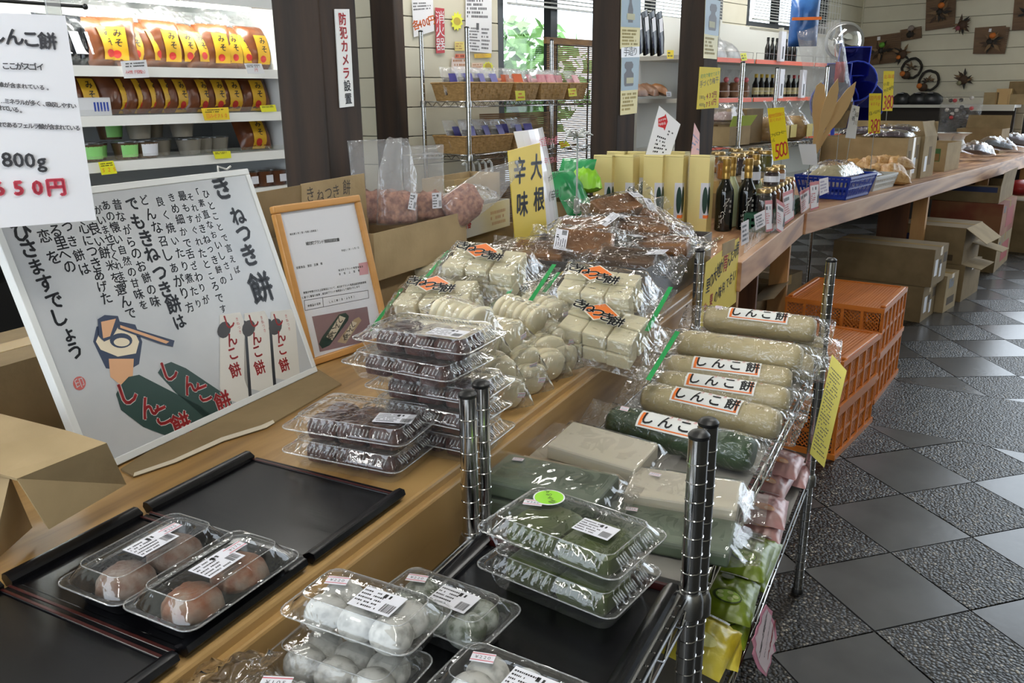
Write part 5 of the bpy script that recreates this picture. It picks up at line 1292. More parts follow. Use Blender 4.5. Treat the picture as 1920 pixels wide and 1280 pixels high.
for k, u in enumerate((2.50, 2.87)): bkt = basket('plastic_basket', 'low green plastic tray basket under the jars, '+('behind the red tags', 'next to the blue basket')[k], fr(W1(u, -.055, .8005), E1), .36, .10 if k == 0 else .165, .077, GBK, .002, group='green baskets under the jars'); obj('support_board', MB().box(0, .36, 0, .10 if k == 0 else .165, .0735, .0775), GBK, bkt)  # board added on top of each basket as a support for the jars
TGR = M_('tag_red', '#c0413d', .5); TGW = M_('tag_pink_white', '#e3d9da', .45)
tg = [([(1390, 461), (1404, 453), (1404, 411), (1390, 418)], 'plain white price tag nearest the yellow konnyaku sign', 0), ([(1417, 432), (1435, 422), (1434, 393), (1414, 403)], 'small white tag with grey writing hung left of the red tags', 0), ([(1436, 435), (1449, 432), (1448, 375), (1434, 376)], 'narrow red-edged tag, first of the red tags', 1), ([(1450, 431), (1464, 439), (1465, 382), (1450, 372)], 'red-edged tag turned sideways, second of the red tags', 1),
      ([(1471, 421), (1489, 408), (1487, 354), (1467, 362)], 'red-edged tag with a bottle picture, third of the red tags', 1), ([(1503, 411), (1519, 393), (1517, 350), (1499, 360)], 'red-edged tag, fourth of the red tags', 1), ([(1520, 395), (1535, 390), (1536, 339), (1518, 342)], 'red-edged tag, last before the blue basket', 1), ([(1537, 367), (1554, 360), (1553, 332), (1536, 336)], 'small white tag with purple writing beside the blue basket', 0)]
for k, (q, lb, rd) in enumerate(tg):
    v = -.03; P0, NN = W1(0, v, 0), N1
    if k >= 6: P0, NN = W2(0, .028, 0), N2
    o, w, h = sheet('price_tag', lb, 'tag', [pp(x, y, P0, NN)+NN*(.012 if k == 3 else 0) for x, y in q], TGW, group='tags hung along the counter front')
    if rd: bars(o, [(0, h*.88, w, h), (0, 0, w, h*.07), (0, 0, w*.05, h), (w*.95, 0, w, h)], TGR, z=.0005); bars(o, smallprint(w*.08, h*.68, w*.9, h*.84, 1, RNS, .7), INK); bars(o, smallprint(w*.1, h*.25, w*.62, h*.62, 5, RNS, .55), TGR); obj('bottle_print', MB().poly([(w*.7, h*.2), (w*.9, h*.2), (w*.9, h*.42), (w*.83, h*.5), (w*.83, h*.58), (w*.77, h*.58), (w*.77, h*.5), (w*.7, h*.42)], .0008), INK, o)
    else: bars(o, smallprint(w*.1, h*.1, w*.9, h*.9, 4, RNS, .5), M_('mauve_print', '#9a8aa8', .5) if k == 7 else GREYINK)
gd = obj('acrylic_guard', MB().box(0, .75, -.002, .001, 0, .075), CLEAR, None, fr(W1(2.0, -.05, .8035), E1)); tag(gd, 'clear acrylic strip standing along the cedar counter edge', 'guard')
# ---- baskets, peanuts and cartons on the far counter
BLU = M_('blue_basket', '#12329a', .35); WHB = M_('white_basket', '#c9c9c4', .45)
basket('plastic_basket', 'blue plastic basket holding packets at the counter bend', fr(W2(.62, -.035, .8005), E2), .33, .24, .125, BLU, .03)
t = thing('rice_paper_pack', 'packets of pale dried food heaped in the blue basket', 'packet', fr(W2(.78, -.17, .92), E2)); obj('packet_film', pillow(.36, .22, .10, 20, 14, 41, .012), BAG, t, smooth=True); obj('contents', pillow(.30, .18, .06, 16, 12, 42, .008), M_('pale_dried_food', '#a89c74', .6, col2='#bdb28c', nscale=30), t, smooth=True)
basket('plastic_basket', 'white plastic basket holding dark packets', fr(W2(1.13, -.07, .8005), E2), .34, .24, .085, WHB, .02)
t = thing('dark_packet', 'dark packet lying in the white plastic basket', 'packet', fr(W2(1.30, -.19, .875), E2)); obj('packet', pillow(.26, .16, .05, 16, 12, 43, .006), M_('dark_packet', '#1d1d20', .2), t, smooth=True)
PNUT = M_('peanut_pack', '#b98a52', .35, col2='#d0a872', nscale=45, bump=.8, bscale=80, lo=.4, hi=.6)
pn = [(1632, 312, .90), (1660, 310, .905), (1600, 316, .87), (1672, 325, .865), (1645, 326, .86), (1676, 339, .825), (1618, 330, .83), (1684, 312, .90), (1572, 322, .84)]
wn2 = ['top left', 'top middle', 'back left', 'middle right', 'centre', 'lowest right', 'low left', 'far right', 'leftmost']
for k, (x, y, z) in enumerate(pn):
    t = thing('peanut_bag', f'bag of peanuts in the heap before the big carton, {wn2[k]}', 'bag', fr(px(x, y, z), AX(60+15*(k % 3))) @ T(ry=.1*(k % 2)), 'bags of peanuts'); obj('bag', pillow(.18, .11, .085, 16, 12, 50+k, .010), PNUT, t, smooth=True)
c0 = px(1694, 340, .8005); u0, v0 = uv2(c0)
def boxlabel(t, x, z, lx=.05, hz=.07, side='x', X=0, Y=0):
    """white shipping label on a carton's right face"""
    m = MB().box(X, X+.0008, Y, Y+lx, z, z+hz); return obj('shipping_label', m, STK, t)
wideC = .56
ca = carton('carton', 'large brown carton filled with purple packets on the far counter', W2(u0, v0-.0, .8005)+(-N2)*wideC, N2, wideC, .26, .27, CARD, True)
boxlabel(ca, 0, .04, .05, .10, X=wideC, Y=.14)
for z_, y_ in ((.10, .03), (.13, .18)): obj('print_block', MB().box(wideC, wideC+.0006, y_, y_+.05, z_, z_+.09), M_('carton_print', '#6f5a3c', .8), ca)
obj('tape', MB().box(wideC, wideC+.0007, .105, .15, 0, .27), M_('parcel_tape', '#b89a68', .25), ca)
cb_ = carton('carton', 'brown carton directly behind the purple packets with a raised back flap', W2(u0+.27, v0+.02, .8005)+(-N2)*wideC, N2, wideC, .27, .27, CARD, True, flaps=((2, .09, .05), (1, .10, -.3)))
boxlabel(cb_, 0, .04, .05, .10, X=wideC, Y=.05); obj('print_block', MB().box(wideC, wideC+.0006, .12, .18, .08, .2), M_('carton_print', '#6f5a3c', .8), cb_)
PURP = M_('purple_packet', '#2c1d2b', .2, col2='#3b2938', nscale=20)
for k, (du, dv, az) in enumerate(((.10, -.15, 130), (.13, -.34, 120), (.36, -.2, 125))):
    t = thing('purple_packet', 'dark purple packet lying on the open carton, '+('front right', 'front left', 'at the back')[k], 'packet', fr(W2(u0+du, v0+dv, 1.078+.012*k), AX(az)), 'purple packets on the cartons')
    obj('contents', pillow(.26, .17, .04, 16, 12, 60+k, .006), PURP, t, smooth=True); obj('packet_film', pillow(.30, .20, .055, 18, 12, 64+k, .010), BAG, t, smooth=True)
c1_ = px(1770, 322, .8005); u1, v1 = uv2(c1_)
cc = carton('carton', 'brown carton with a cut-down front and a green label on the far counter', W2(u1, v1, .8005)+(-N2)*.42, N2, .42, .36, .20, CARD, True)
obj('green_label', MB().box(.30, .38, -.0008, 0, .07, .16), M_('green_food_label', '#3f6a3a', .5), cc)
obj('food_photo', MB().box(.305, .375, -.0012, -.0008, .075, .125), M_('label_photo', '#8a6b3f', .5), cc)
# ================================================================ refrigerated display case
EF = AX(37); NF = Vector((EF.y, -EF.x, 0)); FP = Vector((-.89, 3.5, 0))
def pf_(x, y, off=0): return pp(x, y, FP-NF*off, NF)
FRW = M_('white_enamel', '#d5d7d6', .35); FRG = M_('case_white_interior', '#d4d6d5', .5)
x_r = (pf_(548, 200)-FP).dot(EF); x_l = (pf_(-170, 200)-FP).dot(EF)
zs = [pf_(400, 129).z, pf_(400, 213).z, pf_(400, 291).z, pf_(500, 352).z]
ztop = pf_(520, 18).z
t = FRT = thing('display_case', 'open white refrigerated display case with lit shelves of miso', 'display case', fr(Vector((FP.x, FP.y, 0))+EF*x_l, EF)); L_ = x_r-x_l
DC = .56
obj('back_panel', MB().box(0, L_, DC-.02, DC, .1, ztop+.2), FRG, t); obj('side_panel', MB().box(L_-.02, L_, .0, DC, 0, ztop+.2), FRW, t); obj('side_panel', MB().box(0, .02, .0, DC, 0, ztop+.2), FRW, t)
obj('canopy', MB().box(0, L_, .02, DC, ztop+.02, ztop+.2).box(0, L_, .0, .03, ztop, ztop+.2), FRW, t); obj('base', MB().box(0, L_, 0, DC, 0, .80), BLACKP, t)  # base painted black to stand for the shade below the case
obj('case_lamp', MB().tube([(.1, .09, ztop+.005), (L_-.1, .09, ztop+.005)], .013, 8), emis('case_tube', '#fbfff8', 45), t, smooth=True)
for k, z in enumerate(zs):
    sh = obj('shelf', MB().box(.02, L_-.02, .03, DC-.03, z-.02, z), FRW, t)
    obj('price_rail', MB().hexa([(.02, 0, z-.032), (L_-.02, 0, z-.032), (L_-.02, .03, z-.03), (.02, .03, z-.03), (.02, .004, z+.002), (L_-.02, .004, z+.002), (L_-.02, .03, z), (.02, .03, z)]), WHITEP, sh)
    if k < 3: obj('clear_fence', MB().box(.02, L_-.02, .006, .0075, z, z+.022), CLEAR, sh)
MISO = M_('brown_miso', '#5a2f17', .3, col2='#754122', nscale=12, bump=.3, bscale=30)
MLAB = M_('miso_label', '#cfa21e', .45); DARU = M_('red_print', '#b3271f', .45)
def FX(x, y, z): return x, y, z
def miso(label, x, z, lean, yaw, seed, flat=False, w=.150, h=.175, depth=.06):
    M = FRT.matrix_world @ T(x, .11, z+.004, rz=yaw) @ Matrix.Rotation(PI/2-lean, 4, 'X') @ T(0, h/2, .0)
    t = thing('miso_bag', label, 'miso bag', M, 'bags of miso in the display case')
    obj('bag', pillow(w, h, .062, 16, 18, seed, .004), MISO, t, smooth=True)
    def dr(a, b, zz_=0):
        xx = 2*a/w; yy = 2*b/h; e = (max(0, 1-abs(xx)**3.2))**.6*(max(0, 1-abs(yy)**2.6))**.6; return (a, b, .062*e*.75+.005+zz_)
    m = MB(); m.grid(5, 6, lambda a, b: dr(-.028+.062*a, -.075+.11*b)); lb = obj('label', m, MLAB, t, smooth=True)
    write(t, [('みそ', .006, .012, .006, -.022, .030)], INK, warp=lambda x_, y_, zz_: dr(x_, y_, .001), bold=.02)
    m = MB(); m.loft([[dr(-.004+.014*q*math.cos(2*PI*i/12), -.058+.012*q*math.sin(2*PI*i/12), .001) for i in range(12)] for q in (1, .05)], False, True); obj('red_print', m, DARU, t)
    m = MB()
    def tp(a, b): return ((a-.5)*w*(1-.25*b), h*.40+b*.07, .02+.018*noise.noise((a*6, b*4, seed))+.02*(1-b))
    m.grid(10, 5, tp); obj('clear_top', m, BAG, t, smooth=True)
    return t
def fxp(x, y, z): return (pp(x, y, FP, NF)-FP-EF*x_l).dot(EF)
xs1 = [255, 285, 330, 352, 385, 412, 445, 470, 497, 520, 236]
for k, x in enumerate(xs1): miso(f'miso bag with a yellow label on the brightly lit top shelf, {["second", "third", "fourth", "fifth", "sixth", "seventh", "eighth", "ninth", "tenth", "last", "first"][k]} from the left', fxp(x, 129, 0), zs[0], .30+.1*(k % 3), [-.35, .3, .2, 0, .1, .25, -.1, .1, 0, .05, .2][k], 70+k)
xs2 = [195, 262, 292, 318, 343, 368, 410, 440, 468, 512]
for k, x in enumerate(xs2): miso(f'miso bag on the middle shelf of the case, {["first", "second", "third", "fourth", "fifth", "sixth", "seventh", "eighth", "ninth", "last"][k]} from the left', fxp(x, 213, 0), zs[1], .35, [.2, .35, .35, .3, .3, .3, .25, .15, .1, 0][k], 90+k, h=.15)
miso('single miso bag at the right end of the third shelf', fxp(515, 291, 0), zs[2], .45, .0, 105, h=.15)
BBEAN = M_('black_seaweed_pack', '#101114', .2, col2='#1b1c20', nscale=30, bump=.6, bscale=40)
for k, x in enumerate((150, 178, 207)):
    t = thing('black_bean_bag', f'black pack with a white label at the left of the top shelf, {["first", "second", "third"][k]} one', 'bag', FRT.matrix_world @ T(fxp(x, 129, 0), .12, zs[0]+.006, rz=.3) @ Matrix.Rotation(PI/2-.3, 4, 'X') @ T(0, .085, 0), 'black packs on the top shelf')
    obj('bag', pillow(.085, .17, .05, 12, 14, 110+k, .005), BBEAN, t, smooth=True); obj('label', MB().box(-.02, .03, -.06, .015, .040, .0415), STK, t)
CUPB = M_('brown_pickle_cup', '#55402c', .3); GLB = M_('green_cup_label', '#8fd47a', .45)
cu = [(197, 291, 0, 1), (222, 291, 0, 1), (265, 291, 0, 1), (257, 291, 1, 1), (303, 291, 0, 2), (345, 291, 0, 0), (385, 291, 0, 0), (425, 291, 0, 0), (295, 291, 1, 0), (335, 291, 1, 0), (375, 291, 1, 0), (455, 291, 0, 0)]
for k, (x, y, lv, g_) in enumerate(cu):
    t = thing('pickle_cup', ('clear cup with a pale green label on the third shelf, ' if g_ else 'clear wrapped cup on the third shelf, ')+f'{["first", "second", "third", "raised", "fourth", "fifth", "sixth", "seventh", "upper left", "upper middle", "upper right", "eighth"][k]} one', 'cup', FRT.matrix_world @ T(fxp(x, y, 0), .10+.06*(k % 2), zs[2]+.001+lv*.068), 'cups on the third shelf')
    obj('cup', MB().lathe([(.036, 0), (.045, .052), (.046, .056)], 18), CUPB if g_ != 0 else M_('grey_cup', '#7d776c', .3), t, smooth='auto'); obj('lid', MB().lathe([(.048, .056), (.048, .061), (.040, .064)], 18), CLEAR, t, smooth='auto')
    if g_: obj('label', MB().add([(.0455*math.sin(a)*(.87+.11*zz_/.05), -.0455*math.cos(a)*(.87+.11*zz_/.05), zz_) for zz_ in (.008, .05) for a in [-.8+1.6*i/8 for i in range(9)]], [(i, i+1, i+10, i+9) for i in range(8)]), GLB if g_ == 1 else STK, t)
for k, x in enumerate((487, 515, 540)):
    t = thing('pickle_cup', 'brown paste cup on the lowest visible shelf, '+('left', 'middle', 'right')[k]+' one', 'cup', FRT.matrix_world @ T(fxp(x, 352, 0), .08, zs[3]+.001), 'cups on the lowest shelf')
    obj('cup', MB().lathe([(.04, 0), (.046, .055), (.047, .06)], 18), M_('brown_paste', '#5b3620', .3), t, smooth='auto'); obj('lid', MB().lathe([(.049, .06), (.049, .066), (.042, .069)], 18), CLEAR, t, smooth='auto'); obj('label', MB().box(-.01, .022, -.048, -.046, .015, .045), STK, t)
tg2 = [([(233, 147), (280, 145), (274, 112), (226, 115)], PAPER, 'white handwritten price card on the top shelf edge', 'みそ煮 円（税込）', RED), ([(465, 138), (497, 138), (490, 119), (458, 119)], PAPER, 'small white price card at the right of the top shelf edge', '円', RED), ([(384, 226), (431, 224), (428, 201), (377, 203)], M_('yellow_tag', '#e8c81e', .5), 'yellow handwritten price card on the middle shelf edge', '豆みそ750', ORANGE), ([(491, 210), (519, 209), (516, 196), (487, 198)], M_('lime_tag', '#e6e326', .5), 'small yellow tag at the right of the middle shelf edge', '', ORANGE),
       ([(191, 328), (220, 325), (212, 301), (184, 304)], M_('lime_tag', '#e6e326', .5), 'lime yellow tag reading 525 on the third shelf edge', '525', ORANGE), ([(404, 298), (434, 296), (432, 283), (399, 284)], M_('lime_tag', '#e6e326', .5), 'lime yellow tag at the middle of the third shelf edge', '', INK)]
for q, mt, lb, tx, im in tg2:
    o, w, h = sheet('shelf_tag', lb, 'tag', [pf_(x, y, -.012) for x, y in q], mt, group='price tags on the display case')
    if tx: write(o, [(tx, w*.15, h*.35, w*.85, h*.35, min(h*.42, w*1.3/len(tx)))], im, jit=.4, bold=.01)
    bars(o, smallprint(w*.1, h*.6, w*.9, h*.92, 2, RNS, .5), INK)
t = thing('small_carton', 'small white carton with blue stripes on the middle shelf', 'carton', FRT.matrix_world @ T(fxp(170, 213, 0), .03, zs[1]+.001)); obj('body', MB().box(-.06, .09, 0, .1, 0, .06), M_('white_card', '#d9dade', .5), t, bevel=.002, seg=1)
for i in range(5): obj('blue_stripe', MB().box(.03+i*.011, .036+i*.011, -.0008, 0, .015, .045), M_('blue_print', '#2743a0', .5), t)
# ================================================================ notices on pillars and wall
def notice(label, Q, mat, P0, NN, off=.003, group=None, name='notice', cat='sign', th=.0008):
    return sheet(name, label, cat, [pp(x, y, Vector(P0)+NN*off, NN) for x, y in Q], mat, th=th, group=group)
o, w, h = notice('white vertical plate warning of security cameras on the thick pillar', [(638, 202), (664, 199), (655, 17), (628, 17)], M_('plate_white', '#e6e6e4', .35), c1, N1, .004, th=.003)
def vlet(o, s, x0, y0, x1, y1, size, mat, **k):
    a = onpl(o, x0, y0); b = onpl(o, x1, y1); return write(o, [(s, *a, *b, size)], mat, **k)
vlet(o, '防犯カメラ', 642, 36, 649, 137, .031, RED, bold=.035); vlet(o, '設置', 651, 161, 653, 185, .029, INK, bold=.02)
WL = LW(0, 0); 
o, w, h = notice('red fire extinguisher sign with white characters on the planked wall', [(818, 100), (834, 99), (833, 16), (816, 14)], M_('sign_red', '#b3222b', .4), WL, N2, .01)
vlet(o, '消火器', 825, 33, 826, 83, .075, PAPER, bold=.01)
o, w, h = notice('white poster with an orange 400 yen price beside the fire extinguisher sign', [(776, 70), (814, 58), (812, 0), (772, 0)], PAPER, WL, N2, .008)
vlet(o, '各400円', 780, 47, 809, 38, .055, ORANGE, bold=.03); bars(o, smallprint(w*.05, h*.7, w*.9, h*.95, 3, RNS, .5), GREYINK)
o, w, h = notice('large white sheet of technical drawings beside the window', [(873, 96), (922, 100), (922, -8), (873, -8)], PAPER, WL, N2, .008)
bars(o, smallprint(w*.05, h*.02, w*.55, h*.45, 8, RNS, .5)+smallprint(w*.6, h*.05, w*.95, h*.45, 6, RNS, .5)+smallprint(w*.05, h*.6, w*.95, h*.95, 5, RNS, .6)+[(w*.4, h*.4, w*.5, h*.52)], GREYINK)
def star(cx, cy, rx, ry, n=11): return [(cx+(rx if i % 2 else rx*.72)*math.cos(PI*i/n), cy+(ry if i % 2 else ry*.72)*math.sin(PI*i/n)) for i in range(2*n)]
for (cx, cy, rx, ry, lb) in ((857, 40, 12, 19, 'yellow starburst note with a duck on the planked wall'), (915, 125, 11, 10, 'small yellow starburst note low beside the window')):
    pts = [pp(x, y, WL+N2*.008, N2) for x, y in star(cx, cy, rx, ry)]; c_ = sum(pts, Vector())/len(pts); Mz = fr(c_, E2, N2); o = obj('star_note', MB().prism([tuple((Mz.inverted() @ q)[:2]) for q in pts], -.001, 0), M_('neon_yellow', '#e7e83a', .5), None, Mz); tag(o, lb, 'note', 'starburst notes'); obj('print', MB().poly([(.03*math.cos(i*PI/6), .022*math.sin(i*PI/6)) for i in range(12)], .0006), M_('note_green', '#b7a02a', .5), o)
for q, mt, lb in (([(853, 95), (871, 95), (870, 78), (853, 78)], M_('pale_yellow_note', '#e3d27a', .6), 'small square pale yellow note on the wall'), ([(890, 109), (921, 108), (921, 100), (889, 101)], M_('yellow_strip', '#e2bd2a', .5), 'yellow printed strip below the drawings sheet'), ([(846, 136), (880, 137), (879, 106), (847, 107)], M_('pinkish_paper', '#e2d2cb', .6), 'pale pink printed sheet low on the wall'), ([(884, 134), (906, 134), (905, 117), (885, 118)], M_('pale_orange_paper', '#e2c9b4', .6), 'small pale orange sheet beside the rack post')):
    o, w, h = notice(lb, q, mt, WL, N2, .008); bars(o, smallprint(w*.08, h*.1, w*.92, h*.9, 3, RNS, .5), M_('warm_print', '#b07a52', .6))
o, w, h = notice('orange heading strip above the pale pink sheet', [(853, 109), (876, 109), (875, 101), (854, 101)], M_('heading_orange', '#d4714c', .5), WL, N2, .011); bars(o, smallprint(w*.05, h*.2, w*.95, h*.8, 1, RNS, .9), M_('heading_dark', '#7c2f1f', .5))
PHOTB = M_('poster_blue_grey', '#7d97a8', .35, coat=.3); JARP = M_('poster_jar', '#4c4a50', .4)
def poster(lb, q, P0, fy, split, what):
    o, w, h = notice(lb, q, M_('poster_cream', '#e2d489', .4, coat=.3), P0, N2, .004)
    rectm(o, w*.0, h*split, w, h, PHOTB, .0006, 'photo'); 
    cx = w*.5; y0 = h*(split+.12*(1-split)); hh = h*(1-split)*.72
    prof = [(0, .0), (.24, .0), (.28, .08), (.28, .5), (.16, .62), (.16, .7), (.24, .75), (.26, .88), (.18, 1), (0, 1)] if what == 'jar' else [(0, 0), (.12, 0), (.13, .5), (.06, .75), (.05, 1), (0, 1)]
    pts = [(cx+a*w, y0+b*hh) for a, b in prof]+[(cx-a*w, y0+b*hh) for a, b in prof[::-1][1:-1]]
    obj('jar_picture', MB().poly(pts, .001), JARP, o); rectm(o, cx-w*.2, y0+hh*.12, cx+w*.2, y0+hh*.36, M_('poster_label', '#c9c7a5', .5), .0014, 'label_picture')
    bars(o, smallprint(w*.08, h*.06, w*.92, h*split*.92, 5, RNS, .6), M_('poster_text', '#a08c3c', .5)); return o
poster('laminated bottle poster high on the pillar behind the cream boxes', [(1163, 92), (1199, 92), (1202, -14), (1165, -20)], c3, 0, .38, 'bottle')
o = poster('laminated blue jar poster lower on the pillar behind the cream boxes', [(1163, 216), (1194, 212), (1199, 106), (1165, 106)], c3, 0, .42, 'jar')
o2, w, h = notice('white strip with brushed lettering between the two pillar posters', [(1165, 108), (1199, 107), (1199, 87), (1165, 89)], PAPERG, c3, N2, .006); vlet(o2, '手造り', 1174, 97, 1191, 96, .042, GREYINK, jit=.5)
poster('laminated jar poster on the pillar with the plum price card', [(1319, 109), (1344, 111), (1351, 2), (1323, -6)], c4_, 0, .4, 'jar')
o, w, h = notice('bright yellow pickled plum price card reading 432 and 756', [(1306, 205), (1347, 202), (1351, 127), (1312, 125)], YEL, c4_-E2*.03, N2, .10)
vlet(o, '町内で報せてます', 1316, 143, 1347, 137, .022, M_('green_ink', '#2f8f3c', .5), jit=.4); vlet(o, '手づくり梅干', 1315, 158, 1344, 150, .034, INK, jit=.3); vlet(o, '180g', 1312, 182, 1321, 182, .024, INK, jit=.3); vlet(o, '400g', 1312, 196, 1321, 196, .024, INK, jit=.3)
vlet(o, '432円', 1326, 180, 1341, 177, .034, RED, jit=.3, bold=.015); vlet(o, '756円', 1325, 196, 1340, 191, .034, RED, jit=.3, bold=.015)
def card(lb, Q, Y, lines, stick=True, mat=None):
    P0 = py_(*Q[0], Y); NN = Vector((.35, -1, .05)).normalized()
    o, w, h = sheet('price_card', lb, 'price card', [pp(x, y, P0, NN) for x, y in Q], mat or YEL)
    for s_, p0, p1, size, mt, k in lines: write(o, [(s_, *onpl(o, *p0), *onpl(o, *p1), size)], mt, **k)
    if stick: obj('stick', MB().box(w*.48, w*.48+.003, -(o.matrix_world.translation.z-.80)*.9, h*.5, -.004, -.001), M_('grey_rod', '#8f9490', .4), o)
    return o
J = dict(jit=.4); JB = dict(jit=.3, bold=.02)
card('tall yellow card advertising iced coffee at 500 yen', [(1450, 302), (1480, 297), (1470, 201), (1439, 203)], 4.15, [('疲労回復に', (1444, 218), (1468, 213), .020, ORANGE, J), ('おくれの！', (1446, 226), (1468, 222), .018, ORANGE, J), ('アイスコーヒー', (1448, 254), (1471, 246), .020, INK, J), ('1L', (1448, 264), (1452, 262), .020, INK, J), ('500', (1457, 283), (1472, 277), .105, RED, dict(jit=.3, bold=.012, aspect=.62))])
card('yellow price card reading 380, nearer of the two', [(1628, 250), (1650, 250), (1653, 175), (1630, 175)], 5.2, [('国内産', (1634, 184), (1648, 183), .028, ORANGE, J), ('400g', (1634, 195), (1648, 194), .026, ORANGE, J), ('白いんげん', (1632, 213), (1649, 208), .024, INK, J), ('380', (1634, 237), (1647, 235), .125, RED, dict(jit=.3, bold=.01, aspect=.5))])
card('yellow price card reading 380, further of the two', [(1654, 208), (1673, 208), (1677, 133), (1657, 133)], 6.2, [('北海道', (1660, 144), (1674, 143), .030, ORANGE, J), ('小豆', (1659, 158), (1665, 157), .026, INK, J), ('大正金時', (1659, 170), (1673, 164), .026, INK, J), ('380', (1659, 192), (1672, 190), .145, RED, dict(jit=.3, bold=.01, aspect=.5))])
card('white handwritten card leaning behind the big carton', [(1585, 258), (1604, 260), (1612, 200), (1597, 196)], 5.2, [('大福', (1602, 206), (1606, 215), .03, INK, J), ('香川', (1600, 222), (1604, 230), .03, INK, J)], True, PAPER)
card('brown handwritten card leaning beside the paper fans', [(1562, 240), (1586, 240), (1600, 190), (1578, 196)], 5.1, [('乾燥', (1583, 205), (1591, 202), .04, INK, J)], True, CARD2)
card('plain white card with a faint picture by the snack packets', [(1505, 308), (1533, 310), (1530, 270), (1497, 270)], 4.5, [], True, PAPER)
# ================================================================ wire rack of baskets at the window
BK = LW(.40, 0, .07)
def WR(u, v, z): return BK+E2*u+N2*v+Z*z
RB = fr(BK, E2)
zr1, zr2 = 1.325, 1.04
wire_rack('wire_rack', 'chrome wire rack of woven baskets in front of the window', 0, 1.15, 0, .36, 1.70, [zr1, zr2], (False,), False, WR, E2)
WOV = M_('woven_bamboo', '#a5814f', .6, col2='#c29c66', nscale=40, stretch=(1, 1, 2.5), bump=.6, bscale=60)
def woven(label, u, v, z, lx, ly, hz=.095, f=.02):
    M = fr(WR(u, v, z+.003), E2); t = thing('woven_basket', label, 'basket', M, 'woven bamboo baskets on the wire rack')
    obj('basket', MB().loft([[(-lx/2, -ly/2, 0), (lx/2, -ly/2, 0), (lx/2, ly/2, 0), (-lx/2, ly/2, 0)], [(-lx/2-f, -ly/2-f, hz), (lx/2+f, -ly/2-f, hz), (lx/2+f, ly/2+f, hz), (-lx/2-f, ly/2+f, hz)], [(-lx/2-f+.008, -ly/2-f+.008, hz), (lx/2+f-.008, -ly/2-f+.008, hz), (lx/2+f-.008, ly/2+f-.008, hz), (-lx/2-f+.008, ly/2+f-.008, hz)], [(-lx/2+.01, -ly/2+.01, .01), (lx/2-.01, -ly/2+.01, .01), (lx/2-.01, ly/2-.01, .01), (-lx/2+.01, ly/2-.01, .01)]], True, True), WOV, t)
    obj('rim', MB().tube([(-lx/2-f, -ly/2-f, hz), (lx/2+f, -ly/2-f, hz), (lx/2+f, ly/2+f, hz), (-lx/2-f, ly/2+f, hz), (-lx/2-f, -ly/2-f, hz)], .005, 6), WOV, t)
    wv = MB()
    for i in range(int(lx/.03)):
        for j in range(3):
            if (i+j) % 2: x = -lx/2+.03*i+.01; z_ = .012+j*.027; wv.hexa([(x, -ly/2-f*z_/hz-.004, z_), (x+.022, -ly/2-f*z_/hz-.004, z_), (x+.022, -ly/2-f*z_/hz+.004, z_), (x, -ly/2-f*z_/hz+.004, z_), (x, -ly/2-f*(z_+.022)/hz-.004, z_+.022), (x+.022, -ly/2-f*(z_+.022)/hz-.004, z_+.022), (x+.022, -ly/2-f*(z_+.022)/hz+.004, z_+.022), (x, -ly/2-f*(z_+.022)/hz+.004, z_+.022)])
    obj('weave', wv, WOV, t, kind='stuff'); return t
woven('woven basket of purple-labelled packets at the upper left', .20, .20, zr1, .36, .22); woven('narrow woven basket of orange packets on the upper shelf', .53, .20, zr1, .17, .22); woven('woven basket of pink packets on the upper shelf', .78, .2, zr1, .22, .22); woven('woven basket at the right end of the upper shelf', 1.02, .2, zr1, .14, .22)
woven('woven basket of purple-labelled packets at the lower left', .20, .20, zr2, .36, .22); woven('woven basket of purple-labelled packets beside the white poster', .55, .20, zr2, .22, .22)
PLB = M_('purple_label', '#4e4a94', .45); DRK = M_('dark_dried_fruit', '#241a1a', .4); PNK = M_('pink_packet', '#b86a78', .35, col2='#caa0a6', nscale=25); ORP = M_('orange_packet', '#c0603c', .4)
def packs(u0, u1, z, lm, cm, n, lab, grp):
    for k in range(n):
        u = u0+(u1-u0)*k/max(1, n-1); M = fr(WR(u, .20+.03*((k % 2)*2-1), z+.10), E2) @ T(rz=RND.uniform(-.3, .3)) @ Matrix.Rotation(1.15+RND.uniform(-.15, .15), 4, 'X')
        t = thing('snack_packet', f'{lab}, {["first", "second", "third", "fourth", "fifth", "sixth", "seventh"][k]} from the left', 'packet', M, grp)
        obj('contents', pillow(.10, .10, .035, 10, 10, k, .005), cm, t, T(0, -.02, 0), smooth=True); obj('packet_film', pillow(.12, .16, .04, 12, 12, k+5, .006), BAGM, t, T(0, .01, 0), smooth=True); obj('label', MB().box(-.032, .032, -.03, .04, .034, .0348), lm, t)
packs(.06, .36, zr1, PLB, DRK, 7, 'clear packet with a purple label in the upper left basket', 'purple packets upper basket'); packs(.06, .36, zr2, PLB, DRK, 6, 'clear packet with a purple label in the lower left basket', 'purple packets lower basket'); packs(.47, .62, zr2, PLB, DRK, 4, 'clear packet with a purple label in the lower second basket', 'purple packets second basket')
packs(.48, .58, zr1, ORP, M_('orange_dried', '#b3714f', .5), 3, 'orange-labelled packet in the narrow upper basket', 'orange packets'); packs(.70, .88, zr1, PNK, PNK, 5, 'pink packet in the upper basket', 'pink packets'); packs(.98, 1.08, zr1, PNK, PNK, 2, 'magenta-labelled packet at the upper right end', 'magenta packets')
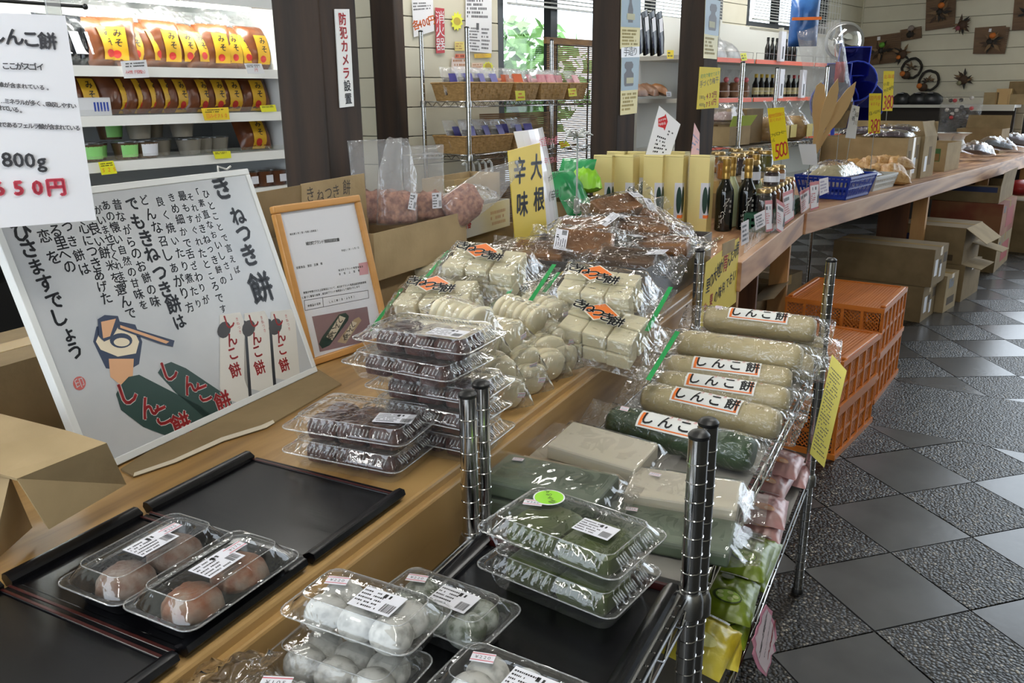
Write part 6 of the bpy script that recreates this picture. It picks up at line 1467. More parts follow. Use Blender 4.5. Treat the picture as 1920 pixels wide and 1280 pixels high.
for q, lb in (([(968, 189), (985, 188), (984, 170), (966, 170)], 'yellow tag on the narrow basket of the upper shelf'), ([(1067, 181), (1082, 180), (1080, 165), (1065, 166)], 'lime tag at the right end of the upper basket shelf'), ([(975, 270), (989, 269), (987, 253), (974, 254)], 'yellow tag on the lower second basket'), ([(1052, 278), (1070, 273), (1062, 264), (1048, 266)], 'lime tag on the lower rack shelf edge')):
    o, w, h = notice(lb, q, M_('lime_tag', '#e6e326', .5), WR(0, .385, 0), N2, .0, 'tags on the basket rack', 'shelf_tag', 'tag'); bars(o, smallprint(w*.1, h*.15, w*.9, h*.85, 2, RNS, .5), ORANGE)
t = thing('plastic_hooks', 'row of white plastic hooks below the lower basket shelf', 'hooks', fr(WR(.02, .32, .82), E2))
for i in range(5): obj('hook', MB().tube([(i*.05, 0, 0), (i*.05, 0, .14), (i*.05-.006, 0, .165), (i*.05-.02, 0, .178), (i*.05-.036, 0, .17)], .008, 8), WHITEP, t, smooth=True)
obj('back_bar', MB().box(-.05, .24, .0, .03, -.02, .02), WHITEP, t)
# bamboo screen at the window
BAM = M_('bamboo_screen', '#6a4c2e', .6, col2='#8c6a40', nscale=30, stretch=(.2, 1, 1))
sc = thing('bamboo_screen', 'bamboo roll screen hanging low across the window', 'screen', fr(LW(1.55, 0, .03), E2)); m = MB(); z = .62
while z < 1.70:
    m.box(0, .95, -.003, .003, z, z+.0085); z += .0125
obj('slats', m, BAM, sc, kind='stuff'); obj('top_bar', MB().box(-.02, .97, -.012, .012, 1.68, 1.72), BAM, sc); obj('cords', MB().box(.1, .106, -.006, .006, .62, 1.7).box(.45, .456, -.006, .006, .62, 1.7).box(.8, .806, -.006, .006, .62, 1.7), DARKF, sc, kind='stuff')
sc = thing('bamboo_screen', 'bamboo screen behind the lower baskets of the wire rack', 'screen', fr(LW(.9, 0, .03), E2)); m = MB(); z = .55
while z < 1.24: m.box(0, .75, -.003, .003, z, z+.010); z += .0125
obj('slats', m, BAM, sc, kind='stuff')
# green packets, snack carton and thin stand between the rack and the cream boxes
GP = M_('green_packet', '#1f7d46', .3, col2='#2f9457', nscale=10, bump=.4, bscale=30)
for k, (x, y, Y, az) in enumerate(((1070, 365, 3.1, 40), (1075, 340, 3.3, 120))):
    t = thing('green_packet', 'green plastic packet standing behind the konnyaku heap, '+('front', 'back')[k]+' one', 'packet', fr(py_(x, y, Y), AX(az)) @ T(rx=1.0), 'green packets'); obj('packet', pillow(.15, .2, .05, 14, 14, 120+k, .008), GP, t, smooth=True)
t = thing('lime_wrap', 'bunch of bright lime wrapping film beside the cream boxes', 'wrapping', fr(py_(1098, 350, 3.25), AX(90))); obj('film', pillow(.12, .12, .09, 14, 14, 131, .03), M_('lime_film', '#8cc832', .3), t, smooth=True)
carton('carton', 'open brown carton behind the konnyaku with green packets in it', Vector((.12, 3.12, .801)), N1, .34, .25, .17, CARD2, True)
carton('carton', 'brown carton behind the white printed box', W1(1.25, -.80, .80)+Z*.001, E1, .3, .12, .30, CARD, True)
t = thing('clip_stand', 'thin grey card stand with a clear bow-shaped clip', 'stand', fr(py_(1081, 400, 3.0), AX(90))); obj('pole', MB().bar((0, 0, -.25), (0, 0, .27), .0035, 8), M_('grey_rod', '#8f9490', .4), t, smooth=True); obj('collar', MB().lathe([(.011, 0), (.011, .05), (.007, .055)], 10), M_('grey_rod', '#8f9490', .4), t)
m = MB()
for k in range(7): a = k*.9; m.tube([(0, 0, .27), (.03*math.cos(a), .02*math.sin(a), .285+.01*math.sin(2*a)), (.055*math.cos(a), .03*math.sin(a), .275+.025*math.sin(3*a))], [.003, .007, .002], 6)
obj('clip', m, M_('clear_clip', '#c2c4c0', .2), t, smooth=True, kind='stuff')
# ================================================================ white shelving with orange price rails
G0 = LW(0, 0, .42)
def gp(x, y, off=0): return pp(x, y, G0+N2*off, N2)
def gt(P): return (P-G0).dot(E2)
ORR = M_('orange_rail', '#e2572a', .45); SHW = M_('shelf_cream', '#cfcec6', .5)
g = thing('gondola_shelving', 'white shelving with orange price rails below the far windows', 'shelving', fr(LW(2.55, 0, .42), E2))
def ga(P): return gt(P)-2.55
zA, zB = gp(1400, 110).z, gp(1400, 183).z
Lg = 3.6
obj('back_panel', MB().box(0, Lg, .36, .38, 0, zA+.30), SHW, g)
for x in (0, 1.2, 2.4, 3.58): obj('upright', MB().box(x, x+.03, .33, .37, 0, zA+.32), SHW, g)
for z in (zA, zB, zB-.36, zB-.75):
    for k in range(3):
        s_ = obj('shelf', MB().box(k*1.2+.01, k*1.2+1.19, 0, .36, z-.03, z), SHW, g); obj('price_rail', MB().box(k*1.2+.02, k*1.2+1.18, -.008, 0, z-.035, z-.002), ORR, s_)
        if z in (zA, zB): obj('wire_fence', MB().tube([(k*1.2+.03, .0, z+.05), (k*1.2+1.17, .0, z+.05)], .002, 5).tube([(k*1.2+.03, .0, z), (k*1.2+.03, .0, z+.05)], .002, 5).tube([(k*1.2+1.17, .0, z), (k*1.2+1.17, .0, z+.05)], .002, 5), CHROMED, s_, kind='stuff')
GM = g.matrix_world
def gpos(x, y, z, d=.08): return GM @ Vector((ga(gp(x, y)), d, z+.001))
BLK = M_('black_kelp_pack', '#121315', .18, bump=.5, bscale=25)
for k, x in enumerate((1205, 1218, 1231, 1244, 1257)):
    t = thing('kelp_pack', f'long black kelp pack leaning on the top white shelf, {["first", "second", "third", "fourth", "fifth"][k]} from the left', 'packet', fr(gpos(x, 100, zA), E2) @ T(ry=-.35, rx=.1), 'long black kelp packs'); obj('pack', pillow(.10, .03, .27, 10, 8, 140+k, .0), BLK, t, smooth=True) if 0 else obj('pack', MB().loft([ring(.07, .022, .008, z, 2) for z in (0, .01)]+[ring(.09, .03, .01, .1, 2), ring(.09, .028, .01, .2, 2), ring(.085, .01, .004, .29, 2)]), BLK, t, smooth='auto'); obj('label', MB().box(-.02, .025, -.017, -.0155, .16, .25), STK, t)
GRYB = M_('grey_snack_bag', '#8f9092', .3, col2='#b4b5b4', nscale=14)
for k, (x, dz) in enumerate(((1360, 0), (1395, .0), (1378, .05))):
    t = thing('seaweed_bag', 'grey patterned bag on the top shelf between the pillars, '+('left', 'right', 'upper')[k]+' one', 'bag', fr(gpos(x, 100, zA, .12+.04*k)+Z*(.06+dz), E2) @ T(rx=.7), 'grey bags on the top shelf'); obj('bag', pillow(.26, .2, .08, 14, 12, 150+k, .008), GRYB, t, smooth=True)
def smallbottle(label, P, hh, r, body, cap, grp, lab=None):
    t = thing('sauce_bottle', label, 'bottle', fr(P, E2), grp); s_ = hh
    obj('glass', MB().lathe([(r*.9, 0), (r, .01), (r, s_*.55), (r*.45, s_*.75), (r*.4, s_*.86)], 14), body, t, smooth='auto'); obj('cap', MB().lathe([(r*.5, s_*.85), (r*.5, s_), (r*.3, s_*1.005)], 12), cap, t, smooth='auto')
    if lab: obj('label', MB().lathe([(r*1.03, s_*.12), (r*1.03, s_*.42)], 14, None, False, False), lab, t, smooth=True)
BSO = M_('soy_bottle', '#120c0a', .1, spec=.6); YCAP = M_('yellow_cap', '#d1ad2c', .4); RCAP = M_('red_cap', '#b3262a', .4); BCAP = M_('black_cap', '#151515', .4); CLB = M_('cream_label', '#c7bb8c', .5)
for k in range(7): smallbottle(f'slim black bottle on the top shelf at the right, {["first", "second", "third", "fourth", "fifth", "sixth", "seventh"][k]} from the left', gpos(1459+k*8.3, 105, zA, .10), .19, .024, BSO, BCAP, 'slim black bottles on the top shelf', None)
for k in range(9): smallbottle(f'soy sauce bottle on the second shelf, {["first", "second", "third", "fourth", "fifth", "sixth", "seventh", "eighth", "ninth"][k]} from the left', gpos(1436+k*10, 180, zB, .10), .19, .029, BSO, YCAP if k < 4 else (RCAP if k in (4, 7, 8) else BCAP), 'soy sauce bottles on the second shelf', CLB)
for k, (x, y, z, lb) in enumerate(((1455, 105, zA, 'tall white bottle carton on the top shelf'), (1452, 180, zB, 'tall white bottle carton on the second shelf, left one'), (1494, 180, zB, 'tall white bottle carton on the second shelf, right one'))):
    t = thing('bottle_carton', lb, 'carton', fr(gpos(x, y, z-.01, -.04), E2)); obj('body', MB().box(0, .085, 0, .03, 0, .24), STK, t); obj('bottle_print', MB().box(.03, .055, -.0008, 0, .02, .12), GREYINK, t); 
BRS = M_('brown_snack', '#6f4a30', .4, col2='#8a6244', nscale=18, bump=.5); PKR = M_('pink_ribbon', '#d2686c', .5)
for k, x in enumerate((1343, 1362, 1381, 1400, 1418)):
    t = thing('ribbon_bag', f'clear bag of brown sweets tied with a pink ribbon, {["first", "second", "third", "fourth", "fifth"][k]} from the left', 'bag', fr(gpos(x, 180, zB, .12), E2), 'ribbon-tied bags on the second shelf')
    obj('contents', MB().lathe([(.03, 0), (.05, .02), (.05, .09), (.03, .12)], 12), BRS, t, smooth=True); obj('film_top', MB().loft([[(r*math.cos(i*PI/6)*(1+.2*(i % 2)), r*math.sin(i*PI/6)*(1+.2*(i % 2)), z) for i in range(12)] for r, z in ((.03, .12), (.015, .145), (.06, .22))], False, False), BAG, t); obj('ribbon', MB().ball((0, -.02, .14), .03, .02, .022, 10, 6), PKR, t, smooth=True)
for k, (x, m_) in enumerate(((1222, BRS), (1245, BRS), (1265, M_('orange_fish', '#8a5a30', .4)))):
    t = thing('dried_fish_pack', 'pack of brown dried food on the second shelf between the pillars, '+('left', 'middle', 'right')[k]+' one', 'packet', fr(gpos(x, 180, zB, .14)+Z*.05, E2) @ T(rx=.4, rz=.3*k), 'dried food packs'); obj('pack', pillow(.17, .15, .07, 12, 12, 160+k, .006), m_, t, smooth=True)
for q, lb, mt in (([(1251, 110), (1263, 110), (1263, 94), (1251, 94)], 'yellow tag on the top orange rail', YEL), ([(1391, 114), (1401, 113), (1399, 99), (1388, 100)], 'lime tag on the top orange rail beside the pillar', M_('lime_tag', '#e6e326', .5)), ([(1250, 181), (1259, 181), (1258, 172), (1249, 172)], 'small white tag on the second shelf rail', STK)):
    o, w, h = sheet('shelf_tag', lb, 'tag', [gp(x, y, .012) for x, y in q], mt, group='tags on the orange rails'); bars(o, smallprint(w*.1, h*.15, w*.9, h*.85, 2, RNS, .5), INK)
# ================================================================ second wire rack with cartons behind the jars
R3 = Vector((1.37, 5.0, 0))
def WR3(u, v, z): return R3+E2*u+N2*v+Z*z
zr3 = 1.055
wire_rack('wire_rack', 'chrome wire rack behind the jam jars with cartons and snack bags', -.15, 1.05, -.30, .05, 1.52, [zr3, .7], (False,), True, WR3, E2)
LIME = M_('lime_card', '#b6cf5c', .5)
t = carton('carton', 'tan carton with lime green flaps on the rack behind the jars', WR3(-.12, -.02, zr3+.004), E2, .26, .22, .11, CARD, True); 
for a, b in (((0, .0), (.26, .0)),): obj('lime_flap', MB().hexa([(0, 0, .11), (.26, 0, .11), (.26, .004, .11), (0, .004, .11), (-.02, -.03, .17), (.28, -.03, .17), (.28, -.026, .17), (-.02, -.026, .17)]), LIME, t)
carton('carton', 'brown carton printed with large dark letters on the rack behind the jars', WR3(.16, -.06, zr3+.004), E2, .22, .22, .20, CARD2, False)
carton('carton', 'white carton with a red mark on the rack behind the plum card', WR3(-.14, -.25, zr3+.004), E2, .2, .05, .2, WBOX, False)
t = thing('snack_bag', 'knotted clear bag in the lime-flapped carton', 'bag', fr(WR3(.0, -.12, zr3+.15), E2)); obj('bag', pillow(.22, .18, .12, 14, 12, 170, .02), BAGM, t, smooth=True); obj('contents', pillow(.18, .15, .06, 10, 10, 171, .01), M_('pinkish_snack', '#8f6d68', .5), t, smooth=True)
SNK = M_('golden_snack', '#a8834e', .5, col2='#c4a26c', nscale=30, bump=.5)
for k, (u, v) in enumerate(((.48, -.05), (.66, -.08), (.82, -.04))):
    t = thing('snack_bag', 'tied clear bag of golden snacks on the rack, '+('left', 'middle', 'right')[k]+' one', 'bag', fr(WR3(u, v, zr3+.004), E2), 'golden snack bags'); obj('contents', MB().lathe([(.05, 0), (.09, .03), (.09, .10), (.05, .15)], 14), SNK, t, smooth=True); obj('film', MB().lathe([(.06, 0), (.098, .03), (.098, .10), (.055, .16), (.02, .19), (.06, .25)], 14, None, False, False), BAG, t, smooth=True); obj('label', MB().box(-.04, .05, -.102, -.100, .02, .10), YELP, t)
# paper fans
FAN = M_('tan_fan_paper', '#c2a06c', .6)
for k, (x, y, a, b) in enumerate(((1540, 245, .22, .30), (1553, 243, .45, .30), (1531, 240, .0, .26))):
    t = thing('wooden_spatula', 'pale wooden rice paddle standing upright behind the carton, '+('middle', 'right', 'left')[k]+' one', 'paddle', fr(py_(x, y, 5.0+.03*k), AX(95)) @ T(ry=a), 'wooden paddles'); n = 18
    obj('paddle', MB().prism([(-.012, -.20), (.012, -.20), (.015, 0), (.032, .08), (.036, .16), (.024, .24), (0, b), (-.024, .24), (-.036, .16), (-.032, .08), (-.015, 0)], -.003, .003, Matrix(((1, 0, 0, 0), (0, 0, -1, 0), (0, 1, 0, 0), (0, 0, 0, 1)))), FAN, t)
# ================================================================ insect nets, hanging blue bags, mirror
NETB = film('blue_net', (.10, .12, .5), .5, .5, 0, 1, .2, .3, '#161f80'); BLF = M_('blue_frame', '#2b45c4', .4)
def net(label, x, y, Y, w, h, az, shape):
    M = fr(py_(x, y, Y), AX(az)); t = thing('insect_net', label, 'net', M, 'blue insect nets'); n = 20
    if shape == 'sq': pts = [(-w/2, 0), (w/2, .0), (w/2*1.05, h), (-w/2*.9, h)]
    else: pts = [(w/2*math.cos(2*PI*i/n), h/2+h/2*math.sin(2*PI*i/n)) for i in range(n)]
    obj('hoop', MB().tube([(a, 0, b) for a, b in pts+[pts[0]]], .006, 6), BLF, t, smooth=True)
    obj('net', MB().loft([[(a*s_, q, (b-h/2)*s_+h/2-q*.6) for a, b in pts] for s_, q in ((1, 0), (.9, .08), (.6, .2), (.1, .3))], False, True), NETB, t, smooth=True)
    obj('handle', MB().bar((0, 0, 0), (.02, .0, -.5), .008, 8), BLF, t, smooth=True)
net('square blue insect net at the top right of the bunch', 1597, 142, 6.4, .22, .20, 100, 'sq'); net('round blue insect net in the middle of the bunch', 1600, 190, 6.3, .30, .28, 100, 'r'); net('square blue insect net at the front left of the bunch', 1566, 190, 6.2, .17, .26, 95, 'sq'); net('round blue insect net at the lower left', 1560, 232, 6.4, .34, .32, 100, 'r'); net('round blue insect net low at the right', 1610, 235, 6.5, .34, .32, 100, 'r')
BLG = M_('blue_glove_bag', '#27508f', .25, col2='#3f6fb0', nscale=6, bump=.4, bscale=15)
t = thing('blue_bag', 'blue plastic case hanging in clear film below the far window', 'bag', fr(py_(1508, 40, 6.3), AX(100))); obj('case', pillow(.20, .34, .12, 14, 16, 181, .01), BLG, t, Matrix.Rotation(PI/2, 4, 'X'), smooth=True); obj('orange_strap', MB().box(-.1, .1, -.105, -.1, .0, .02), ORANGE, t)
t = thing('clear_bag', 'large clear plastic bag hanging beside the blue case', 'bag', fr(py_(1548, 130, 6.2), AX(100))); obj('bag_film', pillow(.30, .62, .12, 18, 22, 182, .03), BAGM, t, Matrix.Rotation(PI/2, 4, 'X') @ T(rz=.25), smooth=True); obj('red_contents', pillow(.07, .14, .06, 10, 10, 183, .02), M_('red_toy', '#a8434a', .5), t, T(.10, .0, -.02) @ Matrix.Rotation(PI/2, 4, 'X'), smooth=True)
mr = thing('convex_mirror', 'round convex mirror in the far corner', 'mirror', fr(py_(1583, 78, 8.3), AX(100)))
obj('mirror', MB().lathe([(.165, 0), (.15, .035), (.115, .065), (.07, .082), (.005, .09)], 32, Matrix.Rotation(PI/2, 4, 'X')), M_('mirror_chrome', '#d5d5d5', .05, 1), mr, smooth=True); obj('rim', MB().lathe([(.165, -.01), (.178, -.005), (.178, .01), (.165, .012)], 32, Matrix.Rotation(PI/2, 4, 'X')), CHROMED, mr, smooth='auto')
gs_ = obj('wall_grid', MB().box(0, .7, -.004, 0, 1.9, 1.904), WHITEP, None, fr(LW(5.7, 0, .05), E2)); tag(gs_, 'white wire grid panel in front of the far window', 'grid panel')
m = MB()
for i in range(11): m.box(i*.07, i*.07+.004, -.004, 0, 1.2, 2.8)
for i in range(22): m.box(0, .7, -.004, 0, 1.2+i*.073, 1.204+i*.073)
obj('wires', m, WHITEP, gs_, kind='stuff')
# ================================================================ back wall
BP = CORN-E2*.012; 
def bp(x, y, off=0): return pp(x, y, BP-E2*off, -E2)
BAMB = M_('bamboo_plaque', '#5f4630', .65, col2='#7a5d40', nscale=14, stretch=(.15, 1, 1)); DRY = [M_('dried_leaf_dark', '#1f1a16', .7), M_('dried_leaf_tan', '#7d6244', .7), M_('dried_leaf_brown', '#453020', .7)]
ORF = M_('orange_flower', '#c9702a', .6); GRF = M_('green_leaf_deco', '#5d9a2f', .6)
def spray(par, n, r, seed, zc=.03):
    rn = random.Random(seed)
    for q in range(3):
        m = MB()
        for i in range(n):
            a = rn.uniform(0, 2*PI); l = r*rn.uniform(.5, 1.1); w_ = l*.14; d_ = Vector((math.cos(a), math.sin(a), rn.uniform(-.1, .4))); s_ = Vector((-d_.y, d_.x, 0))*w_; b = Vector((rn.uniform(-1, 1)*r*.2, rn.uniform(-1, 1)*r*.2, zc))
            m.add([b, b+d_*l*.5+s_, b+d_*l, b+d_*l*.5-s_, b+Vector((0, 0, .006))], [(0, 1, 2, 3), (0, 3, 4), (0, 4, 1)])
        obj('dried_leaves', m, DRY[q], par, kind='stuff')
def plaque(label, q, seed, flower, sx=0, sy=0):
    P = [bp(x, y, .012) for x, y in q]; o, w, h = sheet('bamboo_plaque', label, 'wall decoration', P, BAMB, th=.006, group='dried flower plaques on the back wall')
    n = 14
    for i in range(n): obj('bamboo_slat', MB().box(0, w, h*i/n+.001, h*(i+1)/n-.001, 0, .006), BAMB, o)
    e = bpy.data.objects.new('bouquet', MB and mesh('bouquet', MB().ball((0, 0, .02), .04, .04, .03, 10, 6), DRY[0], smooth=True)); COL.objects.link(e); e.parent = o; e.location = (w*(.5+sx), h*(.45+sy), .005)
    spray(e, 9, min(w, h)*.45, seed); obj('flower', MB().ball((.02, .06, .05), .035, .03, .025, 10, 6), flower, e, smooth=True); obj('price_paper', MB().box(w*.38-w*.5, w*.46-w*.5, h*.38, h*.5, .006, .007), STK, e)
    return o
plaque('wide tan bamboo plaque with green leaves on the back wall', [(1618, 124), (1688, 116), (1688, 61), (1620, 70)], 1, GRF); plaque('brown bamboo plaque with an orange flower at the top of the back wall', [(1735, 58), (1790, 50), (1793, -12), (1738, -12)], 2, ORF); plaque('square bamboo plaque with orange petal at the right of the back wall', [(1824, 101), (1884, 101), (1886, 48), (1828, 52)], 3, ORF); plaque('bamboo plaque cut by the right edge of the picture', [(1897, 57), (1950, 55), (1950, -15), (1903, -12)], 4, DRY[1]); plaque('small dark plaque with a grey flower between the larger ones', [(1688, 78), (1728, 71), (1728, 53), (1690, 56)], 5, M_('grey_flower', '#8d8079', .6))
def wreath(label, x, y, r, seed, flower):
    c_ = bp(x, y, .03); M = fr(c_, N2, -E2); t = thing('wreath', label, 'wreath', M, 'dark wreaths on the back wall'); n = 24
    rn = random.Random(seed); obj('ring', MB().tube([((r+rn.uniform(-.006, .006))*math.cos(2*PI*i/n), (r+rn.uniform(-.006, .006))*math.sin(2*PI*i/n), rn.uniform(-.006, .006)) for i in range(n+1)], .014, 7), DRY[0], t, smooth=True)
    b = obj('bouquet', MB().ball((-r*.5, -r*.7, .02), .05, .045, .03, 10, 6), DRY[2], t, smooth=True); spray(b, 6, r*.7, seed); obj('flower', MB().ball((-r*.8, -r*.55, .045), .03, .03, .02, 10, 6), flower, b, smooth=True)
wreath('dark vine wreath with an orange flower, left of the pair', 1710, 128, .10, 11, ORF); wreath('dark vine wreath with an orange flower, right of the pair', 1742, 151, .10, 12, ORF)
for k, (x, y, lb) in enumerate(((1692, 102, 'dried flower bunch hanging above the left wreath'), (1804, 47, 'dried flower bunch hanging between the plaques'), (1806, 150, 'dried flower bunch hanging low at the right of the back wall'))):
    t = thing('dried_bunch', lb, 'dried flowers', fr(bp(x, y, .03), N2, -E2), 'dried bunches on the back wall'); b = obj('bouquet', MB().ball((0, 0, 0), .05, .05, .03, 10, 6), DRY[2], t, smooth=True); spray(b, 8, .10, 20+k, .0); obj('flower', MB().ball((-.03, -.03, .03), .025, .025, .02, 8, 6), (ORF, M_('pink_flower', '#8a4050', .6), M_('pale_leaf', '#8d8a6a', .6))[k], b, smooth=True)
# shelf along the back wall and dark drape below it
zsb = bp(1750, 196, .2).z
SBL = 1.72
sb = thing('wall_shelf', 'long cream shelf on the back wall with packages', 'shelf', fr(CORN-E2*.30+Z*0, N2)); obj('board', MB().box(.02, SBL, 0, .27, zsb-.03, zsb), SHW, sb); obj('front_rail', MB().box(1.32, SBL, -.02, 0, zsb-.06, zsb), SHW, sb)
DRAP = M_('dark_drape', '#2c2723', .8); obj('drape', MB().box(.02, SBL, .05, .07, 0, zsb-.03), DRAP, sb)
BKB = M_('black_bundle', '#16171a', .3, col2='#2a2b2f', nscale=15)
for k, (x, r) in enumerate(((1690, .10), (1722, .12), (1745, .12))):
    P = bp(x, 196, .2); P.z = zsb; t = thing('black_bundle', 'black wrapped bundle on the back wall shelf, '+('left', 'middle', 'right')[k]+' one', 'bundle', fr(P, N2), 'black bundles on the wall shelf'); obj('bundle', MB().loft([[(r*q*math.cos(i*PI/8), r*.7*q*math.sin(i*PI/8), z) for i in range(16)] for q, z in ((.8, 0), (1, .03), (.95, .08), (.5, .12), (.05, .13))]), BKB, t, smooth=True); obj('paper', MB().box(-.03, .02, -.06, .0, .118, .122), STK, t)
for k, (x, wd, hh, mt) in enumerate(((1858, .14, .12, CARD), (1880, .13, .15, FAN), (1908, .18, .10, CARD), (1905, .2, .22, CARD2))):
    P = bp(x, 196, .2); P.z = zsb; carton('wooden_box', 'pale wooden toy box on the right of the wall shelf, '+('first', 'second', 'third', 'rear')[k]+' one', P+E2*(.06 if k == 3 else -.04)-N2*wd/2, N2, wd, .10, hh, mt, k % 2 == 0)['category'] = 'box'
t = thing('trinket_bag', 'clear hanging bag of red and black trinkets in front of the wall shelf', 'bag', fr(bp(1800, 212, .45), N2)); obj('bag_film', pillow(.40, .42, .10, 16, 16, 191, .02), BAG, t, Matrix.Rotation(PI/2, 4, 'X'), smooth=True)
rn = random.Random(3)
for k in range(16): obj('trinket', MB().ball((0, 0, 0), .022, .02, .02, 8, 6), (RED, INK, GREYINK, M_('trinket_white', '#cfc9c4', .5))[k % 4], t, T(rn.uniform(-.15, .15), rn.uniform(-.02, .02), rn.uniform(-.17, .17)), smooth=True)
# goods at the far end of the counter
SILV = film('silver_film', (.9, .9, .93), .06, .06, 1.3, 14, .45, 1.6)
far = [(1832, 285, .87, .24, '#4a4d58'), (1868, 275, .88, .26, '#33363f'), (1905, 268, .88, .26, '#5d4a52'), (1850, 262, .9, .24, '#3c4048'), (1890, 255, .9, .24, '#6a6d75'), (1915, 250, .92, .22, '#4f6f86'), (1820, 262, .88, .2, '#50535a')]
for k, (x, y, z, s_, c_) in enumerate(far):
    t = thing('trinket_packet', 'shiny clear packet at the far right end of the counter, '+('nearest', 'second', 'third', 'behind the nearest', 'behind the third', 'blue-tinted rear', 'beside the cut carton')[k]+' one', 'packet', fr(px(x, y, z), AX(60+30*k)) @ T(ry=.2), 'shiny packets at the counter end'); obj('contents', pillow(s_*.9, s_*.6, .07, 12, 12, 200+k, .012), M_('trinket_'+c_[1:], c_, .4), t, smooth=True); obj('packet_film', pillow(s_*1.1, s_*.8, .11, 16, 14, 210+k, .02), SILV, t, smooth=True)
carton('carton', 'brown carton standing behind the shiny packets', W2(4.9, -.62, .801), N2, .38, .3, .22, CARD2, True, flaps=((2, .12, .3),))
for k, x in enumerate((1772, 1795)):
    P = px(x, 262, .95); t = thing('white_bowl', 'white paper bowl upturned on the cut carton, '+('left', 'right')[k]+' one', 'bowl', fr(P, E2), 'white bowls'); obj('bowl', MB().lathe([(.11, .06), (.10, .055), (.06, .03), (.05, .0), (.07, -.04), (.09, -.10)], 20), WHITEP, t, smooth='auto')
# ================================================================ cartons below the far counter
def fcarton(label, a, b, depth_or_w, h, mat=CARD2, w=.6, z=0, open_=False, flaps=(), right=None):
    """carton whose near right bottom corner is at pixel a and whose right face ends at pixel b"""
    A = px(*a, z); B = px(*b, z); ey = (B-A); ey.z = 0; dy = ey.length; ey.normalize(); exv = Vector((ey.y, -ey.x, 0))
    t = carton('carton', label, A-exv*w, exv, w, dy, h, mat, open_, flaps=flaps)
    return t, w, dy, h
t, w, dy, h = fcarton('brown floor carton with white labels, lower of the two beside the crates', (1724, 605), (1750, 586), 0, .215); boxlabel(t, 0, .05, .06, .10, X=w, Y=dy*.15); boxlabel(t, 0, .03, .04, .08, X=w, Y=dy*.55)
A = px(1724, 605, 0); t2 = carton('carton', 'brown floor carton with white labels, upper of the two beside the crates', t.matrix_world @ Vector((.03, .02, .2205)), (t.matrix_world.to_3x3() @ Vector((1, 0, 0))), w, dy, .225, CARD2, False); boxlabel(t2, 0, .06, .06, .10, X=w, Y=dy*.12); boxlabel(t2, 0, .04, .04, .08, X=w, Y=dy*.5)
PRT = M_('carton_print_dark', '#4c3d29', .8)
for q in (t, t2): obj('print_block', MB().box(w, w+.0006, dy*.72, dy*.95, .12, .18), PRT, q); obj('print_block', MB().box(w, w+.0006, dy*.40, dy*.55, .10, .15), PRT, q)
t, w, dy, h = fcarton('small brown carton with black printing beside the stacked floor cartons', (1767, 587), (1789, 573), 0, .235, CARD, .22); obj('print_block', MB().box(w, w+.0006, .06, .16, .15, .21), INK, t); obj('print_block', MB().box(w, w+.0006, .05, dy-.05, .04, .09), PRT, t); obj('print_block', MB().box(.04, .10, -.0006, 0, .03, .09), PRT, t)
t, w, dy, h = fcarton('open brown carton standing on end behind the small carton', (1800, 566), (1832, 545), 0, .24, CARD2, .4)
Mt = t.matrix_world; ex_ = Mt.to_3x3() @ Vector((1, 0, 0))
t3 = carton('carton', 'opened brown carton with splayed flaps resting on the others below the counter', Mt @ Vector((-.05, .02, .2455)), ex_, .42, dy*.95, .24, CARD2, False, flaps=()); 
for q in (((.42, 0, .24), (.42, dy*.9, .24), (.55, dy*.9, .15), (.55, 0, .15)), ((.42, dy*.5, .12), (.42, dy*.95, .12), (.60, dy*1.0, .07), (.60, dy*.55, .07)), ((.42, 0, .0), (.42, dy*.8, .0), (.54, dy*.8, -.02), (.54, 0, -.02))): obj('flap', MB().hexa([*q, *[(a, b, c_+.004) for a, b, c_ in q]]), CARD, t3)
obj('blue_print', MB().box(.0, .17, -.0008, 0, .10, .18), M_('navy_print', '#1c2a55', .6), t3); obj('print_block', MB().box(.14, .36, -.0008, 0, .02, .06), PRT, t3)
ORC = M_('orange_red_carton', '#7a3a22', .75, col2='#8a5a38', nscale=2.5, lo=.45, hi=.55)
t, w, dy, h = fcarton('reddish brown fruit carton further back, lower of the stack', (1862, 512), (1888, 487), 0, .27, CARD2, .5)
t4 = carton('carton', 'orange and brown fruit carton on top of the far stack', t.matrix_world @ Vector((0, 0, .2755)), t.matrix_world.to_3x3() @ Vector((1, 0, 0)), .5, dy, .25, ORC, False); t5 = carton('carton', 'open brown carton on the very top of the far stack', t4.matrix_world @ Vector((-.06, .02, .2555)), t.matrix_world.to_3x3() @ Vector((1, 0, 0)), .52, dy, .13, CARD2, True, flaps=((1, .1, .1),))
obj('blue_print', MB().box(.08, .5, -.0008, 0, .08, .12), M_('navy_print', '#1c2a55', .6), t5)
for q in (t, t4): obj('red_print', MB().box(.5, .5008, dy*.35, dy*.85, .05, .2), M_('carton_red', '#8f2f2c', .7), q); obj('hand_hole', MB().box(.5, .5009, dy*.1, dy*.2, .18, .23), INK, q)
fcarton('brown carton at the right edge on the floor', (1960, 478), (1985, 455), 0, .44, CARD2, .45)
t = thing('white_tray_stack', 'stack of white foam trays below the far counter', 'trays', fr(t5.matrix_world @ Vector((.05, .08, .14)), ex_));
for k in range(4): obj('foam_tray', MB().loft([ring(.30-.02, .2-.02, .02, k*.018), ring(.30, .2, .02, k*.018+.016)], True, True), WHITEP, t)
t = thing('red_bundle', 'red plastic bundle at the right edge below the counter', 'bundle', fr(px(1915, 352, .55), E2)); obj('bundle', MB().ball((0, 0, 0), .14, .12, .07, 14, 8), M_('red_plastic', '#a82a2a', .35), t, smooth=True)
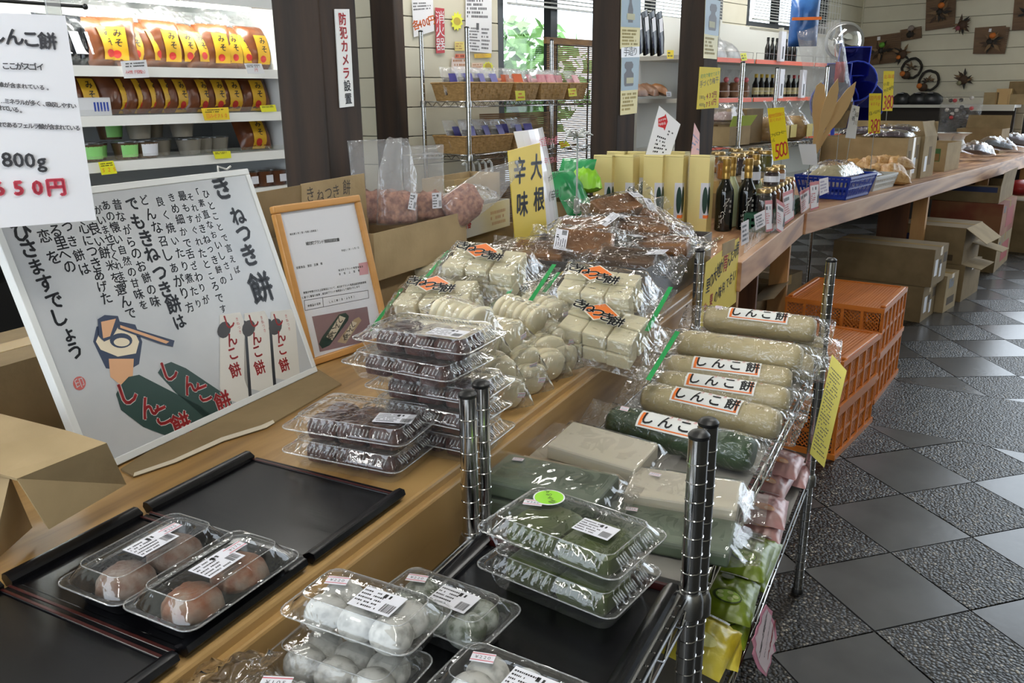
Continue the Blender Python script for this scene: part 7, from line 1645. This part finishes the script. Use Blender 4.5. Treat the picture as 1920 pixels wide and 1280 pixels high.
# brown cartons below the near end, beside the crates
carton('carton', 'brown carton with blue tape below the cedar counter', W1(2.62, -.12, .001), E1, .50, .40, .33, CARD, False); carton('carton', 'flattened brown carton lying on the taped carton', W1(2.66, -.14, .342), E1, .42, .34, .12, CARD2, True, flaps=((0, .10, 1.3),))
o = obj('blue_tape', MB().box(.28, .48, -.0012, 0, .22, .27).box(.36, .40, -.0012, 0, .17, .27), M_('blue_tape', '#2f86a8', .5), [q for q in COL.objects if q.get('label', '').startswith('brown carton with blue tape')][0])
carton('carton', 'brown carton on the floor under the counter bend', W2(.35, -.15, .001), N2*-1, .45, .35, .35, CARD2, False, M=fr(W2(.45, -.75, .001), N2))
# ================================================================ outdoors
GRN = M_('outdoor_foliage', '#5f8a45', .8, col2='#8fb56a', nscale=3); GRND = M_('outdoor_ground', '#9aa58d', .9)
struct('ground', MB().box(-30, 8, -1.0, 25, -.02, 0), GRND, fr(LW(0, -.15, -.3)+Vector((0, 0, 0)), E2) @ T(0, 1.2, 0))
trunk = M_('trunk_bark', '#5a4a38', .9)
for k, (tt, d_, hz, r) in enumerate(((.4, 5, 1.7, 1.2), (3.4, 6.5, 2.0, 1.5), (6.2, 5.0, 1.4, 1.1), (9, 7, 2.2, 1.6), (-3, 7, 2.2, 1.5))):
    P = LW(tt, 0, -d_); t = thing('garden_tree', 'leafy green tree outside the window, '+('first', 'second', 'third', 'fourth', 'fifth')[k]+' from the left corner', 'tree', fr(P, E2), 'trees outside the window'); rn = random.Random(k); m = MB()
    for i in range(700):
        a = rn.uniform(0, 2*PI); b = rn.uniform(-1, 1); q = r*rn.uniform(.6, 1); c_ = Vector((q*math.cos(a)*math.sqrt(1-b*b), q*math.sin(a)*math.sqrt(1-b*b), hz*.75+q*.7*b)); d1 = Vector((rn.uniform(-1, 1), rn.uniform(-1, 1), rn.uniform(-1, 1))).normalized()*.16; d2 = d1.orthogonal().normalized()*.11
        m.add([c_-d1, c_+d2, c_+d1, c_-d2], [(0, 1, 2, 3)])
    obj('foliage', m, GRN, t, kind='stuff'); obj('trunk', MB().tube([(0, 0, 0), (0, 0, hz*.8)], [.1, .06], 8), trunk, t)
